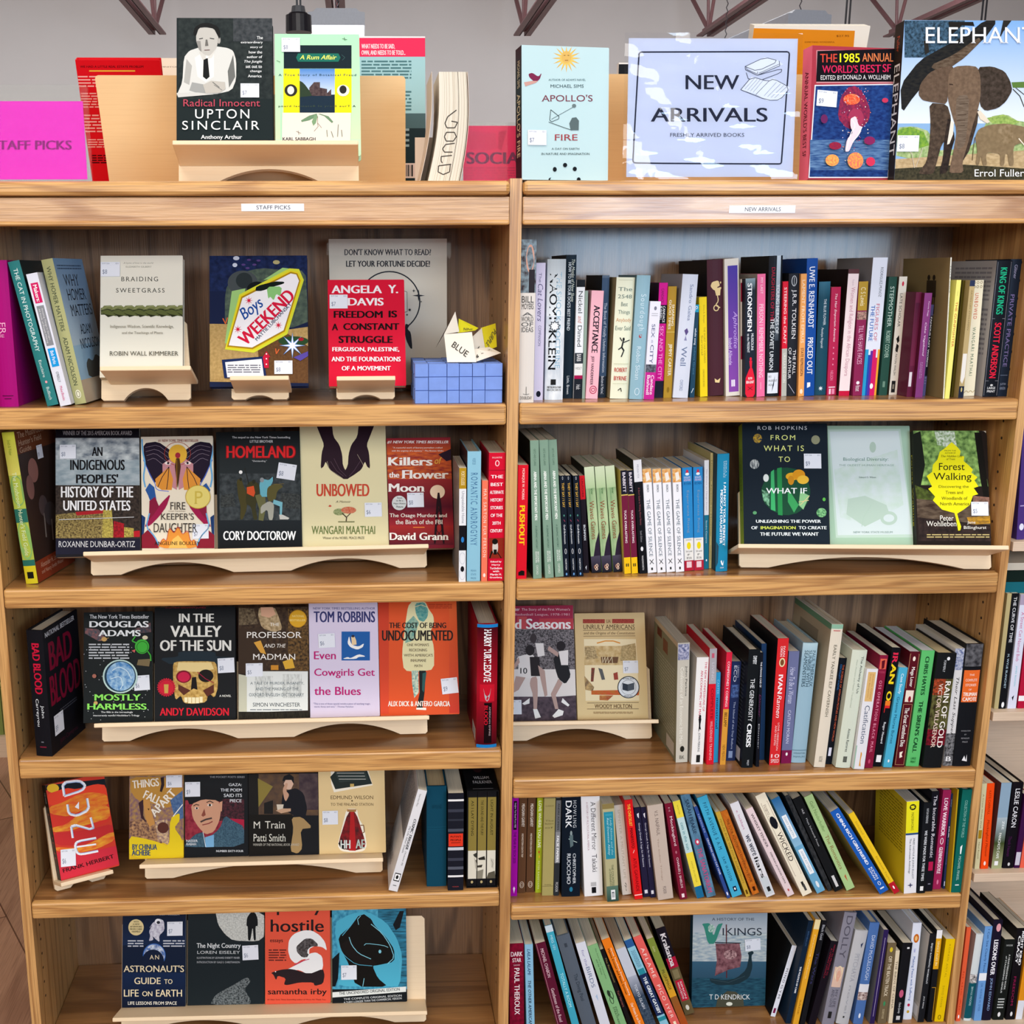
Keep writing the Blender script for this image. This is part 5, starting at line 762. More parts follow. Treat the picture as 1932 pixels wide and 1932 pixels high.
place_row(H['R5'], '''1453 1919 1494 1785 13 L=141517 D=.15|e4e6ee|white-spined black paperback leaning right, first after the ship cover|v 24 8 34 26 8a8a94 PSYCHOLOGY;v 28 32 70 52 333,w MIND;v 28 55 70 74 333,w GYM;r 24 88 70 95 7a1a4a
1478 1932 1522 1738 15 D=.17|122438|dark navy paperback leaning right|v 34 10 62 24 3a5a84 BIRNBAUM;v 34 44 66 70 e8ecf0,B THE POLITICS OF CARE
1494 1934 1537 1735.6 12 p=b8b2a6|e2a42c|narrow golden yellow paperback leaning right|B 0 9 ecd8a0;v 34 14 62 56 f4dc9a,s Parenting Without;v 34 76 62 90 a87018,b SAGE
1509 1935 1551.6 1737.5 9|16171b|narrow black paperback|T 4 18 b8bcc4 Black Gold;T 30 60 3a3a6a,s The Wars
1524 1935 1568 1777 18 p=b8b2a6|17121a|black paperback with dark red lettering|v 54 4 76 40 8a1e34,b HOW TO PROPOSE TO;v 26 8 46 44 8a1e34,b A LIVING LEGACY
1546 1936 1590 1722.7 27 h=1 r=.1 D=.2|85838f|tall grey hardcover with a blonde portrait on its spine|v 26 3 74 40 55535f,s DOLLY;r 12 48 88 66 d8b8a4;e 22 47 82 60 e8d8b0;e 36 51 68 61 d8a48c;v 54 68 76 84 55535f,s MY LIFE;v 26 68 48 84 55535f,s AND LOVE;r 34 88 62 94 222
1577 1937 1615 1757.6 25 h=1 r=.2 D=.18|b9babc|wide silvery hardcover with faint lettering|p 2c3a5a 60 14 80 12 70 18;v 34 24 70 54 a4a6ac,b PITCHAYA;v 40 58 60 88 a0a2a8 novel;r 40 91 52 93 333
1608 1937 1641 1742 19 h=1 D=.17|4a6ea8|blue hardcover with a white photograph lower down|v 40 12 76 56 c8d4e8,s DAVID McCULLOUGH;B 60 68 dcdce0;r 0 68 100 76 6a4a4a:d8c8c0:2:2:1;e 40 89 62 94 dfe6f0
1640 1937 1668 1755 9 L=77787a D=.16|2c2050|thin deep purple spine with silvery sides|l b8a8d0 8 50 8 50 92
1655 1938 1676 1779.6 16 p=cfc4ae|6e5f46|brown paperback with cream capitals and a leaf|e 30 5 66 11 d8c030;v 30 16 70 66 ece0c4,s OFF THE BEATEN TRACK;e 36 72 62 78 3a8a5a;v 38 82 62 94 c8b890 ELIZABETH ROSE
1675 1938 1690 1794 8|ddceb0|thin cream paperback|T 14 80 5a4a38,s THE BIRDS OF CHINA
1683 1938 1704 1779.6 18 p=cfc4ae L=16171a|15161a|black paperback with a small pink bloom|r 50 5 74 7 e8e8e8;e 30 58 74 68 c05a7a;v 34 74 62 88 d8dce0,i Charlie Quimby;r 30 91 70 96 c8c8c8
1704 1924 1724 1742 16 h=1 p=e8e4dc|dfe4f0|white hardcover with an orange oval and navy edges|e 22 11 84 20 c86a1c;e 36 13 66 18 f0c07a;v 40 26 62 30 55b Color;v 30 34 64 80 4a6aa8,s Making Peace with Suffering;e 30 83 60 86 c0204a;e 30 90 60 93 c8a030
1730 1936 1755 1762.8 13 h=1 L=b8b4ac|1a1c20|narrow black hardcover with a grey cover side|v 34 10 66 56 d8dce0,b ENJOY ROMANTIC WORKOUT;v 34 70 60 84 d8dce0 JACK RISING|g 0 0 100 80 c8c4bc:a8a49c;r 60 84 96 96 d8d8d8
1747 1937 1770 1755 11|16181c|narrow black paperback with a white and gold top|B 0 9 eee;B 9 42 e0a41c;v 30 12 70 38 f4e0a0,b SINGLE AGES IN;l e0a41c 8 20 62 90 62 90 98
1772 1937 1796 1772 17 L=c89a10 D=.2 p=dcd4c4|e8c20c|thick yellow paperback, last in the row|v 40 6 60 46 a88c10,w ROMAIN ANTAL;v 36 56 58 82 a88c10,w DAVID KEHAN;c 34 92 62 97 4a3c08 6''',
 ', right bay bottom shelf', RB+'bottom shelf', .40, XB-.0006)
# ---- neighbouring pale shelving
NB = 'spine-out books on the pale shelving at right, '
place_row(NZ[0], '''1918 1017 1931 800 16|4a3478|violet book just past the right side panel|r 20 70 80 71 a898c8;e 24 86 76 92 e0e0f0''', ', pale shelving', NB+'upper shelf', NX0+.001, NX1, yfix=.02)
place_row(NZ[1], '''1876 1332 1902 1120 8|b7a878|thin tan paperback|
1885 1332 1911 1120 13|15161a|black paperback with playful white lettering|v 30 3 72 42 e8eaec,s THE CURVE OF TIME;v 34 52 62 82 a8c0cc,b M. WYLIE BLANCHET;e 30 94 70 99 eee
1901 1333 1924 1122 16|d6d8e8|white paperback with pink and turquoise lettering|B 0 9 a89ab0;v 30 15 66 58 c05a8a,s A Street Cat Named Bob;v 36 62 60 80 6ac0cc JAMES BOWEN;p 15151a 36 90 60 88 52 93
1920 1333 1942 1135 14|b01838|crimson book cut by the frame edge|B 88 93 eee''', ', pale shelving second shelf', NB+'second shelf', NX0+.001, NX1, yfix=.02)
place_row(NZ[2], '''1838 1646 1854 1471.6 10|d0c79c|thin cream paperback with a tiny brown picture|v 36 12 62 52 6a5c38,s A Crow Woke Well;r 14 54 88 64 a8801c;v 36 68 62 88 6a5c38,s Ned Rozell
1849 1640 1863 1460 15|ee4a14|bright orange paperback|v 34 8 64 36 8a2a0c,s KATE CARROLL;v 30 42 70 86 7a2008,si Mockingbird Memoir;e 34 91 62 96 f8e8e0
1869.5 1644 1893 1465 19 L=6a3a34|8aa4b8|paperback blending pale sky into olive green|g 0 40 100 70 a8b8c0:3c4a24;g 0 70 100 100 3c4a24:a8ac80;v 54 44 76 54 e8f0f0,b ZEE;v 34 58 60 88 eef2e8,b PANCHO'S CAFE;r 24 91 60 96 eee
1891 1645 1916 1415 20 h=1 D=.2|121016|tall black hardcover with large white capitals|v 30 7 72 52 f0f0f4,s LESLIE CARON;v 20 62 48 86 4a1a4a,s Thank Heaven;e 40 93 62 97 ccc
1912 1647 1934 1500 10|3a1440|thin dark purple paperback with a price label|r 5 78 90 96 c8c4d0
1923 1646 1946 1500 14|e8604a|coral red paperback cut by the frame edge|''', ', pale shelving third shelf', NB+'third shelf', NX0+.001, NX1, yfix=.02)
place_row(NZ[3], '''1805 1914 1824 1750 8|e8603a|thin orange paperback right beside the oak side panel|v 34 46 66 90 c8381c,s In the Air;e 34 93 66 97 fff
1817.6 1932 1843 1763 17 h=1 r=.25 L=b0a09a|d4dcdc|hardcover, white above and teal below|r 0 46 100 56 2a2628:e8e4e0:2:2:1;B 56 97 125460;v 36 60 62 82 b8d8dc BRYAN MOORE
1834 1926 1854 1748.6 17|6a9cd4|mid blue paperback with dark lettering|v 34 3 70 48 16386a I Can See Clearly Now;r 0 49 100 57 eef2f6;v 36 60 64 90 3a6aa8,s DR. WAYNE W. DYER
1852.5 1924.6 1876 1737 17 h=1|191628|black hardcover with heavy white lettering and a pink face|e 34 3 84 11 e0a0a8;v 28 19 74 54 f2f2f6,B LESSONS OVER;v 32 57 66 90 8aa4cc,b JOHN EDWARD
1872 1935 1897 1773 21 L=2a2e2a|181c1a|black paperback with fine underlined lettering|t 20 6 80 8 c8ccc8 DAVE EGGERS;v 56 18 72 62 d0d4d0,b A HEARTBREAKING WORK;v 30 20 44 66 d0d4d0,b of STAGGERING GENIUS;q 20 72 80 86 c8ccc8 4;e 36 90 62 96 e8e8e8
1895 1932 1920 1752 18|131115|black paperback with scratched capitals and crimson letters|v 60 3 86 40 f0f0f0,B RIGHT KIND;v 24 8 50 38 f0f0f0,B CRAZY;v 30 52 56 84 8a1a48,b FREEDOM;e 40 91 66 96 ddd
1915 1930 1942 1760 12|e0901c|orange and white book cut by the frame edge|B 78 100 dfe2ea''', ', pale shelving bottom row', NB+'bottom row', NX0+.001, NX1, yfix=.02)
# a teal book lying flat with others on top, pale shelving
for k, (x0, y0, x1, y1, col, th, lab, tx) in enumerate(((1896, 1119, 1990, 1098, '1c6470', 0, 'teal book lying flat at the bottom of the small pile', 'BLIEB'), (1898, 1098, 1990, 1077, '16241f', 0, 'blackish green book lying flat in the middle of the pile', ''), (1900, 1076, 1990, 1062, 'cfc6b4', 0, 'cream book lying flat on top of the pile', ''))):
    if k == 0: zb = hitY(1900, 1110, .03).z-.0
    a = hitY(x0, y0, .03); b = hitY(x1, y1, .03); hh = a.z-0; t = abs(hitY(x0, y1, .03).z-a.z)
    o = V((max(a.x, NX0+.004), .03, a.z))
    m = frame(o, V((0, 0, 1)), V((0, 1, 0)), V((-1, 0, 0)))
    m = frame(V((o.x+.2, .03, a.z)), V((0, 0, 1)), V((0, 1, 0)), V((-1, 0, 0)))
    make_spine_book(m, t-.0004, .2, .15, col, ['v 24 55 70 88 e8f0f0,b '+tx] if tx else [], lab+', pale shelving', NB+'flat pile', hard=1)
# low bookcase behind: a few books seen past the edge
place_y = LBY-.0
for k, (x, wd, hh, col, lab) in enumerate(((-.30, .035, .21, '7c8a4c', 'olive'), (-.262, .03, .19, 'b8b06a', 'yellow-green'), (-.345, .04, .2, '5a6a3a', 'dark green'))):
    m = frame(V((lb0.x+x+.27, LBY+.02, .0755)), V((1, 0, 0)), V((0, 1, 0)), V((0, 0, 1)))
    make_spine_book(m, wd, hh, .15, col, ['B 8 9 4a5a2a'], lab+' book in the low bookcase behind the left edge', 'books in the low bookcase behind', hard=0)
# ================================================================ plywood display stands and the books facing out
def proj(P):
    q = P-CAM; d = q.dot(_fw); return (CX+F*q.dot(_r2)/d, CY-F*q.dot(_u2)/d)
PHI = radians(20)
class Stand: pass
def stand(zs, fl, fr, lg, arches, label, p=.095, top=.15, yfix=None, mat=None, phi=PHI, foot=None):
    S = Stand(); mat = mat or BIRCH
    FL, FR = (hitZ(*fl, zs), hitZ(*fr, zs)) if foot is None else (foot[0].copy(), foot[1].copy())
    if yfix is not None: FL.y = FR.y = yfix; FL.x = hitY(fl[0], fl[1], yfix).x; FR.x = hitY(fr[0], fr[1], yfix).x
    if FL.x > -.03: FL.x = max(FL.x, XE+.002)
    d = (FR-FL); d.z = 0; W = d.length; d.normalize(); b = V((-d.y, d.x, 0))
    S.w = w_ = V((0, 0, cos(phi)))+b*sin(phi); S.n = n = -b*cos(phi)+V((0, 0, sin(phi))); S.d = d
    S.F = Fp = FL+V((0, 0, .0035)); 
    def sa(px, py, off=0):
        q = hitP(px, py, Fp+n*off, n)-Fp; return q.dot(d), q.dot(w_)
    S.sa = sa
    s0, a0 = sa(lg[0], lg[1], p); s1, a1 = sa(lg[2], lg[3], p); al = (a0+a1)/2; S.al = al; s0 = max(s0, XE+.0015-FL.x) if FL.x > 0 else s0
    root = empty('display_stand', frame(FL, d, b, V((0, 0, 1)))); tag(root, label, 'display stand', 'plywood display stands holding books')
    def L(s, a, k): q = Fp+d*s+w_*a+n*k-FL; return V((q.dot(d), q.dot(b), q.z))
    out = [(0, .004), (.004, 0)]
    for (xa, ya, xb, yb, ytop) in arches:
        sA = sa(xa, ya)[0]; sB = sa(xb, yb)[0]; aT = min(sa((xa+xb)/2, ytop)[1], al-.012)
        N_ = 16; hw = (sB-sA)/2; mid = (sA+sB)/2
        R = (hw*hw+aT*aT)/(2*aT) if aT < hw else hw
        for i in range(N_+1):
            s_ = sA+(sB-sA)*i/N_; x = s_-mid
            a_ = (sqrt(max(R*R-x*x, 0))-(R-aT)) if aT < hw else aT*sqrt(max(1-(x/hw)**2, 0))
            out.append((s_, max(a_, 0)))
    ti = W*.045 if W < .25 else 0
    out += [(W-.004, 0), (W, .004), (W, al), (W-ti, top-.006), (W-.006-ti, top), (.006+ti, top), (ti, top-.006), (0, al)]
    M = MB(); n_ = len(out); vs = [L(s, a, 0) for s, a in out]+[L(s, a, -.009) for s, a in out]
    M.mesh(vs, [tuple(range(n_)), tuple(range(2*n_-1, n_-1, -1))]+[(i, i+n_, (i+1) % n_+n_, (i+1) % n_) for i in range(n_)])
    M.build('back_panel', mat, root, attr=False)
    q = min(((al-.008)*cos(phi)+.002)/sin(phi), (DB-.006-max(FL.y, FR.y)-al*sin(phi))/cos(phi), .16); i_ = min(.02, W*.15)
    M = MB(); M.box((s0, 0, al-.008), (s1, p, al), xf=lambda v: L(v.x, v.z, v.y)); M.box((i_, -q, al-.008), (W-i_, 0, al), xf=lambda v: L(v.x, v.z, v.y)); M.build('ledge', mat, root, bevel=.0015, attr=False)
    S.root = root; S.end = XE+.001-FL.x if FL.x > 0 else -9; return S
FG = 'books facing out on display stands'
def cover(S, crop, cor, t, col, ops, label, hard=0, spine=None, a_b=None, rad=.002, group=FG, page='d9cfb8', sops=None, top=None, off=0):
    ox, oy, sc = crop; c = [(ox+cor[i]/sc, oy+cor[i+1]/sc) for i in range(0, 8, 2)]
    P = [S.sa(x, y, t+off) for x, y in c]
    s0 = (P[0][0]+P[3][0])/2; s1 = (P[1][0]+P[2][0])/2; at = (P[0][1]+P[1][1])/2; ab = (S.al if a_b is None else a_b)+.0004
    if s0 < S.end+.0006: s0 = S.end+.0006
    S.end = s1; w_, h = s1-s0, at-ab
    O = S.F+S.d*s0+S.w*ab+S.n*(t+off+.0003)
    K = [O+S.w*h, O+S.w*h+S.d*w_, O+S.d*w_, O]; H_ = homog([proj(k) for k in K])
    tr = lambda x, y: H_(ox+x/sc, oy+y/sc)
    if isinstance(ops, str): ops = [o for o in ops.strip().split('\n') if o.strip()]
    return make_face_book(O, S.d, S.w, S.n, w_, h, t, col, ops, tr, label, group, hard, spine, page, rad, sops)
def mirror(op, cx):
    t = op.split(); k = 3 if t[0] == 'l' else 2; q = [float(v) for v in t[k:]]
    return ' '.join(t[:k]+[str(2*cx-v if i % 2 == 0 else v) for i, v in enumerate(q)])
K0, K1, K2, K3 = (0, 0, 3.864), (480, 0, 3.864), (960, 0, 3.864), (1432, 0, 3.864)
# ---- left bay, top shelf
C = (0, 420, 3.864)
S = stand(H['L1'], (191.5, 759.5), (360, 756), (188, 691, 360, 690), [(234, 758, 317, 757, 732)], 'small birch plywood stand holding the cream book with the braid', yfix=.09)
ops = ['t 900 288 1118 304 8a887a,si A hymn of love to the world', 't 918 316 1105 328 8a887a,s ELIZABETH GILBERT', 't 885 395 1152 428 3a3a34,sw BRAIDING', 't 846 478 1200 510 3a3a34,sw SWEETGRASS',
 'r 735 622 1332 672 3c4228:6a7048:1:3:1']
for i in range(8):
    x = 728+i*78
    ops += [f'p 7a8050 {x} 640 {x+30} 606 {x+80} 604 {x+120} 640 {x+90} 632 {x+50} 628', f'p 2c301c {x+20} 660 {x+60} 690 {x+110} 676 {x+130} 640 {x+90} 650',
            f'p 5c6438 {x+5} 650 {x+50} 634 {x+100} 650 {x+125} 684 {x+80} 676 {x+40} 668', f'l 20241a 3 {x+10} 645 {x+60} 632 {x+118} 662', f'l a8ac78 2.5 {x+15} 632 {x+55} 612 {x+95} 612']
ops += ['t 805 748 1268 777 8a887a,s Indigenous Wisdom, Scientific Knowledge,', 't 890 796 1188 820 8a887a,s and the Teachings of Plants', 't 800 940 1303 972 55544a,s ROBIN WALL KIMMERER', 's 735 290 875 395 $8']
cover(S, C, (712, 237, 1305, 245, 1360, 1045, 750, 1050), .02, 'e6e3d4', ops, 'cream paperback with a dark green braided rope across its cover')
S = stand(H['L1'], (437, 757), (545, 755), (433.5, 709, 545, 708.5), [(463, 757, 516, 756, 739)], 'smallest birch plywood stand, holding the cartoon cover with a diamond-shaped sign', yfix=.085, p=.09)
cover(S, C, (1522, 240, 2227, 243, 2260, 1160, 1535, 1140), .014, '1b2442', '''r 1500 240 2280 500 17203c:22305a:1:1:1
p 3c4a46:5a6a5a:1:1:1 1640 500 1700 380 1900 330 2060 345 2227 350 2240 560 2250 760 1640 780
p c0a068:a88a54:2:2:1,! 1525 738 1700 740 1820 930 2100 780 2250 760 2262 1170 1530 1160
p 5c3f26:6e4c2e:2:2:1,! 1880 930 2080 800 2260 900 2262 1170 1900 1165
e 1660 350 1880 530 474e50
e 1720 365 1840 480 2c3436
e 1800 430 1950 540 171c1e
p 9cc87a 1690 500 1790 480 1740 700 1680 880 1640 880
e 1700 245 1745 275 c8d0e0
e 1695 295 1730 325 c8d0e0
e 1800 265 1830 280 54407a
e 1760 300 1790 315 54407a
e 1840 300 1870 315 54407a
e 1790 325 1820 340 54407a
e 1870 270 1900 285 54407a
e 1990 275 2040 305 b0a878
p 9cc87a 1920 420 2060 330 2140 340 2040 400
e 2030 830 2250 900 2c4a2c
p d8dc3a,! 1640 925 1745 525 2110 335 2180 340 2215 420 2095 815 1850 950
p ecd024,! 1648 912 1752 536 2118 352 2172 362 2198 424 2082 800 1844 932
p a8861c,! 1656 906 1760 542 2120 360 2168 372 2190 424 2076 795 1842 924
p f4f2f4,! 1668 896 1768 552 2120 372 2160 380 2180 426 2068 786 1838 912
p 15201c 1870 465 2000 430 2072 432 2072 446 1990 470 1910 500 1860 500
p 8cc87a 1944 470 2056 466 2046 540 2014 520 1996 570 1970 540 1956 560
d 1800 735 1945 625 112 1c4c9c,bi Boys
d 1792 905 2158 545 92 d81c40,B WEEKEND
d 1876 866 2128 600 26 1c2a54,b MATTIE LUBCHANSKY
* 1815 570 32 8 8 d81c40
* 1735 780 32 8 8 d81c40
* 2030 750 30 8 8 d81c40
* 2132 898 95 26 8 6a9ad8
* 2132 898 76 18 8 f4f6fa
e 2175 840 2215 865 a82030
l e06a3a 7 1625 700 1645 740 1660 695
l e06a3a 7 2010 920 2015 960 2035 925
p 5a4aa0 2140 985 2250 940 2250 975 2190 1010
p 1c2c58 1618 1002 1920 978 1945 1138 1636 1136
p f0f0f4 1642 1020 1908 996 1925 1126 1658 1130
q 1660 1035 1900 1100 5a5a6a 4
p c81e3c 1916 984 1944 940 1972 984 1960 984 1960 1062 1928 1062
e 1938 955 1948 965 fff
e 1938 990 1948 1000 fff
e 1938 1030 1948 1040 fff
s 2000 1008 2133 1105 $8''', 'navy and sand cartoon cover with a tilted white diamond-shaped sign', hard=1)
C = (480, 420, 3.864)
S = stand(H['L1'], (635, 758), (745, 757.5), (635, 709.5, 746, 709), [(664, 758, 718, 758, 742)], 'small birch plywood stand holding the bright red book', yfix=.075, p=.085)
cover(S, C, (535, 418, 1092, 415, 1105, 1160, 542, 1165), .014, 'd61b38', '''t 562 458 930 515 f4eef0,B ANGELA
t 975 455 1048 515 f4eef0,B Y.
t 680 550 942 605 f4eef0,B DAVIS
t 578 645 935 695 171013,B FREEDOM
t 978 643 1040 692 171013,B IS
t 565 738 610 786 171013,B A
t 648 735 1056 783 171013,B CONSTANT
t 614 828 1008 878 171013,B STRUGGLE
t 568 910 1056 945 f4eef0,B FERGUSON, PALESTINE,
t 562 980 1066 1014 f4eef0,B AND THE FOUNDATIONS
t 636 1048 994 1080 f4eef0,B OF A MOVEMENT
s 548 528 680 628 $7''', 'bright red paperback with white and black block capitals')
# acrylic sign behind it
def sheet(name, quad, y, tilt, label, cat, col, ops, crop, paper='paper', holder=None, t=.0006, group=None):
    "a flat sheet standing at depth y (bottom edge) leaning back by tilt; quad TL TR BR BL in crop pixels"
    ox, oy, sc = crop; c = [(ox+quad[i]/sc, oy+quad[i+1]/sc) for i in range(0, 8, 2)]
    b = hitY(*c[3], y); n = V((0, -cos(tilt), sin(tilt))); up = V((0, sin(tilt), cos(tilt)))
    P = [hitP(x, yy, b, n) for x, yy in c]; s0 = (P[0].x+P[3].x)/2; s1 = (P[1].x+P[2].x)/2
    h = ((P[0]-b).dot(up)+(P[1]-b).dot(up))/2-((P[2]-b).dot(up))/2; zb = ((P[2]-b).dot(up))/2
    O = b+up*zb; O.x = s0; W = s1-s0
    root = empty(name, frame(O, V((1, 0, 0)), -n, up)); tag(root, label, cat, group)
    K = [O+up*h, O+up*h+V((W, 0, 0)), O+V((W, 0, 0)), O]; H_ = homog([proj(k) for k in K]); tr = lambda x, yy: H_(ox+x/sc, oy+yy/sc)
    M = MB(col); M.box((0, 0, 0), (W, t, h)); draw(M, [o for o in ops.strip().split('\n') if o], lambda u, v, k=0: V((u*W, -EPS*k, h*(1-v))), tr=tr)
    M.build(paper, M_PAPER, root)
    return root, W, h, O
r, W, h, O = sheet('acrylic_sign', (552, 118, 1398, 118, 1408, 1185, 552, 1185),   .235, radians(2), 'cream printed sign in a clear holder, behind the red book', 'sign', 'ded6c8', '''t 656 192 1288 238 2a2a34,B DON'T KNOW WHAT TO READ?
t 668 278 1280 322 2a2a34,B LET YOUR FORTUNE DECIDE!
c 762 357 1206 800 20242f 9
r 1092 500 1112 645 e8e0d4
l 20242f 3 1092 500 1112 505 1114 650 1092 655
* 1197 532 46 9 4 20242f
* 1162 497 14 4 4 20242f
* 1216 576 8 3 4 20242f
* 1132 636 14 6 8 20242f
* 1113 672 9 4 8 20242f
p 20242f 1100 735 1132 748 1115 775 1140 800 1150 890 1150 922 1135 915 1108 860 1095 800''', C)
M = MB(); zb = H['L1']+.0026-O.z; M.box((-.004, -.0035, zb), (W+.008, -.0012, h+.006)); M.box((-.004, .002, zb), (W+.008, .0043, h+.006)); M.box((-.004, -.045, zb-.0005), (W+.008, .03, zb+.001)); M.build('clear_holder', M_CLEAR, r, attr=False)
# woven paper box and fortune teller
zs = H['L1']; a = hitZ(786, 762, zs); b = hitZ(949, 759, zs); yb = max(min(a.y, b.y), .012); x0, x1 = hitY(783, 761, yb).x, min(hitY(948, 760, yb).x, XD-.004); hb = hitY(860, 686, yb).z-zs; dp = .17
r = empty('woven_box', Matrix.Translation((x0, yb, zs))); tag(r, 'lavender blue woven paper box with a lid, beside the divider', 'box')
BLUE = simple('blue_kraft_paper', '7d9be0', .8, .2, bs=60, var=.1)
M = MB(); M.box((.003, .004, .0002), (x1-x0-.003, dp-.003, hb-.004)); M.build('box_core', simple('blue_paper_inside', '3c5290', .9), r, attr=False)
M = MB(); Wb = x1-x0; xs = [0, .155, .365, .505, .655, .8, 1.0]; rows = [0, .33, .67, 1.0]
for i in range(6):
    for j in range(3):
        u = .0012 if (i+j) % 2 else .0028; M.box((xs[i]*Wb+.0006, -u+.004, rows[j]*hb+.0006), (xs[i+1]*Wb-.0006, .0046, rows[j+1]*hb-.0006))
for i in range(6):
    for j in range(5):
        u = .001 if (i+j) % 2 else .0025; M.box((xs[i]*Wb+.0006, dp*j/5+.004, hb-.005), (xs[i+1]*Wb-.0006, dp*(j+1)/5+.003, hb-.002+u*.6))
for j in range(3):
    for k in range(5):
        u = .0012 if (k+j) % 2 else .0028
        M.box((-u+.003, dp*k/5+.005, rows[j]*hb+.0006), (.0036, dp*(k+1)/5+.004, rows[j+1]*hb-.0006)); M.box((Wb-.0036, dp*k/5+.005, rows[j]*hb+.0006), (Wb+u-.003, dp*(k+1)/5+.004, rows[j+1]*hb-.0006))
M.build('woven_strips', BLUE, r, attr=False)
ftz = zs+hb+.0012; oc = hitY(893, 683, yb+.03); r = empty('paper_fortune_teller', Matrix.Translation((oc.x-.018, yb+.05, ftz))); tag(r, 'folded cream and yellow paper fortune teller on the blue woven box', 'paper toy')
def flap(col, pts, ops=(), c1=None):
    M = MB(col); P = [V(p) for p in pts]; n = (P[1]-P[0]).cross(P[3 if len(P) > 3 else 2]-P[0]).normalized()
    M.face(P); M.face([p-n*.0004 for p in reversed(P)])
    if len(P) == 4: draw(M, list(ops), lambda u, v, k=0: (P[0]*(1-u)+P[1]*u)*v+(P[3]*(1-u)+P[2]*u)*(1-v)+n*(.0014+EPS*k))
    return M
q = flap('ece4d4', [(-.03, -.03, 0), (.022, -.034, .0), (.016, -.01, .052), (-.034, -.006, .048)], ['d 20 45 66 84 22 222,x BLUE']); q.build('front_flap', M_PAPER, r)
flap('e4dccb', [(-.034, -.004, .048), (-.006, .0, .052), (-.013, .004, .088)]).build('left_point', M_PAPER, r)
flap('cdb69c', [(-.048, .02, .022), (-.036, -.004, .048), (-.013, .006, .088), (-.03, .03, .05)]).build('left_back_flap', M_PAPER, r)
flap('d9cf1c', [(-.008, .004, .05), (.024, .008, .054), (.03, .014, .058), (-.006, .012, .075)], ['t 30 60 80 86 333 NINE']).build('yellow_back_flap', M_PAPER, r)
flap('d6c81a', [(.04, .008, .016), (.064, .012, .024), (.062, .02, .066), (.034, .014, .058)], ['d 86 20 20 70 26 333 PURPLE']).build('yellow_right_flap', M_PAPER, r)
flap('e2d9c8', [(.018, -.012, .004), (.042, .006, .02), (.036, .012, .058), (.018, -.006, .044)], ['d 20 88 60 80 16 222,B 7']).build('inner_flap', M_PAPER, r)
flap('ebe3d3', [(.02, -.032, .0), (.07, -.004, .014), (.05, .01, .024), (.02, -.014, .022)], ['q 30 30 80 60 8a7a6a 2', 't 6 50 16 76 222,B 6']).build('right_flap', M_PAPER, r)
# ---- left bay, second shelf
C = (0, 790, 3.864)
S = stand(H['L2'], (172, 1089), (805.6, 1073.5), (156.6, 1040, 808.7, 1027), [(228, 1089, 441, 1082, 1060.5), (548.6, 1078.6, 754, 1073.4, 1052)], 'long double-arched plywood stand holding five books on the left bay second shelf')
cover(S, C, (412, 70, 1020, 62, 1018, 968, 400, 985), .02, '17161d', '''t 458 88 962 120 b8b8bc,s WINNER OF THE 2015 AMERICAN BOOK AWARD
r 400 140 1030 485 c8d0d0:66727e:.5:.8:1
r 400 300 1030 490 8a9ca4:b0bcc0:.5:1:1
r 400 485 1030 872 463a32:241e1c:2:2:1
p a89458:3c2c1c:3:3:1 400 700 760 660 830 866 400 880
p a82028 550 680 760 664 752 690 560 706
p cab858:8a7a3a:3:3:1 752 668 815 660 830 866 745 868
p b41c28:7a1420:2:2:1 830 745 905 765 905 866 825 866
p cab858:6a5a2a:3:3:1 905 790 975 800 975 862 905 866
p b41c28 975 820 1020 815 1020 862 975 862
r 390 872 1030 990 1a1a2c
t 670 207 748 272 121014,B AN
t 512 300 910 375 121014,B INDIGENOUS
t 555 405 862 472 121014,B PEOPLES'
t 445 495 972 575 f4f4f4,B HISTORY OF THE
t 462 597 952 670 f4f4f4,B UNITED STATES
l c8c8c8 5 430 737 978 718
t 427 893 985 937 d0d0d4,s ROXANNE DUNBAR-ORTIZ
s 437 192 555 292 $8''', 'black paperback with a cloudy sky and flag photograph, overhanging the stand')
bf = ['p 231a2c 1045 180 1150 165 1250 235 1290 300 1285 340 1190 380 1130 480 1085 400 1050 300', 'p c88a90 1185 330 1288 262 1290 520 1235 490 1185 410', 'p e2953a 1132 440 1232 350 1262 440 1252 520 1180 520 1138 490',
 'l 4a6ad0 5 1045 300 1100 420 1130 470 1140 520 1230 530', 'l 241a2c 5 1232 350 1180 430 1150 500', 'l 241a2c 5 1232 350 1225 440 1215 515', 'l 9a8a9a 2 1060 210 1150 190 1240 260 1280 320', 'l 9a8a9a 2 1062 240 1140 220 1225 280 1270 330', 'l 9a8a9a 2 1068 270 1130 250 1205 305 1250 345', 'l 9a8a9a 2 1075 305 1125 285 1180 330 1220 360',
 'l 241a2c 5 1190 298 1262 290', 'e 1200 312 1250 336 f0e0d8', 'e 1218 315 1234 333 231a2c', 'p a01c4a 1245 545 1180 610 1110 700 1050 790 1095 780 1160 715 1215 640', 'p 2c5a9c 1060 520 1090 470 1125 500 1140 590 1110 640 1080 560', 'p 8a1c3c 1090 600 1130 570 1160 640 1120 700 1085 740', 'l 6aaede 11 1035 150 1040 240 1060 330 1045 430 1060 500', 'p 1c3a6c 1030 700 1060 720 1050 830 1032 860', 'p 8a1c30 1030 850 1090 800 1130 870 1160 945 1030 945', 'l 6aaede 9 1090 690 1065 790 1130 860 1160 930']
bf = bf+[mirror(o, 1297) if o[0] != 'e' else 'e %f %s %f %s %s' % (2594-float(o.split()[3]), o.split()[2], 2594-float(o.split()[1]), o.split()[4], o.split()[5]) for o in bf]
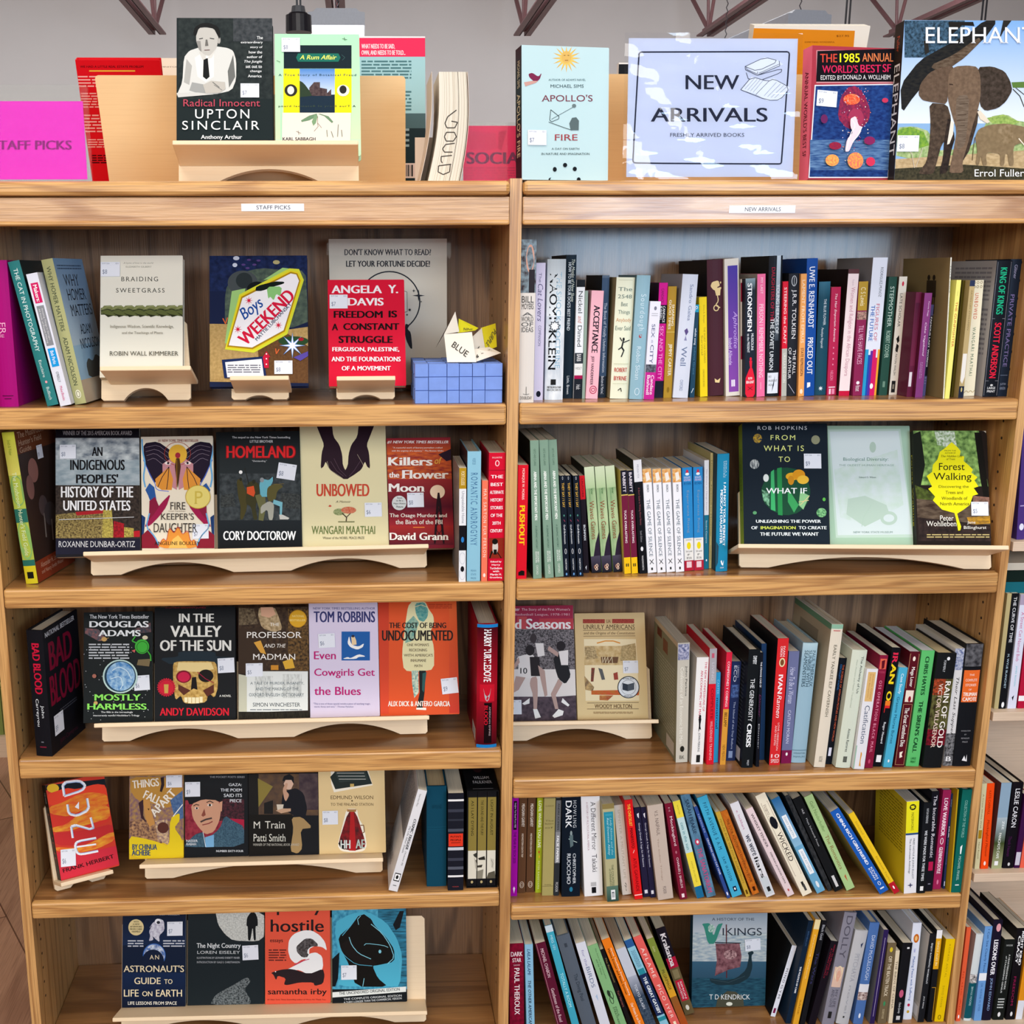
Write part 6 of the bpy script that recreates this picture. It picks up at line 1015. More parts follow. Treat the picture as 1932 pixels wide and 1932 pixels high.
cover(S, C, (1040, 135, 1562, 122, 1555, 942, 1022, 952), .016, 'efe4cc', bf+['e 1230 190 1364 330 e2b03c', 'c 1200 172 1390 340 a83a2a 3', 'p 4a3018 1285 290 1310 290 1318 350 1297 510 1276 350', 'e 1278 248 1316 290 a02a3a', 'l a07020 4 1290 300 1290 500', 't 1155 152 1448 172 8a2a3a,s #1 NEW YORK TIMES BESTSELLER',
 't 1240 610 1352 664 3a3430,sx FIRE', 't 1230 672 1352 680 8a7a6a HOLD THE BONES', 't 1172 690 1414 738 3a3430,sx KEEPER\'S', 't 1122 762 1440 830 3a3430,sx DAUGHTER', 'p e8963c 1150 945 1190 870 1215 900 1235 800 1270 840 1300 790 1330 850 1370 820 1390 900 1420 880 1440 945', 'p f2c060 1230 945 1260 880 1300 850 1340 900 1370 945', 'l c83a2a 4 1150 945 1190 870 1215 900 1235 790 1270 840 1300 780 1330 850 1370 810 1390 900 1420 880 1440 945',
 't 1128 896 1458 922 2c2018,b ANGELINE BOULLEY', 'e 1353 486 1536 658 c8a83a', 'e 1358 491 1531 653 e8d678', 't 1415 530 1478 622 d0b850,s P', 's 1402 770 1522 874 $7'], 'cream cover with two facing profiles forming a butterfly')
cover(S, C, (1578, 92, 2190, 95, 2195, 925, 1585, 940), .024, '1c2224', '''g 1600 95 2190 400 1c2022:2a3032
r 1600 400 2190 760 2a3032:484e50:1:1:1
g 1600 740 2195 940 20262a:101416
t 1692 128 2116 148 d8dcdc,b The sequel to the New York Times bestselling
t 1822 156 1990 175 d8dcdc,b LITTLE BROTHER
t 1648 195 2157 290 8a1014,B HOMELAND
t 1652 200 2152 285 d8282c,B HOMELAND
t 1838 303 1945 318 d8dcdc "Outstanding."
p 2c3030:4a4e4c:3:3:1 1610 560 1700 540 1720 640 1610 650
p 2c3030:4a4e4c:3:3:1 2050 540 2190 550 2190 660 2040 650
p 4a4424 1725 445 1760 440 1780 500 1800 540 1800 660 1770 735 1750 735 1755 640 1735 560
p 3c3a22 1800 470 1850 450 1890 480 1890 560 1860 640 1880 735 1850 740 1830 640 1790 620
p d8532c 1800 500 1850 490 1860 540 1850 570 1800 545
p 6a6a44 1860 560 1930 540 1940 640 1920 745 1885 740 1890 660
p 6ab0be 1890 470 1920 440 1960 450 1990 420 1990 460 1960 510 1955 570 1900 570
e 1895 430 1925 465 8a9094
e 1838 445 1862 475 2c2c20
e 1745 430 1765 455 2c2c20
p 5c5630 1950 500 2010 470 2070 490 2020 530 2010 590 1960 610 1945 560
p a8a89a 1900 640 1960 600 2000 620 1990 740 1960 740 1950 660 1900 700
p 7ab8c4 1995 590 2060 610 2055 700 2040 700 2040 640 1990 620
p c8c8c0 2035 700 2060 700 2110 725 2100 735 2040 735
l 2a2c28 6 1785 360 1815 480
l 6a5a3a 5 2000 480 2070 475
e 1742 378 1768 404 f4f4f0
t 1628 820 2158 886 f2f4f4,B CORY DOCTOROW
s 2022 330 2158 442 $8 -10''', 'black hardcover with red embossed capitals above a crowd of running figures', hard=1)
C = (480, 790, 3.864)
hand = 'p 2c1c26 445 30 565 30 575 130 620 190 640 260 645 345 692 420 684 440 650 440 600 410 545 370 520 310 505 350 482 365 490 250 508 190 480 120'
cover(S, C, (335, 30, 960, 30, 975, 912, 342, 930), .018, 'e3d9ac', [hand, mirror(hand, 663), 'l 5a4450 3 555 310 600 380 650 420', 'l 5a4450 3 580 290 620 370 670 420', 'l 5a4450 3 771 310 726 380 690 420', 'l c8b8a0 2 530 310 545 370 610 412 650 440', 'l c8b8a0 2 750 260 790 330 795 350',
 't 452 475 838 566 c94a34,B UNBOWED', 't 592 597 703 613 6a6048,si A Memoir', 'e 575 655 660 705 a8ac7c:7a8a58:3:3:1', 'e 632 642 742 692 d08a6a:c8583a:3:3:1', 'l 4a3a2c 8 668 755 672 720 640 690', 'l 4a3a2c 6 668 722 700 690', 'r 610 748 730 756 7a7a50', 'p c84a3a 538 640 550 628 564 638 552 644', 't 417 782 880 842 6d7c46,b WANGARI MAATHAI', 't 498 860 802 878 5a5a48,s Winner of the NOBEL PEACE PRIZE', 's 802 614 930 714 $6'], 'pale yellow cover with two dark cupped hands reaching down')
cover(S, C, (968, 138, 1440, 140, 1445, 915, 980, 912), .022, '7a1c2c', '''g 960 130 1450 270 8a2030:d2602c
r 960 250 1450 440 d8682e:8a2a30:.5:2:1
g 960 440 1450 640 9a3034:5a1628
g 960 640 1450 780 5a1628:a02830
g 960 780 1450 920 a82c2a:5a1a28
p 2a1a2c 1340 260 1450 220 1450 300 1400 310
t 968 160 1414 182 f2e4dc,Bi #1 NEW YORK TIMES BESTSELLER
t 1008 206 1370 220 f0dcd0,b "A masterful work of literary journalism crafted
t 1000 228 1378 243 f0dcd0,b with the urgency of a mystery." -The Boston Globe
t 968 282 1298 342 f6efe6,sB Killers
t 1314 282 1366 330 e8b84a,i of
t 980 390 1056 430 f6efe6,sB the
t 1070 376 1416 438 f6efe6,sB Flower
t 972 474 1242 534 f6efe6,sB Moon
e 1280 484 1388 584 f4dcc0
p 241018 1332 540 1352 540 1388 912 1372 912 1346 640 1340 640 1322 912 1306 912
l 241018 4 1335 640 1366 720 1318 800 1376 880
l 241018 4 1354 640 1326 720 1376 800 1310 880
e 1002 562 1108 668 d4d8d4
t 1040 572 1076 584 333,b Soon
t 1032 592 1084 604 333,b to Be a
t 1014 614 1102 628 333,b Major Motion
t 1034 636 1084 650 333,b Picture
t 985 692 1404 728 f4e8dc,sb The Osage Murders and
t 1028 738 1372 770 f4e8dc,sb the Birth of the FBI
r 1156 790 1240 797 e8803a
t 984 832 1416 886 f6efe6,sB David Grann
s 1112 542 1236 645 $8''', 'dark red sunset cover with a black oil derrick and pale moon', page='c8bca4')
# ---- left bay, third shelf
C = (0, 1110, 3.864)
S = stand(H['L3'], (193, 1402.4), (806.6, 1387), (177, 1366, 810, 1349), [(244.6, 1402, 449, 1396.7, 1374.5), (555, 1394, 755.6, 1388, 1365)], 'long double-arched plywood stand holding five books on the left bay third shelf')
rr = random.Random(3)
st = ['e %d %d %d %d dfe4e8' % (x, y, x+5, y+5) for x, y in [(rr.randint(610, 1090), rr.randint(400, 960)) for _ in range(60)]]
cover(S, C, (622, 178, 1112, 165, 1115, 965, 597, 980), .018, '131a1c', st+['p 8a5a5a:3c4a54:2:2:1 622 290 720 300 790 380 720 385 622 330', 'p 6a4a4a:2a3a44:2:2:1 980 300 1100 250 1105 320 1010 330', 't 656 193 1088 222 dfe3e4,b The New York Times Bestseller', 't 654 240 1086 285 e6eaea,B DOUGLAS', 't 720 305 1028 350 e6eaea,B ADAMS', 'e 742 355 782 388 c8a060', 'l c8a060 3 730 380 796 362',
 'q 650 400 945 520 c8ccd0 6', 'e 986 372 1090 478 3fae3a', 'c 1000 388 1080 470 1c5a1c 4', 'l 3fae3a 9 1000 400 965 385 990 350', 'l 3fae3a 9 1080 460 1100 490 1102 530', 'e 1040 345 1080 375 d8d0b0', 'p 7a6a4a 1010 520 1100 515 1090 570 1000 560', 'p c8605a 962 455 990 445 985 470', 'e 752 520 1006 766 bcd8d0', 'e 764 530 994 756 1a3a50', 'e 780 536 986 748 5c98cc', 'e 780 536 986 748 4a86c0:a8cce4:1.5:1.5:1', 'l d8ecf4 5 820 600 870 570 930 600 960 660', 'l d8ecf4 5 810 660 880 640 900 700 880 735', 'e 676 625 706 655 a86a5a', 'e 686 822 716 850 c8a060',
 't 692 772 1030 818 8ae060,B MOSTLY', 't 640 840 1072 884 8ae060,B HARMLESS', 't 740 896 972 912 dfe3e4,b The fifth in the increasingly', 't 684 920 1020 936 dfe3e4,b inaccurately named Hitchhiker\'s Trilogy', 's 978 636 1092 742 $6 3'], 'black space-themed paperback with a swirling blue planet and green letters')
cover(S, C, (1135, 142, 1722, 130, 1712, 955, 1120, 965), .026, '13161a', '''t 1206 132 1500 150 8a1c2a,b STEPHEN GRAHAM JONES
t 1304 185 1560 247 e4e4dc,B IN THE
t 1242 273 1616 354 e4e4dc,B VALLEY
t 1166 378 1686 456 e4e4dc,B OF THE SUN
p 1a2a34 1160 510 1300 500 1300 460 1570 460 1575 500 1700 500 1640 550 1250 560
p d8b468:a8803c:1.5:1.5:1 1262 545 1300 532 1560 532 1582 560 1590 720 1565 800 1520 760 1505 830 1420 842 1340 838 1320 780 1280 815 1268 740 1262 650
p e8d090 1300 540 1540 540 1560 590 1440 610 1290 600
e 1284 598 1395 690 7a0a24
e 1296 610 1384 682 c81c48
e 1446 592 1556 684 15100f
p 15100f 1400 650 1430 645 1440 740 1412 730 1392 742
p 5a2c20 1300 700 1390 745 1340 780 1300 740
p 5a2c20 1560 700 1480 745 1510 790 1560 760
r 1345 795 1368 832 f0e4b8
r 1372 795 1396 838 f0e4b8
r 1400 795 1424 838 f0e4b8
r 1428 795 1452 838 f0e4b8
r 1456 790 1478 832 f0e4b8
l a01c3c 5 1440 610 1500 660 1560 690
* 1214 722 70 60 24 c81c34
c 1158 668 1270 778 8a1024 3
p c8a050 1196 700 1230 700 1226 765 1200 765
t 1600 776 1686 792 e4e4dc,b A NOVEL
t 1166 872 1670 928 d01c30,B ANDY DAVIDSON
s 1588 510 1710 614 $8 2''', 'black hardcover with a golden skull with one red eye', hard=1)
cover(S, C, (1740, 138, 2252, 135, 2252, 935, 1735, 950), .02, '2a1e18', '''r 1740 135 2255 620 2a1c16:4a3826:1.5:1.5:1
r 2100 150 2252 600 1c140f:7a5a30:2:2:1
p 7a6a50:3a2c20:2:2:1 1742 135 1850 150 1880 260 1742 270
p 3a2a1e 1742 290 1900 300 1950 620 1742 620
p c8b088:8a7450:1.5:1.5:1 1890 135 2000 135 2030 200 2060 300 2000 320 1910 290 1880 200
p d8a888 1900 138 1990 138 2010 190 1960 215 1905 200
p d8a040 1850 395 1900 380 1940 480 1900 470
p d8a838 2060 535 2130 510 2150 580 2080 590
r 1975 560 2030 595 c8882c
e 2107 158 2236 286 c8901c
e 2112 163 2231 281 d8a428
t 2130 195 2218 210 f0dc8a,s NATIONAL
t 2112 225 2228 240 f0dc8a,s BESTSELLER
t 1968 252 2036 274 f0ebe0,s THE
t 1796 318 2202 362 f4f0e8,s PROFESSOR
t 1922 405 2084 432 f0ebe0,si AND THE
t 1842 478 2156 520 f4f0e8,s MADMAN
p c4c4ae 1740 625 1810 640 1810 915 1740 915
p dfe3df 1800 605 2245 605 2245 890 1800 905
r 1860 640 1990 800 b8bcb8:dfe3df:4:1:1
r 2060 625 2200 800 b8bcb8:dfe3df:4:1:1
t 1824 682 2216 704 4a5a64,s A TALE OF MURDER, INSANITY,
t 1862 722 2178 744 4a5a64,s AND THE MAKING OF THE
t 1816 764 2216 788 4a5a64,s OXFORD ENGLISH DICTIONARY
t 1844 834 2190 862 333c44,s SIMON WINCHESTER
q 1824 878 2205 892 7a8488 1
r 1736 900 2252 950 17150f:2e2a20:5:1:1
s 1792 548 1916 642 $5''', 'brown cover with a bearded man above an open dictionary')
C = (480, 1110, 3.864)
cover(S, C, (400, 112, 900, 103, 912, 918, 403, 935), .018, 'd6cce2', '''t 428 138 880 155 5a5a8a,b NEW YORK TIMES BESTSELLING AUTHOR
t 432 168 880 248 35386e,B TOM ROBBINS
r 635 315 842 526 1c5ca4
p f2f2ee 690 345 678 400 700 430 750 448 790 430 800 400 760 425 715 415 700 390
p e8cda0 705 355 730 350 742 380 745 410 712 415
p f2f2ee 640 515 680 500 700 510 760 480 800 490 808 498 760 500 740 515
e 708 340 730 358 2a2a3a
t 434 460 594 518 b8106e,b Even
t 436 585 878 655 b8106e,b Cowgirls Get
t 436 718 776 778 b8106e,b the Blues
t 430 834 846 852 6a6a9a "This is one of those special novels-a piece of working magic,
t 436 856 722 872 6a6a9a warm, funny and sane." -Thomas Pynchon
s 466 332 588 432 $6 2''', 'pale lilac paperback with magenta title and a blue moon picture')
cover(S, C, (905, 97, 1470, 93, 1497, 908, 915, 915), .018, 'dd5528', '''g 905 90 980 915 c43c24:d84a2c
g 1420 90 1500 910 e0622c:c83a28
p e4dcaa 1150 95 1245 95 1270 150 1305 200 1310 260 1280 320 1310 430 1310 590 1200 610 1090 600 1075 480 1100 260 1120 130
p 3d8a88:7ab0a0:2:2:1 1170 110 1240 100 1268 160 1262 210 1235 245 1200 235 1175 180
l e4dcaa 5 1160 140 1215 120 1265 140
p a8c0a0:5a9a94:2:2:1 1100 260 1160 200 1200 250 1160 380 1100 400
p 5a9a94:dfe4c8:2:2:1 1145 600 1195 600 1198 760 1165 800 1150 700
p 171b1c 1200 600 1250 600 1240 760 1225 880 1180 880 1205 760
p 2c5a58 1225 620 1255 610 1235 760 1222 740
p f0ece0 1180 870 1252 870 1252 888 1180 884
t 982 250 1398 290 1f1a18,B THE COST OF BEING
t 930 306 1448 382 1f1a18,B UNDOCUMENTED
t 1112 402 1272 422 5a5040,s ONE WOMAN'S
t 1128 440 1258 460 5a5040,s RECKONING
t 1090 478 1300 498 5a5040,s WITH AMERICA'S
t 1138 516 1252 536 5a5040,s INHUMANE
t 1166 556 1224 574 5a5040,s MATH
q 1270 112 1440 150 b03c1c 3
t 974 822 1426 860 f4ece0,B ALIX DICK & ANTERO GARCIA
s 1362 655 1484 766 $9 5''', 'orange-red cover with a collage of a woman in pale green')
# ---- left bay, fourth shelf
C = (0, 1440, 3.864)
S = stand(H['L4'], (105, 1685), (200, 1660), (115, 1669, 213, 1638), [(134, 1677, 174, 1666, 1653)], 'small birch plywood stand turned sideways under the red and orange book', p=.06, top=.17)
cover(S, C, (322, 112, 760, 118, 872, 735, 445, 855), .03, 'd2402c', '''r 322 110 780 200 1a1e24
e 342 150 430 215 e8b82c
p e8452c 330 230 480 180 560 190 700 150 775 160 790 300 340 320
p e8942c:e0602c:.5:1.5:1 355 320 470 280 560 230 660 210 780 225 790 310 600 340 500 390 365 370
p d83a2c 362 370 500 400 640 330 800 320 810 420 640 480 380 480
p eca834:e0602c:.5:1.5:1 372 470 480 450 620 330 700 305 795 310 805 400 660 440 520 490 380 505
p c83030 385 510 520 500 660 480 820 440 830 520 640 600 400 600
p eca834:e0602c:.5:1.5:1 400 610 520 620 640 590 830 490 838 560 720 620 560 660 410 640
p d23040 415 650 600 660 850 600 872 735 445 855
l f4f6fa 16 468 240 452 140 580 125 625 160 600 200 468 240
l a8c4ec 6 474 234 462 148 576 134 614 164 594 194 474 234
l f4f6fa 16 490 300 500 370 560 385 650 340 635 255
l a8c4ec 6 496 300 506 364 560 377 642 334 629 256
p f4f6fa 545 320 575 280 575 335
l f4f6fa 16 530 545 515 440 685 490 660 395
l a8c4ec 6 534 540 522 450 690 494 666 398
l f4f6fa 16 700 545 560 570 545 600 560 655 590 665 715 640
l f4f6fa 12 545 612 700 590
l a8c4ec 5 698 550 566 575 552 604 566 650 590 658 712 634
d 462 798 832 690 28 2a0f10,b FRANK HERBERT
s 432 640 560 736 $6 -8''', 'red and orange dune-pattern paperback with looping white letters, turned right', spine='17171a', sops=['v 30 8 60 20 c8ccd0 THE NOVEL', 'v 30 30 70 84 8a3a28 DUNE'])
S = stand(H['L4'], (273.8, 1661), (722, 1648), (262.7, 1631, 722.8, 1619), [(327, 1660, 671.5, 1649, 1630)], 'wide single-arched plywood stand holding four books on the left bay fourth shelf', p=.1)
cover(S, C, (950, 92, 1340, 88, 1338, 688, 935, 692), .014, 'e0bc24', '''r 940 88 1345 560 7a5a6a:b08a50:1.5:1.5:1
p b8883c 950 100 1200 100 1330 150 1330 200 1240 330 1130 300 1000 270 950 200
p 5a78a0:3a5a8a:2:2:1 1240 270 1330 200 1338 400 1280 420
p 4a2c38:c89a6a:2:2:1 945 420 1130 400 1240 560 1160 590 1040 545 945 520
p 8a6a70:e0c090:2:2:1 1130 420 1220 410 1236 600 1150 560
p c8904c 1040 260 1090 270 1110 370 1130 440 1090 465 1060 400
p 3a2028 1010 290 1045 262 1045 380 1065 430 1030 400
p 4a3020 1075 330 1090 330 1085 345
p e8cc20 1240 400 1310 360 1310 420 1270 470 1320 540 1338 600 1338 690 940 690 940 530 1040 545 1140 570 1235 610
p 2c1c20 1170 105 1195 100 1198 160 1180 210 1165 205 1176 150
l f0f0e8 7 1262 388 1332 300
e 1148 430 1230 510 5a3028
d 968 185 1162 165 58 f0e8d8,B THINGS
d 1040 250 1160 305 60 f0e8d8,B FALL
d 1130 395 1290 220 58 f0e8d8,B APART
t 965 590 1145 630 2c4a74,B BY CHINUA
t 962 632 1098 672 2c4a74,B ACHEBE
s 1212 88 1328 175 $6''', 'small yellow and brown illustrated paperback, first on the wide stand')
cover(S, C, (1348, 88, 1812, 75, 1808, 672, 1340, 685), .012, '15181c', '''t 1530 94 1784 107 a8acb0,s THE POCKET POETS SERIES
r 1350 270 1780 560 7a1c30:a83a48:1:1:1
r 1600 260 1780 420 1c1a1e:5a2a34:2:2:1
p b02040 1640 400 1780 410 1780 460 1640 450
p 14161a 1355 235 1470 160 1600 190 1620 270 1560 290 1380 300
p cf9a7c 1392 300 1480 262 1590 270 1612 330 1600 420 1560 500 1500 520 1450 470 1405 400
p 8a4a3c 1468 380 1490 330 1500 378 1480 390
e 1420 320 1448 336 e8dcd0
e 1428 321 1442 335 1c1412
e 1512 296 1548 314 e8dcd0
e 1522 296 1538 314 1c1412
l 2a1c16 6 1410 312 1430 300 1452 306
l 2a1c16 6 1506 286 1530 276 1556 288
l 4a3a36 12 1462 428 1500 410 1545 400
l 8a3a3a 7 1475 450 1520 440 1550 424
p cf9a7c 1600 285 1622 275 1618 350 1604 350
p 2f4a5c:4a6a7c:4:4:1 1350 590 1420 520 1480 500 1500 560 1600 480 1640 380 1700 420 1780 460 1780 608 1350 612
p 7ab0d8 1495 540 1560 520 1560 610 1500 612
l dfe8f0 4 1480 500 1500 610
t 1668 146 1762 166 e0e4e8,b GAZA:
t 1608 184 1764 206 e0e4e8,b THE POEM
t 1632 222 1764 246 e0e4e8,b SAID ITS
t 1676 262 1762 284 e0e4e8,b PIECE
t 1358 556 1442 574 e0e4e8,b NASSER
t 1360 580 1430 598 e0e4e8,b RABAH
t 1576 632 1776 647 e0e4e8,sb NUMBER SIXTY-FOUR
s 1350 138 1460 242 $9''', 'black-bordered cover showing a man in a dark cap and grey jacket')
cover(S, C, (1814, 78, 2320, 70, 2322, 662, 1812, 672), .018, '17181c', '''r 1880 78 2320 380 6a5038:4a3a34:.5:.5:1
r 1815 80 1885 380 1a1817
r 2180 75 2322 340 3a2c34:5a4a4a:.5:.5:1
p 8a7a3a 1880 110 1990 170 1885 320
p 15161c 2058 130 2070 95 2110 78 2140 100 2144 150 2120 130
p d8b49c 2068 150 2082 122 2125 122 2140 150 2120 195 2090 190
p 15161e 2100 195 2160 180 2215 220 2240 330 2225 400 2140 380 2090 350 2050 320 2060 220
p c89c80 2060 190 2085 140 2100 150 2085 200 2110 230 2085 280 2072 260
p d8ccb8 2016 300 2068 300 2060 350 2024 350
p c8a080 2010 345 2060 330 2120 330 2120 350 2050 365
p 1c1a1a 1925 290 1990 270 1990 370 1925 370
p 15120f 1815 375 2130 372 2125 665 1815 670
p a88a5c 2125 395 2200 390 2280 470 2190 480 2205 620 2170 660 2115 640 2140 480
t 1846 425 1900 475 dfdcd0,s M
t 1932 422 2080 475 dfdcd0,s Train
t 1846 515 2084 570 dfdcd0,s Patti Smith
t 1846 584 2182 602 b8b4a8,si WINNER OF THE NATIONAL BOOK AWARD''', 'dark photographic cover of a person in a cap seated at a cafe table')
C = (480, 1440, 3.864)
cover(S, C, (468, -20, 948, -25, 958, 660, 470, 665), .018, 'e4c892', '''p f4ecd8 555 40 820 20 862 160 580 212 560 150
p 1f2a28 552 100 590 60 820 50 858 150 590 190
p 2c3836 580 55 805 48 830 120 620 140
r 600 70 800 74 c8c8c0
r 610 92 806 96 c8c8c0
r 616 114 812 118 c8c8c0
r 698 150 726 172 c8a860
t 556 236 868 262 6a5434,s EDMUND WILSON
e 706 268 718 280 6a5434
t 556 290 868 310 6a5434,s TO THE FINLAND STATION
p f6eedc 672 332 748 332 760 400 802 470 820 600 800 640 715 652 630 640 606 600 640 460
p 4a1a1c:8a1c20:1:1:1 684 350 738 350 812 580 800 620 715 640 630 620 612 580
p b01c20 700 350 725 350 740 600 738 638 690 636 690 600
r 676 336 742 354 a87a48
l 8a6438 7 772 452 796 452 802 500 790 508
p 1a1416 612 585 640 545 660 630 630 620
t 628 560 700 622 d8e0dc,B HH
t 738 555 806 620 b0c0b8,B AE
s 495 348 610 445 $8''', 'tan cover with a typewriter above a dark red megaphone')
# ---- left bay, bottom shelf
C = (0, 1680, 3.864)
zs = H['L5']; fl = hitZ(226, 1962, zs); fr = hitZ(800, 1945, zs)
S = stand(zs, (229, 1943), (804, 1930), (212, 1921, 806, 1907), [(290, 1942, 470, 1939, 1925), (560, 1936, 745, 1931, 1917)], 'double-arched plywood stand holding four books on the left bay bottom shelf', p=.1, top=.215)
cover(S, C, (905, 150, 1362, 140, 1345, 862, 878, 862), .02, '131f36', ['g 880 150 1360 400 10182c:182a4a', 'g 880 600 1350 862 16284a:10182c', 't 1120 168 1310 182 c8ccd4 #1 BESTSELLER', 'e 936 210 1048 328 e0cc94']+['t %d %d %d %d 2a2418,b %s' % q for q in ((974, 222, 1012, 234, 'WITH'), (968, 240, 1018, 252, 'A NEW'), (948, 258, 1036, 270, 'AFTERWORD'), (948, 276, 1036, 288, 'FROM CHRIS'), (962, 294, 1024, 306, 'HADFIELD'))]+
 ['p dcdce4:a8a4b8:2:2:1 1140 215 1160 204 1196 220 1200 290 1160 330 1164 378 1130 350 1110 330 1120 360 1085 370 1096 330 1086 300 1110 250 1086 280 1110 240', 'e 1130 206 1172 246 f0f0f4', 'e 1142 222 1168 244 2a2a34', 'q 932 358 1046 415 c8ccd4 3', 'q 1190 358 1346 415 c8ccd4 3', 'e 1042 386 1208 560 3a6ab8', 'e 1050 392 1202 552 2a5aa0:dfe8f0:1.5:1.5:1', 'e 1036 430 1196 600 131f38', 't 1092 470 1160 502 e8d8b4,w AN', 't 902 545 1342 594 e8d8b4,b ASTRONAUT\'S', 't 980 634 1172 682 e8d8b4,b GUIDE', 't 1198 646 1258 680 e8d8b4,b TO', 't 904 722 1012 772 e8d8b4,b LIFE', 't 1038 734 1112 770 e8d8b4,b ON', 't 1138 722 1328 772 e8d8b4,b EARTH', 't 934 808 1290 832 e8e4d8,b LIFE LESSONS FROM SPACE', 's 1220 228 1332 328 $7'],
 'midnight blue cover with a floating astronaut and the planet below')
cover(S, C, (1378, 150, 1936, 145, 1916, 843, 1360, 845), .014, '1d2529', '''p d6d8d0:8a8c88:3:3:.6 1570 150 1936 150 1932 330 1880 372 1700 366 1640 320 1590 250
p 15181a 1826 162 1860 162 1878 200 1880 260 1862 260 1866 365 1850 365 1842 260 1826 365 1808 365 1806 260 1796 260 1800 200
e 1828 150 1856 178 15181a
t 1434 384 1754 430 dfe3e4,b The Night Country
t 1438 440 1750 462 c8ccce LOREN EISELEY
t 1436 484 1748 498 b8bcc0 ILLUSTRATIONS BY LEONARD EVERETT FISHER
t 1436 516 1748 530 b8bcc0 INTRODUCTION BY GALE E. CHRISTIANSON
p 1d2529:8a9294:3:3:.8 1530 838 1570 760 1700 690 1800 630 1830 660 1780 720 1830 800 1820 840
s 1768 400 1884 504 $6 2''', 'charcoal cover with a small figure silhouetted against a ragged pale patch')
C = (480, 1680, 3.864)
tail = ['p f2f2f0 300 310 360 290 420 292 475 325 515 375 530 440 495 412 440 405 400 425 400 470 430 500 350 500 300 535 262 500 245 440 250 370 270 335', 'p 2c2626:8a8484:2:2:.5 330 385 370 350 420 350 462 390 462 408 415 408 388 430 385 460 420 480 350 490 310 450 305 410', 'p f4f4f2 190 600 290 550 370 510 400 460 450 450 495 480 502 560 470 610 400 618 330 580 270 580', 'p 2a2023 120 600 190 578 270 570 400 610 500 570 512 620 500 680 440 696 430 670 330 670 240 690 215 685 230 640 170 620 158 655 140 615', 'l c03a6a 5 290 545 350 515 400 500', 'e 150 588 158 596 fff']
cover(S, C, (85, 60, 553, 55, 553, 832, 72, 838), .018, 'e2573f', ['t 118 60 500 180 241a1c,b quietly', 't 118 212 506 302 241a1c,b hostile', 't 114 358 208 386 3a1c1c,b essays', 'q 104 426 232 518 5a2420 5']+tail+['t 98 716 528 770 241a1c,b samantha irby', 't 95 790 522 802 8a2c20,b #1 New York Times bestselling author of Wow, No Thank You.'], 'coral paperback with a black and white skunk raising its tail')
cover(S, C, (568, 40, 1112, 35, 1106, 855, 565, 835), .02, '14181c', '''r 565 120 1112 720 2a7a9c:5ab4d0:1:1:1
r 900 130 1112 700 1c4456:3a90b0:.3:3:1
p 4fb0cc 575 240 700 170 820 150 960 230 1040 350 1080 480 1060 700 980 700 600 700 640 600
p 15120f 700 260 760 180 800 168 850 200 870 250 960 340 1020 430 1020 520 900 545 860 550 900 640 975 702 740 702 690 540 630 430 610 340
p 1c1614 620 400 700 350 760 450 860 500 900 545 760 540 660 460
l 8ad4e4 5 690 340 710 400 760 460 850 500
l 5ab4d0 5 640 330 700 260 755 185 800 170 850 205 885 255 970 340 1030 430 1062 520 1060 600
l 5ab4d0 4 620 420 660 480 740 540 860 550
l 8ad4e4 4 760 250 752 210 775 185
l 8ad4e4 5 850 245 930 310 990 400 1020 490 970 535
p 15120f 800 400 810 385 860 380 862 330 880 360 930 385 980 415 950 430 900 430 830 450 870 480
l 8ad4e4 4 800 400 815 385 940 400 975 415
e 905 432 925 458 8ad4e4
l 8ad4e4 4 800 640 790 700
p 11161a 565 500 620 450 610 640 590 700 565 700
p 15181c 1010 250 1060 150 1090 150 1060 270 1030 290
p e2e6e2 565 742 1105 700 1105 738 565 780
d 618 762 1060 730 22 20242a,b THE UNCENSORED ORIGINAL EDITION
p 14181c 565 780 1105 738 1105 865 565 840
d 652 800 1074 772 15 c8ccce,b THE COMPLETE ORIGINAL EDITION
d 652 824 1074 792 15 c8ccce,b A THIRD LONGER THAN THE COMMERCIAL VERSION
p 3a90b0 780 820 920 815 960 865 800 860
s 632 546 746 648 $7''', 'glossy blue and black cover with a hunched dark figure')
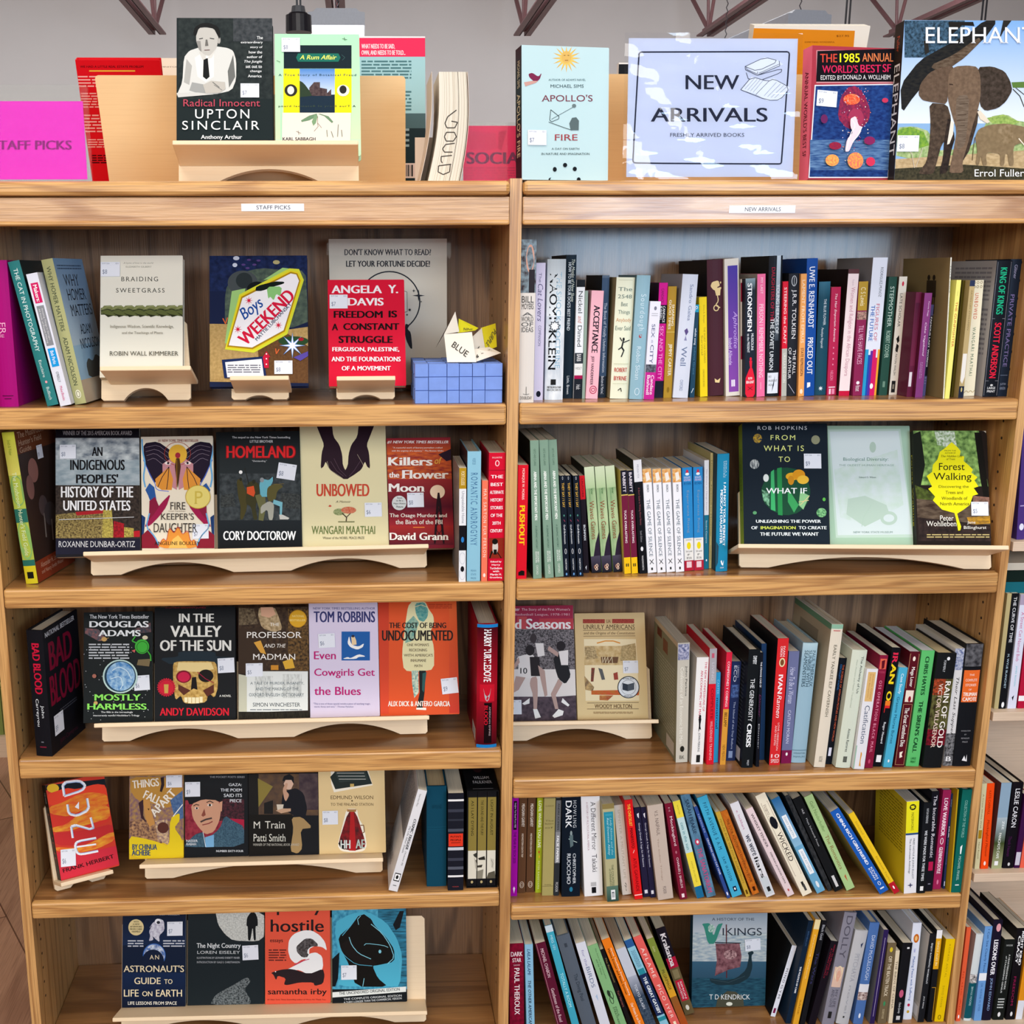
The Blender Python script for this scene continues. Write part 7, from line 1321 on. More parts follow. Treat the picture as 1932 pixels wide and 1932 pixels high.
# ---- right bay, second shelf
C = (1370, 790, 3.438)
S = stand(H['R2'], (1394.7, 1073.6), (1870, 1077), (1393, 1031, 1903.7, 1024), [(1450, 1073.6, 1819.4, 1077, 1051)], 'wide single-arched plywood stand holding three books on the right bay second shelf', p=.09)
cover(S, C, (88, 32, 635, 28, 690, 788, 130, 795), .03, '18222c', '''t 204 48 524 72 dfe6e8,w ROB HOPKINS
t 288 106 448 138 e0e88a,w FROM
t 244 174 504 210 e0e88a,w WHAT IS
t 340 246 414 280 e0e88a,w TO
e 175 98 232 158 c8a02c:2a3440:3:3:1
e 552 108 608 166 8a8c70
e 154 264 214 326 c8ccc8:2a3440:3:1:1
p 1c4a34 226 460 250 400 300 340 380 314 470 330 530 400 548 470 530 550 470 610 390 630 300 600 240 540
p 3fae6a 290 345 310 330 320 600 290 590
p 2a8a4a 330 322 360 316 366 628 336 624
p 3c9c5a 400 450 470 560 440 610 400 540
p 8ac088 480 470 540 500 500 590 470 560
e 386 350 470 400 e0a828
e 430 330 512 400 d89420
e 460 368 536 424 e8b83c
e 400 370 440 430 c88820
e 240 360 276 410 dfe6e0
p 1a3a2a:8ac8a0:2:2:1 230 460 280 480 280 570 240 530
l dfc890 4 480 560 540 500
l dfc890 4 470 540 535 530
t 258 450 524 486 eef4f4,b WHAT IF
e 585 580 650 640 2a6a44:8ac88a:3:3:1
e 172 600 198 622 5a9a6a
e 624 512 644 536 5ab04a
t 192 656 614 676 dfe6e8,B UNLEASHING THE POWER
t 162 698 204 718 dfe6e8,B OF
t 222 698 450 718 c8d45a,B IMAGINATION
t 468 698 650 718 dfe6e8,B TO CREATE
t 218 738 598 760 dfe6e8,B THE FUTURE WE WANT
s 502 228 616 324 $9''', 'dark blue-black cover with a round window of leaves, yellow-green spine', spine='a8c03a', hard=1, sops=['v 30 20 60 70 6a7a1c FROM WHAT IS TO WHAT IF'])
cover(S, C, (638, 47, 1155, 45, 1247, 793, 693, 793), .006, 'a5c4ac', '''p bcd2c4 660 70 1130 66 1222 770 712 772
p cfdcdc 672 84 1118 80 1208 750 724 756
p c2d6ca:cfdcdc:.5:.5:1 700 330 800 300 1110 200 1150 560 900 690 740 640
p b4cabc 790 520 900 500 1040 560 1060 620 900 700 780 620
e 930 150 972 220 aec4b6
e 1000 600 1110 690 b4cabc
e 1020 620 1090 670 cfdcdc
l b0c8b8 4 880 700 890 640 940 560
t 760 252 1052 280 6a8c80,s Biological Diversity:
t 732 296 1088 308 8aa498,s THE OLDEST HUMAN HERITAGE
t 862 374 972 386 5a7470,s Edward O. Wilson
t 824 730 1080 742 7a948c,s NEW YORK STATE MUSEUM''', 'pale green cover with a faded plant drawing inside a soft border')
leaf = 'p ece41c,! 1462 152 1500 185 1520 210 1515 240 1545 245 1540 275 1570 300 1600 330 1590 350 1630 380 1610 400 1636 440 1605 450 1634 490 1600 500 1580 560 1540 590 1498 616 1510 660 1524 700 1518 725 1504 726 1500 700 1488 640 1480 612 1400 590 1340 530 1355 505 1310 455 1335 440 1300 372 1335 345 1340 300 1370 265 1385 215 1420 190'
cover(S, C, (1180, 76, 1655, 78, 1752, 795, 1247, 793), .022, '241c18', ['p 3c5a2c:9ac06a:1:1:1 1200 78 1640 78 1700 440 1260 430', 'p dfe8d8:6a8a4a:2:2:1 1350 78 1480 80 1500 200 1370 170', 'p 1c2018 1190 100 1260 80 1290 300 1260 450 1215 420', 'p 17140f 1610 90 1655 90 1720 520 1680 560 1650 400', 'p 5a6a2c:2c3018:1:1:1 1215 430 1400 500 1440 560 1240 560', 'p a87a68:5a4438:1:1:1 1600 500 1715 510 1720 560 1600 560', 'p 6a5a4a:3a2c22:.5:1.5:1 1235 520 1710 560 1735 690 1240 640', 'p c8942c:7a5a2a:1:2:1 1560 640 1720 630 1725 680 1580 690', 'p 3a2c28:241c1a:1:1:1 1240 640 1740 700 1752 795 1247 793', leaf,
 't 1415 203 1490 212 7a7a1c,b FROM THE', 't 1418 218 1488 228 7a7a1c,b AUTHOR OF', 't 1392 236 1530 250 3a3a10,si The Hidden Life', 't 1428 256 1484 268 3a3a10,si of Trees', 't 1376 288 1546 334 1a1a0c,s Forest', 't 1344 352 1590 412 1a1a0c,s Walking', 't 1378 432 1572 454 5a5a14,s Discovering the', 't 1422 468 1536 488 5a5a14,s Trees and', 't 1396 506 1564 526 5a5a14,s Woodlands of', 't 1386 542 1576 562 5a5a14,s North America', 't 1384 628 1474 662 f0ebe0,s Peter', 't 1298 664 1494 698 f0ebe0,s Wohlleben', 't 1562 664 1616 686 f0ebe0,s Jane', 't 1540 696 1686 722 f0ebe0,s Billinghurst', 'q 1300 746 1706 776 c8b478 2', 's 1586 540 1700 630 $5'], 'forest photograph cover with a big bright yellow leaf', spine='1c1a14', rad=.01, sops=['v 30 20 60 80 c8c02c Forest Walking'])
# ---- right bay, third shelf
C = (950, 1110, 3.864)
S = stand(H['R3'], (955, 1401), (1230, 1396), (953, 1362, 1243, 1357.5), [(994, 1400.6, 1182.4, 1396.7, 1375)], 'single-arched plywood stand holding two books beside the divider', p=.085)
cover(S, C, (42, 128, 497, 125, 542, 960, 35, 965), .018, 'e4dfdc', ['r -20 120 510 300 a02a48', 'r 260 220 510 300 b83c48', 'r 100 205 170 300 c04a50', 't 82 146 118 164 f0dce0,b ter', 't 132 144 484 168 f0c8d0 The Story of the First Women\'s', 't 82 182 480 204 e0b0bc Basketball League, 1978-1981', 't 82 226 130 296 ece8e8,B d', 't 164 222 490 296 ece8e8,B Seasons', 'r -20 298 530 420 1c1a1e:8a8488:3:3:1', 'p 8a8488:2a262a:3:3:1 -20 400 530 400 530 590 -20 600', 'r 60 590 545 780 e4dfdc', 'p 5a4a54:3c303a:1:1:1 -20 830 60 790 400 790 545 780 545 975 -20 985',
 'p e8e4e2 95 500 170 480 215 480 250 560 240 620 200 660 100 640 110 560', 't 122 580 172 622 2a262a,b 10', 'e 160 412 225 490 241e22', 'p b89c94 75 560 110 500 118 540 80 590', 'p b89c94 200 650 245 640 250 770 240 920 220 920 215 780 190 700', 'p b89c94 90 640 160 650 110 740 75 760 70 720', 'p 241e22 190 500 260 500 270 640 200 640', 'p f2f2f0 215 880 245 880 272 940 230 950', 'p e8e4e2 230 400 290 400 300 490 250 500', 'e 195 330 240 400 3a3236', 'p b89c94 250 560 300 600 320 780 300 790 270 660', 'p 1c1a1e 360 500 440 470 470 560 490 640 450 700 400 660 380 600', 'p e8e4e2 400 460 470 450 470 560 420 560', 'e 385 385 450 455 241e22', 'p b89c94 330 420 400 470 395 500 320 450', 'p b89c94 400 660 430 690 380 780 400 880 375 880 345 770', 'p f2f2f0 355 930 400 880 438 895 430 925 370 945', 'p f2f2f0 430 800 480 850 470 862 420 830', 'p f2f2f0 135 840 190 800 188 840 150 850', 's 40 815 132 918 $7'], 'black and white basketball photograph cover with a crimson title band, beside the divider')
rr = random.Random(5)
cover(S, C, (512, 182, 1015, 178, 1068, 950, 545, 955), .016, 'd9bc88', ['g 515 180 1060 950 d2b684:e0c894', 'r 578 225 738 255 8a3028:b04a3a:4:4:1', 'r 792 223 952 255 8a3028:b04a3a:4:4:1', 'r 744 223 788 256 c8a878', 't 750 228 782 252 5a3020,s UA', 't 582 264 956 298 4a3420,s UNRULY AMERICANS', 'l 5a4028 3 580 306 958 304', 't 584 316 956 342 5a4028,si and the Origins of the Constitution', 'l 5a4028 3 582 349 960 347', 'p ecdcb4 585 370 965 370 990 818 598 820', 'p d8c090:b89860:1:1:1 590 420 965 420 970 560 590 560', 'l d8903c 9 680 400 740 384 800 384 850 400', 'p 8a7450:c8b080:3:3:1 590 430 660 420 690 510 600 520', 'p 9a8458:c8b080:3:3:1 860 420 960 400 968 520 850 530', 'p 6a4a30 708 500 838 500 830 545 715 545', 'l ecdcb4 3 720 500 722 545 740 500 742 545 760 500 764 545 790 500 794 545', 'p 8a3a2a:5a4030:2:2:1 640 580 665 580 655 680 636 680', 'p 5a5a5a 690 580 720 590 740 665 716 668', 'p 9a4030 800 620 830 610 836 665 806 668', 'p 5a4438:c8a870:1:1:1 590 640 660 720 650 750 596 740', 'p b8702c:c8502c:1:2:1 640 745 990 740 985 780 640 775', 'p a04428:c8904c:1:1:1 700 780 800 780 760 818 700 815', 'e 830 640 990 802 1c1f26', 'e 836 646 984 796 dfe4e8', 'c 856 668 964 776 1c1f26 2', 'p 2c3440 866 690 905 700 905 750 866 740', 'p 4a525c 905 700 952 688 952 738 905 750', 't 868 652 950 664 2c3440,b NATIONAL BOOK', 't 878 780 940 792 2c3440,b FINALIST', 'l 5a4028 3 608 836 985 832', 't 664 844 936 874 5a3f20,s WOODY HOLTON', 'l 5a4028 3 608 880 985 878', 'q 655 898 942 916 8a6a40 2', 's 868 528 982 618 $7'], 'tan antique-style cover with a round award seal')
# ---- right bay, bottom shelf: book leaning on its neighbours
C = (950, 1700, 3.864); zs = H['R5']
S = Stand(); pl = hitZ(1312, 1905, zs); pr = hitZ(1442, 1898, zs); pl.y = pr.y = max(.03, (pl.y+pr.y)/2); S.d = V((1, 0, 0)); ph = radians(7); S.w = V((0, sin(ph), cos(ph))); S.n = V((0, -cos(ph), sin(ph))); S.F = V((pl.x, pl.y, zs+.0005)); S.al = 0; S.end = -9
S.sa = lambda px, py, off=0, S=S: ((hitP(px, py, S.F+S.n*off, S.n)-S.F).dot(S.d), (hitP(px, py, S.F+S.n*off, S.n)-S.F).dot(S.w))
S.F += V((0, .02, 0))
cover(S, C, (1366, 95, 1925, 80, 1905, 770, 1385, 785), .02, '2c4a5c', '''g 1360 80 1930 300 8a9aa8:cfd4d6
r 1360 230 1930 450 c8d0cc:8aa0b0:.6:2:1
g 1360 440 1930 640 3a6078:274558
r 1360 560 1930 790 1c3a4c:2c5a6c:.6:3:1
t 1518 122 1828 142 333c4a,s A HISTORY OF THE
p 3a8a78 1445 165 1500 160 1512 180 1530 260 1560 170 1600 160 1590 180 1540 312 1490 312 1462 190
e 1490 170 1540 230 cfe0d4:3a8a78:3:3:1
t 1592 196 1882 250 2c3440,s IKINGS
l 5a2a30 8 1624 170 1626 560
p 5a343c:9a6a70:1:1:1,! 1545 310 1720 308 1735 400 1725 480 1640 500 1540 545 1555 430
e 1605 355 1700 425 c8a0a0:5a343c:2:2:1
l 1a2228 6 1540 302 1730 306
p 20343c 1500 560 1620 580 1700 560 1770 500 1790 400 1778 375 1815 362 1825 378 1806 396 1815 480 1790 560 1700 610 1560 612 1510 590
l 3a5058 3 1510 572 1640 592 1760 545
p 4a4a3c 1546 785 1560 710 1630 655 1690 660 1745 700 1752 780
t 1500 680 1798 716 dfe4e4,s T D KENDRICK
e 1622 735 1668 762 dfe0d0
s 1760 275 1870 356 $8 4''', 'cover showing a dragon-prowed sailing ship, standing face-out on the bottom shelf', rad=.001, group='books facing out on display stands')
# ================================================================ on top of the bookcase
zT = H['T']
GT = 'books and signs on top of the bookcase'
# stand with two covers
FLx, FRx = hitY(337, 342, .13), hitY(677, 342, .13); FLx.z = FRx.z = zT
S = stand(zT, None, None, (325, 265, 676, 264), [(403, 342, 612, 342, 319)], 'wide birch plywood stand on top of the left bay', p=.085, top=.17, foot=(FLx, FRx))
C = (0, 0, 3.864)
cover(S, C, (1307, 130, 1992, 135, 1984, 1015, 1268, 1015), .024, '1c2628', '''r 1300 128 2000 720 1c2426:2c3434:1:1:1
r 1700 130 2000 300 2a3034:4a4e52:1.2:1.2:.8
p cfd0cc 1280 700 1290 690 1330 600 1340 420 1380 370 1440 350 1500 330 1590 340 1660 350 1700 370 1722 440 1722 580 1690 660 1560 690 1400 672 1280 690
p a8a8a4 1340 600 1360 430 1400 480 1380 620
p dededa 1420 420 1500 370 1560 350 1560 560 1500 600 1440 560
p 6a6c6a 1700 400 1715 560 1670 640 1660 520
p 9a9c9a 1400 600 1560 630 1600 660 1480 690 1380 660
p 15181a 1484 430 1515 425 1528 560 1505 580 1480 560
p c8c6c0 1452 380 1500 360 1500 430 1478 440
p d0cec8 1540 350 1580 345 1545 420 1515 430
p b8b6b0 1430 235 1470 190 1540 185 1590 230 1592 290 1580 350 1530 410 1490 400 1450 360 1430 300
p 8a8884 1430 300 1462 300 1470 380 1450 362
e 1585 270 1608 320 a8a6a0
p 17191a 1408 250 1420 200 1470 170 1530 168 1590 195 1608 240 1600 290 1586 260 1560 210 1500 200 1450 205 1428 270
l 3a3a3a 6 1452 286 1480 280
l 3a3a3a 6 1530 280 1562 286
p 6a6864 1500 290 1512 290 1520 335 1495 338
l 5a3a3a 5 1490 368 1530 366
p b8b4ac 1480 620 1540 590 1640 600 1645 650 1600 680 1500 682
l 5a5a58 5 1550 600 1600 640
l 6a6a68 4 1560 620 1620 660
p c8c8c4 1280 680 1440 676 1560 690 1300 712
t 1872 266 1917 288 dfe3e4,b The
t 1756 302 1916 324 dfe3e4,b extraordinary
t 1824 338 1914 358 dfe3e4,b story of
t 1814 373 1912 393 dfe3e4,b how the
t 1800 408 1912 427 dfe3e4,b author of
t 1780 442 1912 466 dfe3e4,bi The Jungle
t 1792 480 1910 500 dfe3e4,b set out to
t 1824 513 1908 535 dfe3e4,b change
t 1808 548 1908 568 dfe3e4,b America
t 1338 728 1896 780 b8485a,x Radical Innocent
t 1424 800 1818 868 f0f2f2,w UPTON
t 1330 885 1892 950 f0f2f2,w SINCLAIR
t 1466 988 1766 1026 f0f2f2,b Anthony Arthur
s 1754 612 1890 714 $7''', 'dark cover with a grey portrait of a person in a tie, top stand', hard=1, rad=.004, group=GT)
C = (480, 0, 3.864)
cover(S, C, (160, 250, 775, 248, 765, 1015, 140, 1012), .022, 'bde0b8', '''g 150 245 780 1015 a8e0b8:c4dcb0
r 190 690 200 1020 a8d8b4
r 214 330 708 500 14242c
p 1c6a5a 318 390 612 390 628 420 612 450 318 450 304 420
t 330 402 600 434 e8ec6a,bi A Rum Affair
l 3a5a5a 3 636 400 660 420 640 440
r 212 502 332 824 e8dc1c
r 584 502 708 824 e8dc1c
g 330 502 586 700 4a82c4:c8d8ec
p 1a2c3c 330 700 586 690 586 822 330 822
p 5a4a4a:3a2c30:2:2:1,! 400 640 435 600 478 600 478 640 530 650 530 680 560 650 560 700 400 700
p 2c3c2c 330 590 350 600 370 620 400 660 420 700 330 710
t 176 540 742 560 2a4a5c,bw A True Story of Botanical Fraud
t 176 768 738 786 3a4a3c,bw pnard lacinatoB fo yrotS eurT A
e 220 616 312 704 2a2a28
e 240 630 290 690 d8d8d0
e 602 620 692 704 d8d8d0
e 620 625 672 685 2a2a28
p e8d8cc 204 824 704 824 700 1030 200 1030
p 6a8a6a 455 830 400 845 340 880 345 892 400 880 460 850
p 6a8a6a 462 832 510 850 565 900 575 890 540 850 480 832
p 7a9a74 440 840 418 890 430 920 448 900 462 850
l 6a5a48 3 462 850 460 900 465 925 435 960
l 6a5a48 3 462 900 490 935
l 5a5a4a 3 305 960 340 975
l 5a5a4a 3 320 955 325 985
l 3a4a3c 3 640 285 676 292
l 3a4a3c 3 655 275 660 298
l 3a4a3c 3 162 445 188 455
l 5a6a5a 4 528 950 532 1000
l 5a6a5a 4 560 960 575 1005
l 5a6a5a 4 612 910 606 1000
l 5a6a5a 4 635 950 640 1000
t 206 1004 446 1028 2c3438,b KARL SABBAGH
s 198 280 334 382 $8''', 'light green cover with a yellow and blue mansion picture, on the top stand', hard=1, rad=.004, group=GT)
# big varnished plywood stands of the far side, seen from behind
def top_panel(px, y, tilt, mat, label, t=.009):
    P = [hitY(px[i], px[i+1], y) for i in range(0, 8, 2)]; zb = zT+.001
    r = empty('display_stand', Matrix.Translation((P[0].x, y, zT))); tag(r, label, 'display stand', 'plywood display stands holding books')
    h = (P[0].z+P[1].z)/2-zb; yb_ = y+h*math.tan(tilt); x0b, x1b = hitY(px[6], px[7], yb_).x, hitY(px[4], px[5], yb_).x; x0t, x1t = P[0].x, P[1].x; c = .006
    out = [(x0b, 0), (x1b, 0), (x1t, h-c), (x1t-c*.4, h-c*.3), (x1t-c, h), (x0t+c, h), (x0t+c*.3, h-c*.3), (x0t, h-c)]
    sh = math.tan(tilt); vs = [(x-P[0].x, (h-z)*sh, z+.001) for x, z in out]+[(x-P[0].x, (h-z)*sh+t, z+.001) for x, z in out]; n = 8
    M = MB(); M.mesh(vs, [tuple(range(n)), tuple(range(2*n-1, n-1, -1))]+[(i, i+n, (i+1) % n+n, (i+1) % n) for i in range(n)]); M.build('back_panel', mat, r, attr=False)
    M = MB(); M.box((x0b-P[0].x+.02, h*sh+t, .045), (x1b-P[0].x-.02, h*sh+t+.06, .053)); M.box((x0b-P[0].x+.02, h*sh+t, .001), (x0b-P[0].x+.028, h*sh+t+.05, .045)); M.box((x1b-P[0].x-.028, h*sh+t, .001), (x1b-P[0].x-.02, h*sh+t+.05, .045)); M.build('ledge', mat, r, attr=False)
    return r
top_panel((178.5, 142, 765, 143, 765, 342, 208, 342), .30, radians(18), BIRCHO, 'large varnished plywood stand seen from behind, on top of the left bay')
top_panel((1120, 140, 1560, 140, 1560, 342, 1120, 342), .30, radians(18), BIRCHO, 'varnished plywood stand seen from behind the laminated sign')
# books of the far side seen from behind
def back_book(px, y, t, col, ops, label, tilt=0, spine=None, hard=0, roll=None, group=GT, crop=(0, 0, 1), page='e8e2d4', sops=None, yaw=0):
    ox, oy, sc = crop; c = [(ox+px[i]/sc, oy+px[i+1]/sc) for i in range(0, 8, 2)]; n = V((0, -cos(tilt), sin(tilt))); up = V((0, sin(tilt), cos(tilt))); b = hitY(*c[3], y); b.z = zT+.0008+max(0, t*sin(tilt))
    Rz = Matrix.Rotation(radians(yaw), 3, 'Z'); n = Rz @ n; up = Rz @ up; ex = Rz @ V((1, 0, 0)); ez = up
    P = [hitP(x, yy, b, n) for x, yy in c]
    w_ = ((P[1]-P[0]).dot(ex)+(P[2]-P[3]).dot(ex))/2; O = V((b.x, b.y, b.z))
    h = ((P[0]-O).dot(ez)+(P[1]-O).dot(ez))/2
    K = [O+ez*h, O+ez*h+ex*w_, O+ex*w_, O]; H_ = homog([proj(k) for k in K]); tr = lambda x, yy: H_(ox+x/sc, oy+yy/sc)
    return make_face_book(O, ex, ez, n, w_, h, t, col, [o for o in ops.strip().split('\n') if o], tr, label, group, hard, spine, page, .0015, sops)
back_book((512, 435, 1128, 440, 1270, 1322, 684, 1322), .535, .02, 'd4141f', '''t 584 478 1045 494 3a0a10,b WE HAD A LITTLE REAL ESTATE PROBLEM
r 650 512 985 522 e8b040
q 568 548 720 640 f0a8a0 4
q 590 672 740 790 f0a8a0 6
q 612 830 750 970 f0a8a0 6
q 640 1010 770 1080 f0a8a0 4
q 670 1125 780 1195 3a0a10 4''', 'bright red book seen from its back cover, behind the pink sign', tilt=radians(-22), hard=1, crop=(0, 0, 3.864))
back_book((272, 109, 345, 110, 350, 345, 290, 345), .6, .03, 'e6d8c4', 't 296 125 345 127.5 8a7a6a,b OMNITOPIA', 'cream paperback seen from behind, right of the red book', tilt=radians(4))
back_book((648, 68, 809, 69, 799, 345, 650, 345), .53, .02, '9cc4c8', '''r 640 60 812 72 e8e4e4
r 640 71.5 812 107 e03058
t 682 83 745 93 f8e0e4,B WHAT NEEDS TO BE SAID,
t 682 95 765 105 f8e0e4,B OWN, AND NEEDS TO BE TOLD...
q 682 113 776 150 4a7478 6
q 740 170 776 210 4a7478 6
r 640 214 812 242 4a6468
r 640 242 812 345 1c2c30
q 740 240 772 280 8aa0a4 4
r 764 308 783 336 d8c4bc
r 766 311 767.5 333 222
r 769 311 771.5 333 222
r 773 311 774 333 222
r 776 311 779 333 222''', 'teal and pink back cover behind the light green book', tilt=radians(3), hard=0)
# thick paperback standing fore-edge out
y = .05; A = hitY(791, 341.6, y); B = hitY(870, 343, y); Tl = hitY(814, 136, y); Tr = hitY(884, 136, y)
r = empty('book', frame(V((A.x, y, zT+.0005)), V((1, 0, 0)), V((0, 1, 0)), V((0, 0, 1)))); tag(r, 'thick paperback with its page edges outward and handwritten capitals, leaning', 'book', GT)
w_ = B.x-A.x; h = Tl.z-zT; dx = Tl.x-A.x; wt = Tr.x-Tl.x; M = MB('e4dccb')
N_ = 8
def fx(u, v): e = (1-v)**1.6; return (w_*u)*(1-v)+(dx+wt*u)*v - .012*sin(pi*v)*(1 if u < .9 else .6)*0 + .010*e*0
def gm(u, v, k=0): s_ = v; x = (u*w_)*(1-s_)+(dx+wt*u)*s_+.008*sin(pi*s_); return V((x, -EPS*k, h*s_))
for i in range(N_):
    a, b = i/N_, (i+1)/N_
    M.mesh([gm(.2, a), gm(.94, a), gm(.94, b), gm(.2, b)]+[gm(.2, a)+V((0, .15, 0)), gm(.94, a)+V((0, .15, 0)), gm(.94, b)+V((0, .15, 0)), gm(.2, b)+V((0, .15, 0))], [(0, 1, 2, 3), (4, 7, 6, 5), (0, 3, 7, 4), (1, 5, 6, 2)]+([(3, 2, 6, 7)] if i == N_-1 else []))
rr = random.Random(2)
for i in range(26):
    u = rr.uniform(.22, .92); cc = parse_col(rr.choice(['c8bca8', 'b8aa94', 'd4cab8', 'a89878']))[0]
    for j in range(N_):
        a, b = j/N_, (j+1)/N_; M.face([gm(u, a, 1), gm(u+.006, a, 1), gm(u+.006, b, 1), gm(u, b, 1)], cc)
for j in range(N_):
    a, b = j/N_, (j+1)/N_; M.face([gm(.70, a, 2), gm(.712, a, 2), gm(.712, b, 2), gm(.70, b, 2)], parse_col('3a3630')[0])
pts = {'G': [(.62, .66), (.4, .6), (.34, .54), (.4, .5), (.6, .5), (.66, .55), (.5, .56)], 'O': [(.6, .46), (.4, .46), (.36, .42), (.42, .38), (.6, .38), (.66, .42), (.6, .46)], 'U': [(.64, .36), (.42, .35), (.36, .31), (.42, .28), (.62, .28)], 'L': [(.62, .25), (.36, .24), (.38, .2), (.42, .18)], 'D': [(.64, .17), (.34, .155), (.36, .1), (.5, .075), (.64, .1), (.62, .165)]}
for pl in pts.values():
    for (u0, v0), (u1, v1) in zip(pl, pl[1:]):
        p, q = gm(u0+.03, v0, 4), gm(u1+.03, v1, 4); d = (q-p); nn = V((-d.z, 0, d.x)).normalized()*.0009; M.face([p+nn, q+nn, q-nn, p-nn], parse_col('4a443c')[0])
M.build('page_block', M_PAPER, r)
M = MB('d8c8b8')
for i in range(N_):
    a, b = i/N_, (i+1)/N_
    for u0, u1 in ((0, .012), (.96, .972)):
        ex_ = .06*(1-a)*0
        q = [gm(u0, a), gm(u1, a), gm(u1, b), gm(u0, b)]; M.mesh([p+V((0, -.003, 0)) for p in q]+[p+V((0, .152, 0)) for p in q], [(0, 1, 2, 3), (4, 7, 6, 5), (0, 3, 7, 4), (1, 5, 6, 2)])
M.box((.0, .152, 0), (w_, .154, h*.5)); M.build('cover', M_PRINT, r)
# acrylic holders with pink signs
def top_sign(quad, y, col, ops, label, crop, ext):
    r, W, h, O = sheet('acrylic_sign', quad, y, radians(1.5), label, 'sign', col, ops, crop, group='pink signs in clear holders on top')
    e0, e1, e2 = ext
    zb = zT+.0012-O.z; M = MB(); M.box((-e0, -.0035, zb), (W+e1, -.0012, h+e2)); M.box((-e0, .002, zb), (W+e1, .0043, h+e2)); M.build('clear_holder', M_CLEAR, r, attr=False)
    M = MB(); zc_ = O.z-zT
    M.box((-e0, -.02, zb), (W+e1, .03, zb+.0015)); M.build('clear_foot', M_CLEAR, r, attr=False); return r
top_sign((-150, 735, 605, 740, 636, 1312, -190, 1304), .03, 'e828c4', 't -58 1024 524 1092 8a1474,B STAFF PICKS', 'hot pink staff sign in a clear holder at the left edge', (0, 0, 3.864), (.01, .009, .026))
top_sign((1535, 905, 2040, 929, 2020, 1330, 1512, 1330), .12, 'e63a66', '''p d83a62 1540 950 1760 970 1770 1080 1700 1100 1570 1090
p c82a54 1780 960 1840 950 1800 1100 1775 1080
t 1545 1110 1996 1196 7a3a5a,B SOCIAL
q 1530 1215 1900 1310 c83a60 5''', 'small pink sign in a clear holder beside the thick paperback', (480, 0, 3.864), (.004, .004, .006))
# right half of the top
C = (960, 0, 3.864)
back_book((105, 345, 750, 332, 715, 1324, 95, 1324), .02, .036, 'bcd8dc', '''* 420 425 105 42 16 d8a838
* 420 425 80 40 16 e8c060
e 384 372 456 460 d8b060
l 6a4a1c 4 400 405 412 403
l 6a4a1c 4 428 403 440 405
l 8a3a1c 4 408 440 432 440
p 7a2a4a 142 540 170 530 215 560 240 530 225 580 190 600 150 565
p c89a90 110 600 170 590 215 590 195 605 120 630
t 288 574 560 590 4a6a70,s AUTHOR OF ADAM'S NAVEL
t 304 616 545 640 3a5258 MICHAEL SIMS
t 236 692 610 740 7a3a48,sx APOLLO'S
l 3a4a4c 3 310 870 480 775
e 460 758 490 786 6a7a7c
l 3a4a4c 4 305 800 295 895 380 860 305 800
l 3a4a4c 4 290 890 400 930 460 950
p 5a6a6c 440 900 460 860 490 855 510 880 508 950 450 950
t 330 980 500 1024 a03a40,sx FIRE
t 310 1078 514 1092 3a5258,s A DAY ON EARTH
t 236 1114 588 1130 3a5258,s IN NATURE AND IMAGINATION
e 394 1188 424 1220 17191c
e 320 1218 348 1252 17191c
e 465 1216 494 1248 17191c
e 288 1296 318 1330 17191c
e 494 1294 522 1326 17191c
e 300 1298 318 1328 bcd8dc
s 136 948 272 1060 $7''', 'pale ice-blue cover with a golden sun face, beside the laminated sign', tilt=radians(4), hard=0, spine='17191c', yaw=9, crop=C, sops=['v 30 10 70 30 d8c8a0 MICHAEL SIMS', 'v 24 34 76 82 d8c8a0,s APOLLO\'S FIRE'])
# far books behind the laminated sign
back_book((1162, 118, 1330, 119, 1330, 345, 1160, 345), .53, .02, 'e8e4e0', 'r 1150 121 1340 140 15161a', 'black and white edged book top showing left of the laminated sign', tilt=0)
b3 = back_book((1382, 44, 1618, 52, 1570, 345, 1380, 345), .6, .03, 'e6e0d4', '''p d8851c 1393 53 1613 58 1602 345 1385 345
t 1518 78 1575 81 8a4a10,b SOMETHING WONDERFUL
t 1578 66 1602 70 8a4a10,b $27.95''', 'orange back cover with a white border, behind the laminated sign', tilt=radians(-16))
# laminated sign
cr = (960, 0, 3.864)
r, W, h, O = sheet('laminated_sign', (893, 278, 2108, 282, 2068, 1290, 838, 1290), .012, radians(5), 'laminated white sign announcing newly arrived stock, with black border', 'sign', 'd8dcec', '''l 20263a 11 965 380 2030 376 2042 384 2046 396 1988 1180 1984 1192 1970 1196 925 1190 908 1182 904 1168 948 396 954 384 965 380
t 1288 548 1680 652 20263a,b NEW
t 1034 786 1886 888 20263a,b ARRIVALS
t 1176 970 1716 998 2a3048 FRESHLY ARRIVED BOOKS
p f0f2f8,! 1722 485 1866 418 1960 440 2000 470 1810 545
l 20263a 4 1722 485 1866 418 1970 445 1810 520 1722 485
l 20263a 4 1722 485 1725 510 1810 550 1975 480 1970 445
l 20263a 3 1732 492 1735 508 1812 540 1812 522
l 20263a 3 1822 535 1970 468
l 20263a 4 1730 530 1745 575 1780 580
l 20263a 4 1810 550 1990 500 1985 530 1850 580
p f0f2f8,! 1690 655 1770 560 1860 590 1930 570 2050 640 1975 730 1880 735 1800 690
l 20263a 4 1690 655 1770 560 1890 595 1930 575 2050 640 1975 730 1885 732 1690 655
l 20263a 3 1895 592 1800 690
l 6a7088 2 1720 650 1790 572
l 6a7088 2 1740 658 1810 578
l 6a7088 2 1760 666 1830 584
l 6a7088 2 1780 674 1850 590
l 6a7088 2 1860 700 1950 600
l 6a7088 2 1885 706 1980 612
l 6a7088 2 1910 712 2005 622
l 6a7088 2 1935 716 2025 632''', cr, paper='printed_sheet', t=.0004)
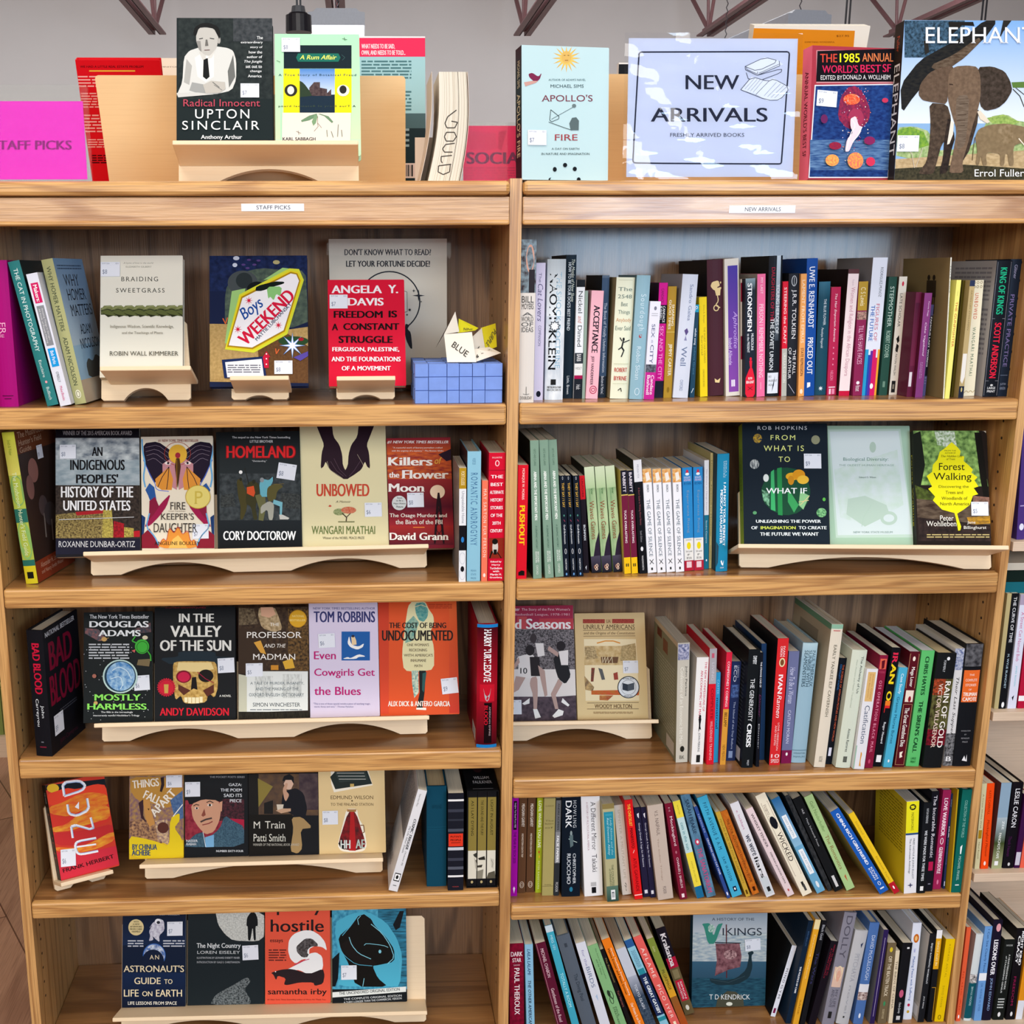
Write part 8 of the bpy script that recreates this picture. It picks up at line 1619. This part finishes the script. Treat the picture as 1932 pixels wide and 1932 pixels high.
M = MB(); e = .012
def ripple(u, v): return .0012*sin(u*9+v*5)+.0009*sin(v*23+u*4)+.0006*sin(u*31-v*17)
n_ = 22; vs = []; fs = []
for j in range(n_+1):
    for i in range(n_+1):
        u, v = i/n_, j/n_; vs.append((-e*.6+(W+1.2*e)*u, -.0032+ripple(u*2, v*2)*.8, -.004+(h+e)*v))
for j in range(n_):
    for i in range(n_): q = j*(n_+1)+i; fs.append((q, q+1, q+n_+2, q+n_+1))
M.mesh(vs, fs); o = M.build('lamination', M_LAM, r, attr=False, smooth=True)
# two hardcovers at the right
C = (1432, 0, 3.864)
rr = random.Random(9)
dots = ['e %d %d %d %d %s' % (x, y, x+s, y+s, c) for x, y, s, c in [(rr.randint(590, 800), rr.randint(640, 1200), rr.randint(3, 8), rr.choice(['f0e8d8', 'e88a6a', 'd83a4a', 'c8b8e0'])) for _ in range(110)]]
back_book((405, 348, 1010, 338, 942, 1304, 356, 1304), .02, .03, 'a83a48', '\n'.join(['r 418 366 1000 606 c88a90', 'p 17151a,! 426 372 1004 356 994 596 416 596', 't 445 393 570 455 d84a3a,b THE', 't 588 390 734 455 f0ec28,b 1985', 't 752 388 978 450 d87a4a,b ANNUAL', 't 460 475 720 532 d82a5a,b WORLD\'S', 't 738 472 888 530 d82a5a,b BEST', 't 900 468 960 526 d82a5a,b SF', 't 448 550 606 582 e8e4e4 EDITED BY', 't 612 546 956 580 e8e4e4 DONALD A. WOLLHEIM', 'p dfe2ea,! 404 620 990 612 944 1298 358 1298', 'p 2a4c8c:1a2c64:1:2:1 412 628 982 620 936 1290 366 1290', 'r 370 1020 950 1240 2a4a80:7aa0c8:.5:4:.7', 'p 6a2a4c:a83050:2:2:.9 640 640 700 625 760 680 810 800 800 880 740 940 640 940 570 860 590 720', 'o 612 685 735 765 e0402c:f08a5a:3:3:1', 'e 650 790 760 930 a83a5a']+dots+['o 470 1130 568 1215 e87a50:f0c060:3:3:1', 'o 630 1115 745 1235 f0b848:e85a6a:3:3:1', 'e 765 1150 830 1215 d83a5a', 'o 495 1040 585 1095 a8283c:7a2a4c:3:3:1', 'e 750 1000 830 1060 8a2a5c', 'e 880 720 925 755 c83a5a', 'e 435 840 485 905 6a2a5c', 'p f0d8e0 650 870 690 850 710 920 735 930 720 980 670 1040 640 1110 610 1110 625 1020 670 970 650 930', 'l f4eef4 6 655 870 690 920 650 980 622 1100', 'l f4eef4 6 735 930 700 1000 665 1040', 's 420 660 562 780 $9 -3']), 'red-edged cover with a glowing red and blue cosmic picture', tilt=radians(4), hard=1, spine='f2708c', yaw=10, crop=C, sops=['v 30 18 70 82 5a1424,b ANNUAL WORLD\'S BEST SF'])
eleph = ['g 980 150 2200 900 7aa8dc:dfe8f0', 'r 1060 150 1500 420 1c2a34:4a6a84:2:2:1', 'p b8c890:7a9a5a:1.5:1.5:1 1000 930 1130 920 1250 960 1250 1100 1560 1080 1680 850 1800 830 1900 890 2200 900 2200 1200 1000 1180',
 'p 8ab03c:5a8a3a:2:2:1 1010 950 1100 925 1200 960 1240 1060 1100 1100 1010 1060', 'p a8c068:7a9a4a:2:2:1 1660 860 1780 835 1900 890 1850 910 1700 900', 'p 5a7a3a 1840 600 2200 590 2200 640 1850 640', 'p c8b088:a89068:1:2:1 990 1160 2200 1090 2200 1250 990 1270', 'p 4a4430:2c2a1c:2:2:1 985 1230 1500 1200 2200 1235 2200 1320 980 1320',
 'p 2a2824:17181a:1:3:1 1030 620 1170 440 1330 350 1520 250 1640 150 1740 150 1640 290 1420 450 1300 510 1130 700 1040 830', 'p 4a3a2c:6a5a4a:1:3:1 1240 480 1420 400 1600 270 1620 300 1500 420 1400 490 1330 540', 'p 221f1c 1380 160 1560 160 1570 190 1480 185 1410 250 1390 220', 'p 2a2824 1200 300 1230 290 1240 380 1210 400', 'p 2a2824 1780 150 1840 150 1780 230 1750 290', 'l 3a3a2a 6 1850 650 1900 700 1932 780', 'l 3a3a2a 5 1870 640 1932 690',
 'p 6a5646:463628:1.5:1.5:.6 1160 690 1175 610 1240 530 1330 490 1420 480 1400 560 1380 640 1370 760 1290 750 1230 740 1190 730',
 'p 4c4038:30281f:1.5:1.5:1 1590 490 1700 484 1790 520 1830 590 1846 660 1800 740 1740 790 1650 810 1610 770 1600 640',
 'p 5a4a3c:3a2e24:1.5:1.5:1 1240 750 1370 760 1400 860 1390 1000 1330 1050 1290 1200 1270 1270 1160 1270 1175 1240 1220 1180 1240 1060 1250 900', 'p 3a2e26:241c18:1.5:1.5:1 1380 840 1430 1000 1400 1100 1390 1160 1370 1260 1310 1270 1340 1150 1350 1000', 'p 4a3c30:2c221c:1.5:1.5:1 1470 900 1600 800 1590 900 1530 1100 1480 1180 1440 1060',
 'p 7a6450:564436:1.5:1.5:.6 1375 600 1385 530 1430 484 1520 478 1590 488 1612 560 1615 680 1600 780 1560 900 1520 1050 1480 1180 1490 1260 1385 1262 1390 1220 1420 1080 1440 950 1400 820 1375 720',
 'p 7a6a5a:5a4a3c:.6:4:.9 1440 700 1530 690 1520 900 1500 1060 1440 1100 1450 950 1430 820', 'l 4a3a2c 5 1440 880 1500 876', 'l 4a3a2c 5 1442 920 1498 916', 'l 4a3a2c 5 1445 840 1510 836', 'l 4a3a2c 4 1460 760 1520 756', 'l 3a2a20 7 1385 615 1412 618', 'p e4dccc 1396 880 1418 900 1412 980 1385 1050 1368 1055 1380 980', 'p dfd4c0 1588 815 1610 805 1650 850 1680 890 1660 900 1610 870',
 'p 8a7658:6a583e:1.5:1.5:.5 1572 1000 1600 940 1680 910 1800 900 1932 925 2050 980 2080 1050 1990 1060 1920 1040 1860 1060 1850 1100 1855 1205 1820 1210 1810 1120 1790 1120 1785 1205 1755 1210 1758 1120 1670 1110 1650 1130 1660 1205 1628 1208 1615 1130 1600 1205 1575 1200 1590 1100', 'p 9a8668:7a6648:1.5:1.5:1 1740 920 1830 905 1850 960 1850 1030 1790 1060 1745 1000', 'l 5a4a34 5 1572 1000 1560 1080 1552 1170', 'l e8dcc8 8 1890 1010 1932 1060',
 'l c8c0b0 4 1130 1225 1110 1120 1060 1060', 'l c8c0b0 4 1140 1220 1190 1080', 't 1212 200 2010 316 eef0f4,s ELEPHANT', 't 1568 1236 1928 1288 f0f2f2,s Errol Fuller', 's 1008 988 1158 1106 $8']
back_book((1075, 158, 2075, 140, 2075, 1306, 985, 1306), .02, .035, '8ab0d8', '\n'.join(eleph), 'large hardcover showing a big elephant under a tree, at the right edge', tilt=radians(3), hard=1, spine='2a2420', crop=C, sops=['v 30 8 60 18 b84a2a,s Fuller', 'v 20 26 80 84 eceae4,s ELEPHANT'])
# boxed set at the end of the left bay fourth shelf
zs = H['L4']; q = hitZ(880, 1679, zs); Y = max(q.y, .012); x0 = hitY(880, 1679, Y).x; x1 = min(hitY(939.5, 1676, Y).x, XD-.004); hh = hitY(882, 1493, Y).z-zs
W = x1-x0; r = empty('slipcase', frame(V((x0, Y, zs+.0003)), V((1, 0, 0)), V((0, 1, 0)), V((0, 0, 1)))); tag(r, 'black cardboard slipcase holding three slim olive paperbacks, beside the divider', 'slipcase')
M = MB('131416'); k_ = .0016; D = .135
M.box((0, 0, 0), (k_, D, hh)); M.box((W-k_, 0, 0), (W, D, hh)); M.box((k_, 0, 0), (W-k_, D, k_)); M.box((k_, 0, hh-k_), (W-k_, D, hh)); M.box((k_, D-k_, k_), (W-k_, D, hh-k_))
draw(M, ['e 34 4 64 34 3a2024', 't 30 48 80 58 c8c8cc,s WILLIAM', 't 24 64 86 74 c8c8cc,s FAULKNER', 'r 20 92 84 93 88888c'], lambda u, v, k=0: V((W*u, D*(1-v), hh+EPS*k)))
M.build('case', M_PRINT, r)
g_ = .0012; t = (W-2*k_-4*g_*.5)/3-.0006
for i, (tx, lab, pic) in enumerate((('AS I LAY DYING', 'left', ['p 3a3a34 60 66 100 64 100 70 70 68', 'p 4a463c 80 72 100 72 100 75 84 75', 'p b8b4a4 70 68 100 76 100 84 84 80']), ('THE SOUND AND THE FURY', 'middle', ['p 2c2a26 10 70 80 68 90 72 20 72', 'p 3a362e 0 78 60 77 50 80 0 80', 'p 8a8676 0 84 70 82 60 92 0 92']), ('LIGHT IN AUGUST', 'right', ['p c8c4b4 40 70 80 72 76 82 50 80', 'p 5a5648 20 86 90 84 100 92 0 92', 'l 8a8676 5 50 72 70 76 60 80']))):
    xo = x0+k_+.0006+i*(t+.0008)
    make_spine_book(frame(V((xo, Y+.003, zs+k_+.0008)), V((1, 0, 0)), V((0, 1, 0)), V((0, 0, 1))), t, hh-2*k_-.0016, D-.012, '17171a', ['r 4 6 96 92 8a7a3c', 'r 4 62 96 92 dedac8']+['v 36 9 64 46 1c1a10,s '+tx]+pic+['e 36 94 62 97 b8a878'],
                    lab+' of three slim olive paperbacks with a shared photograph, inside the black slipcase', 'paperbacks in the slipcase')
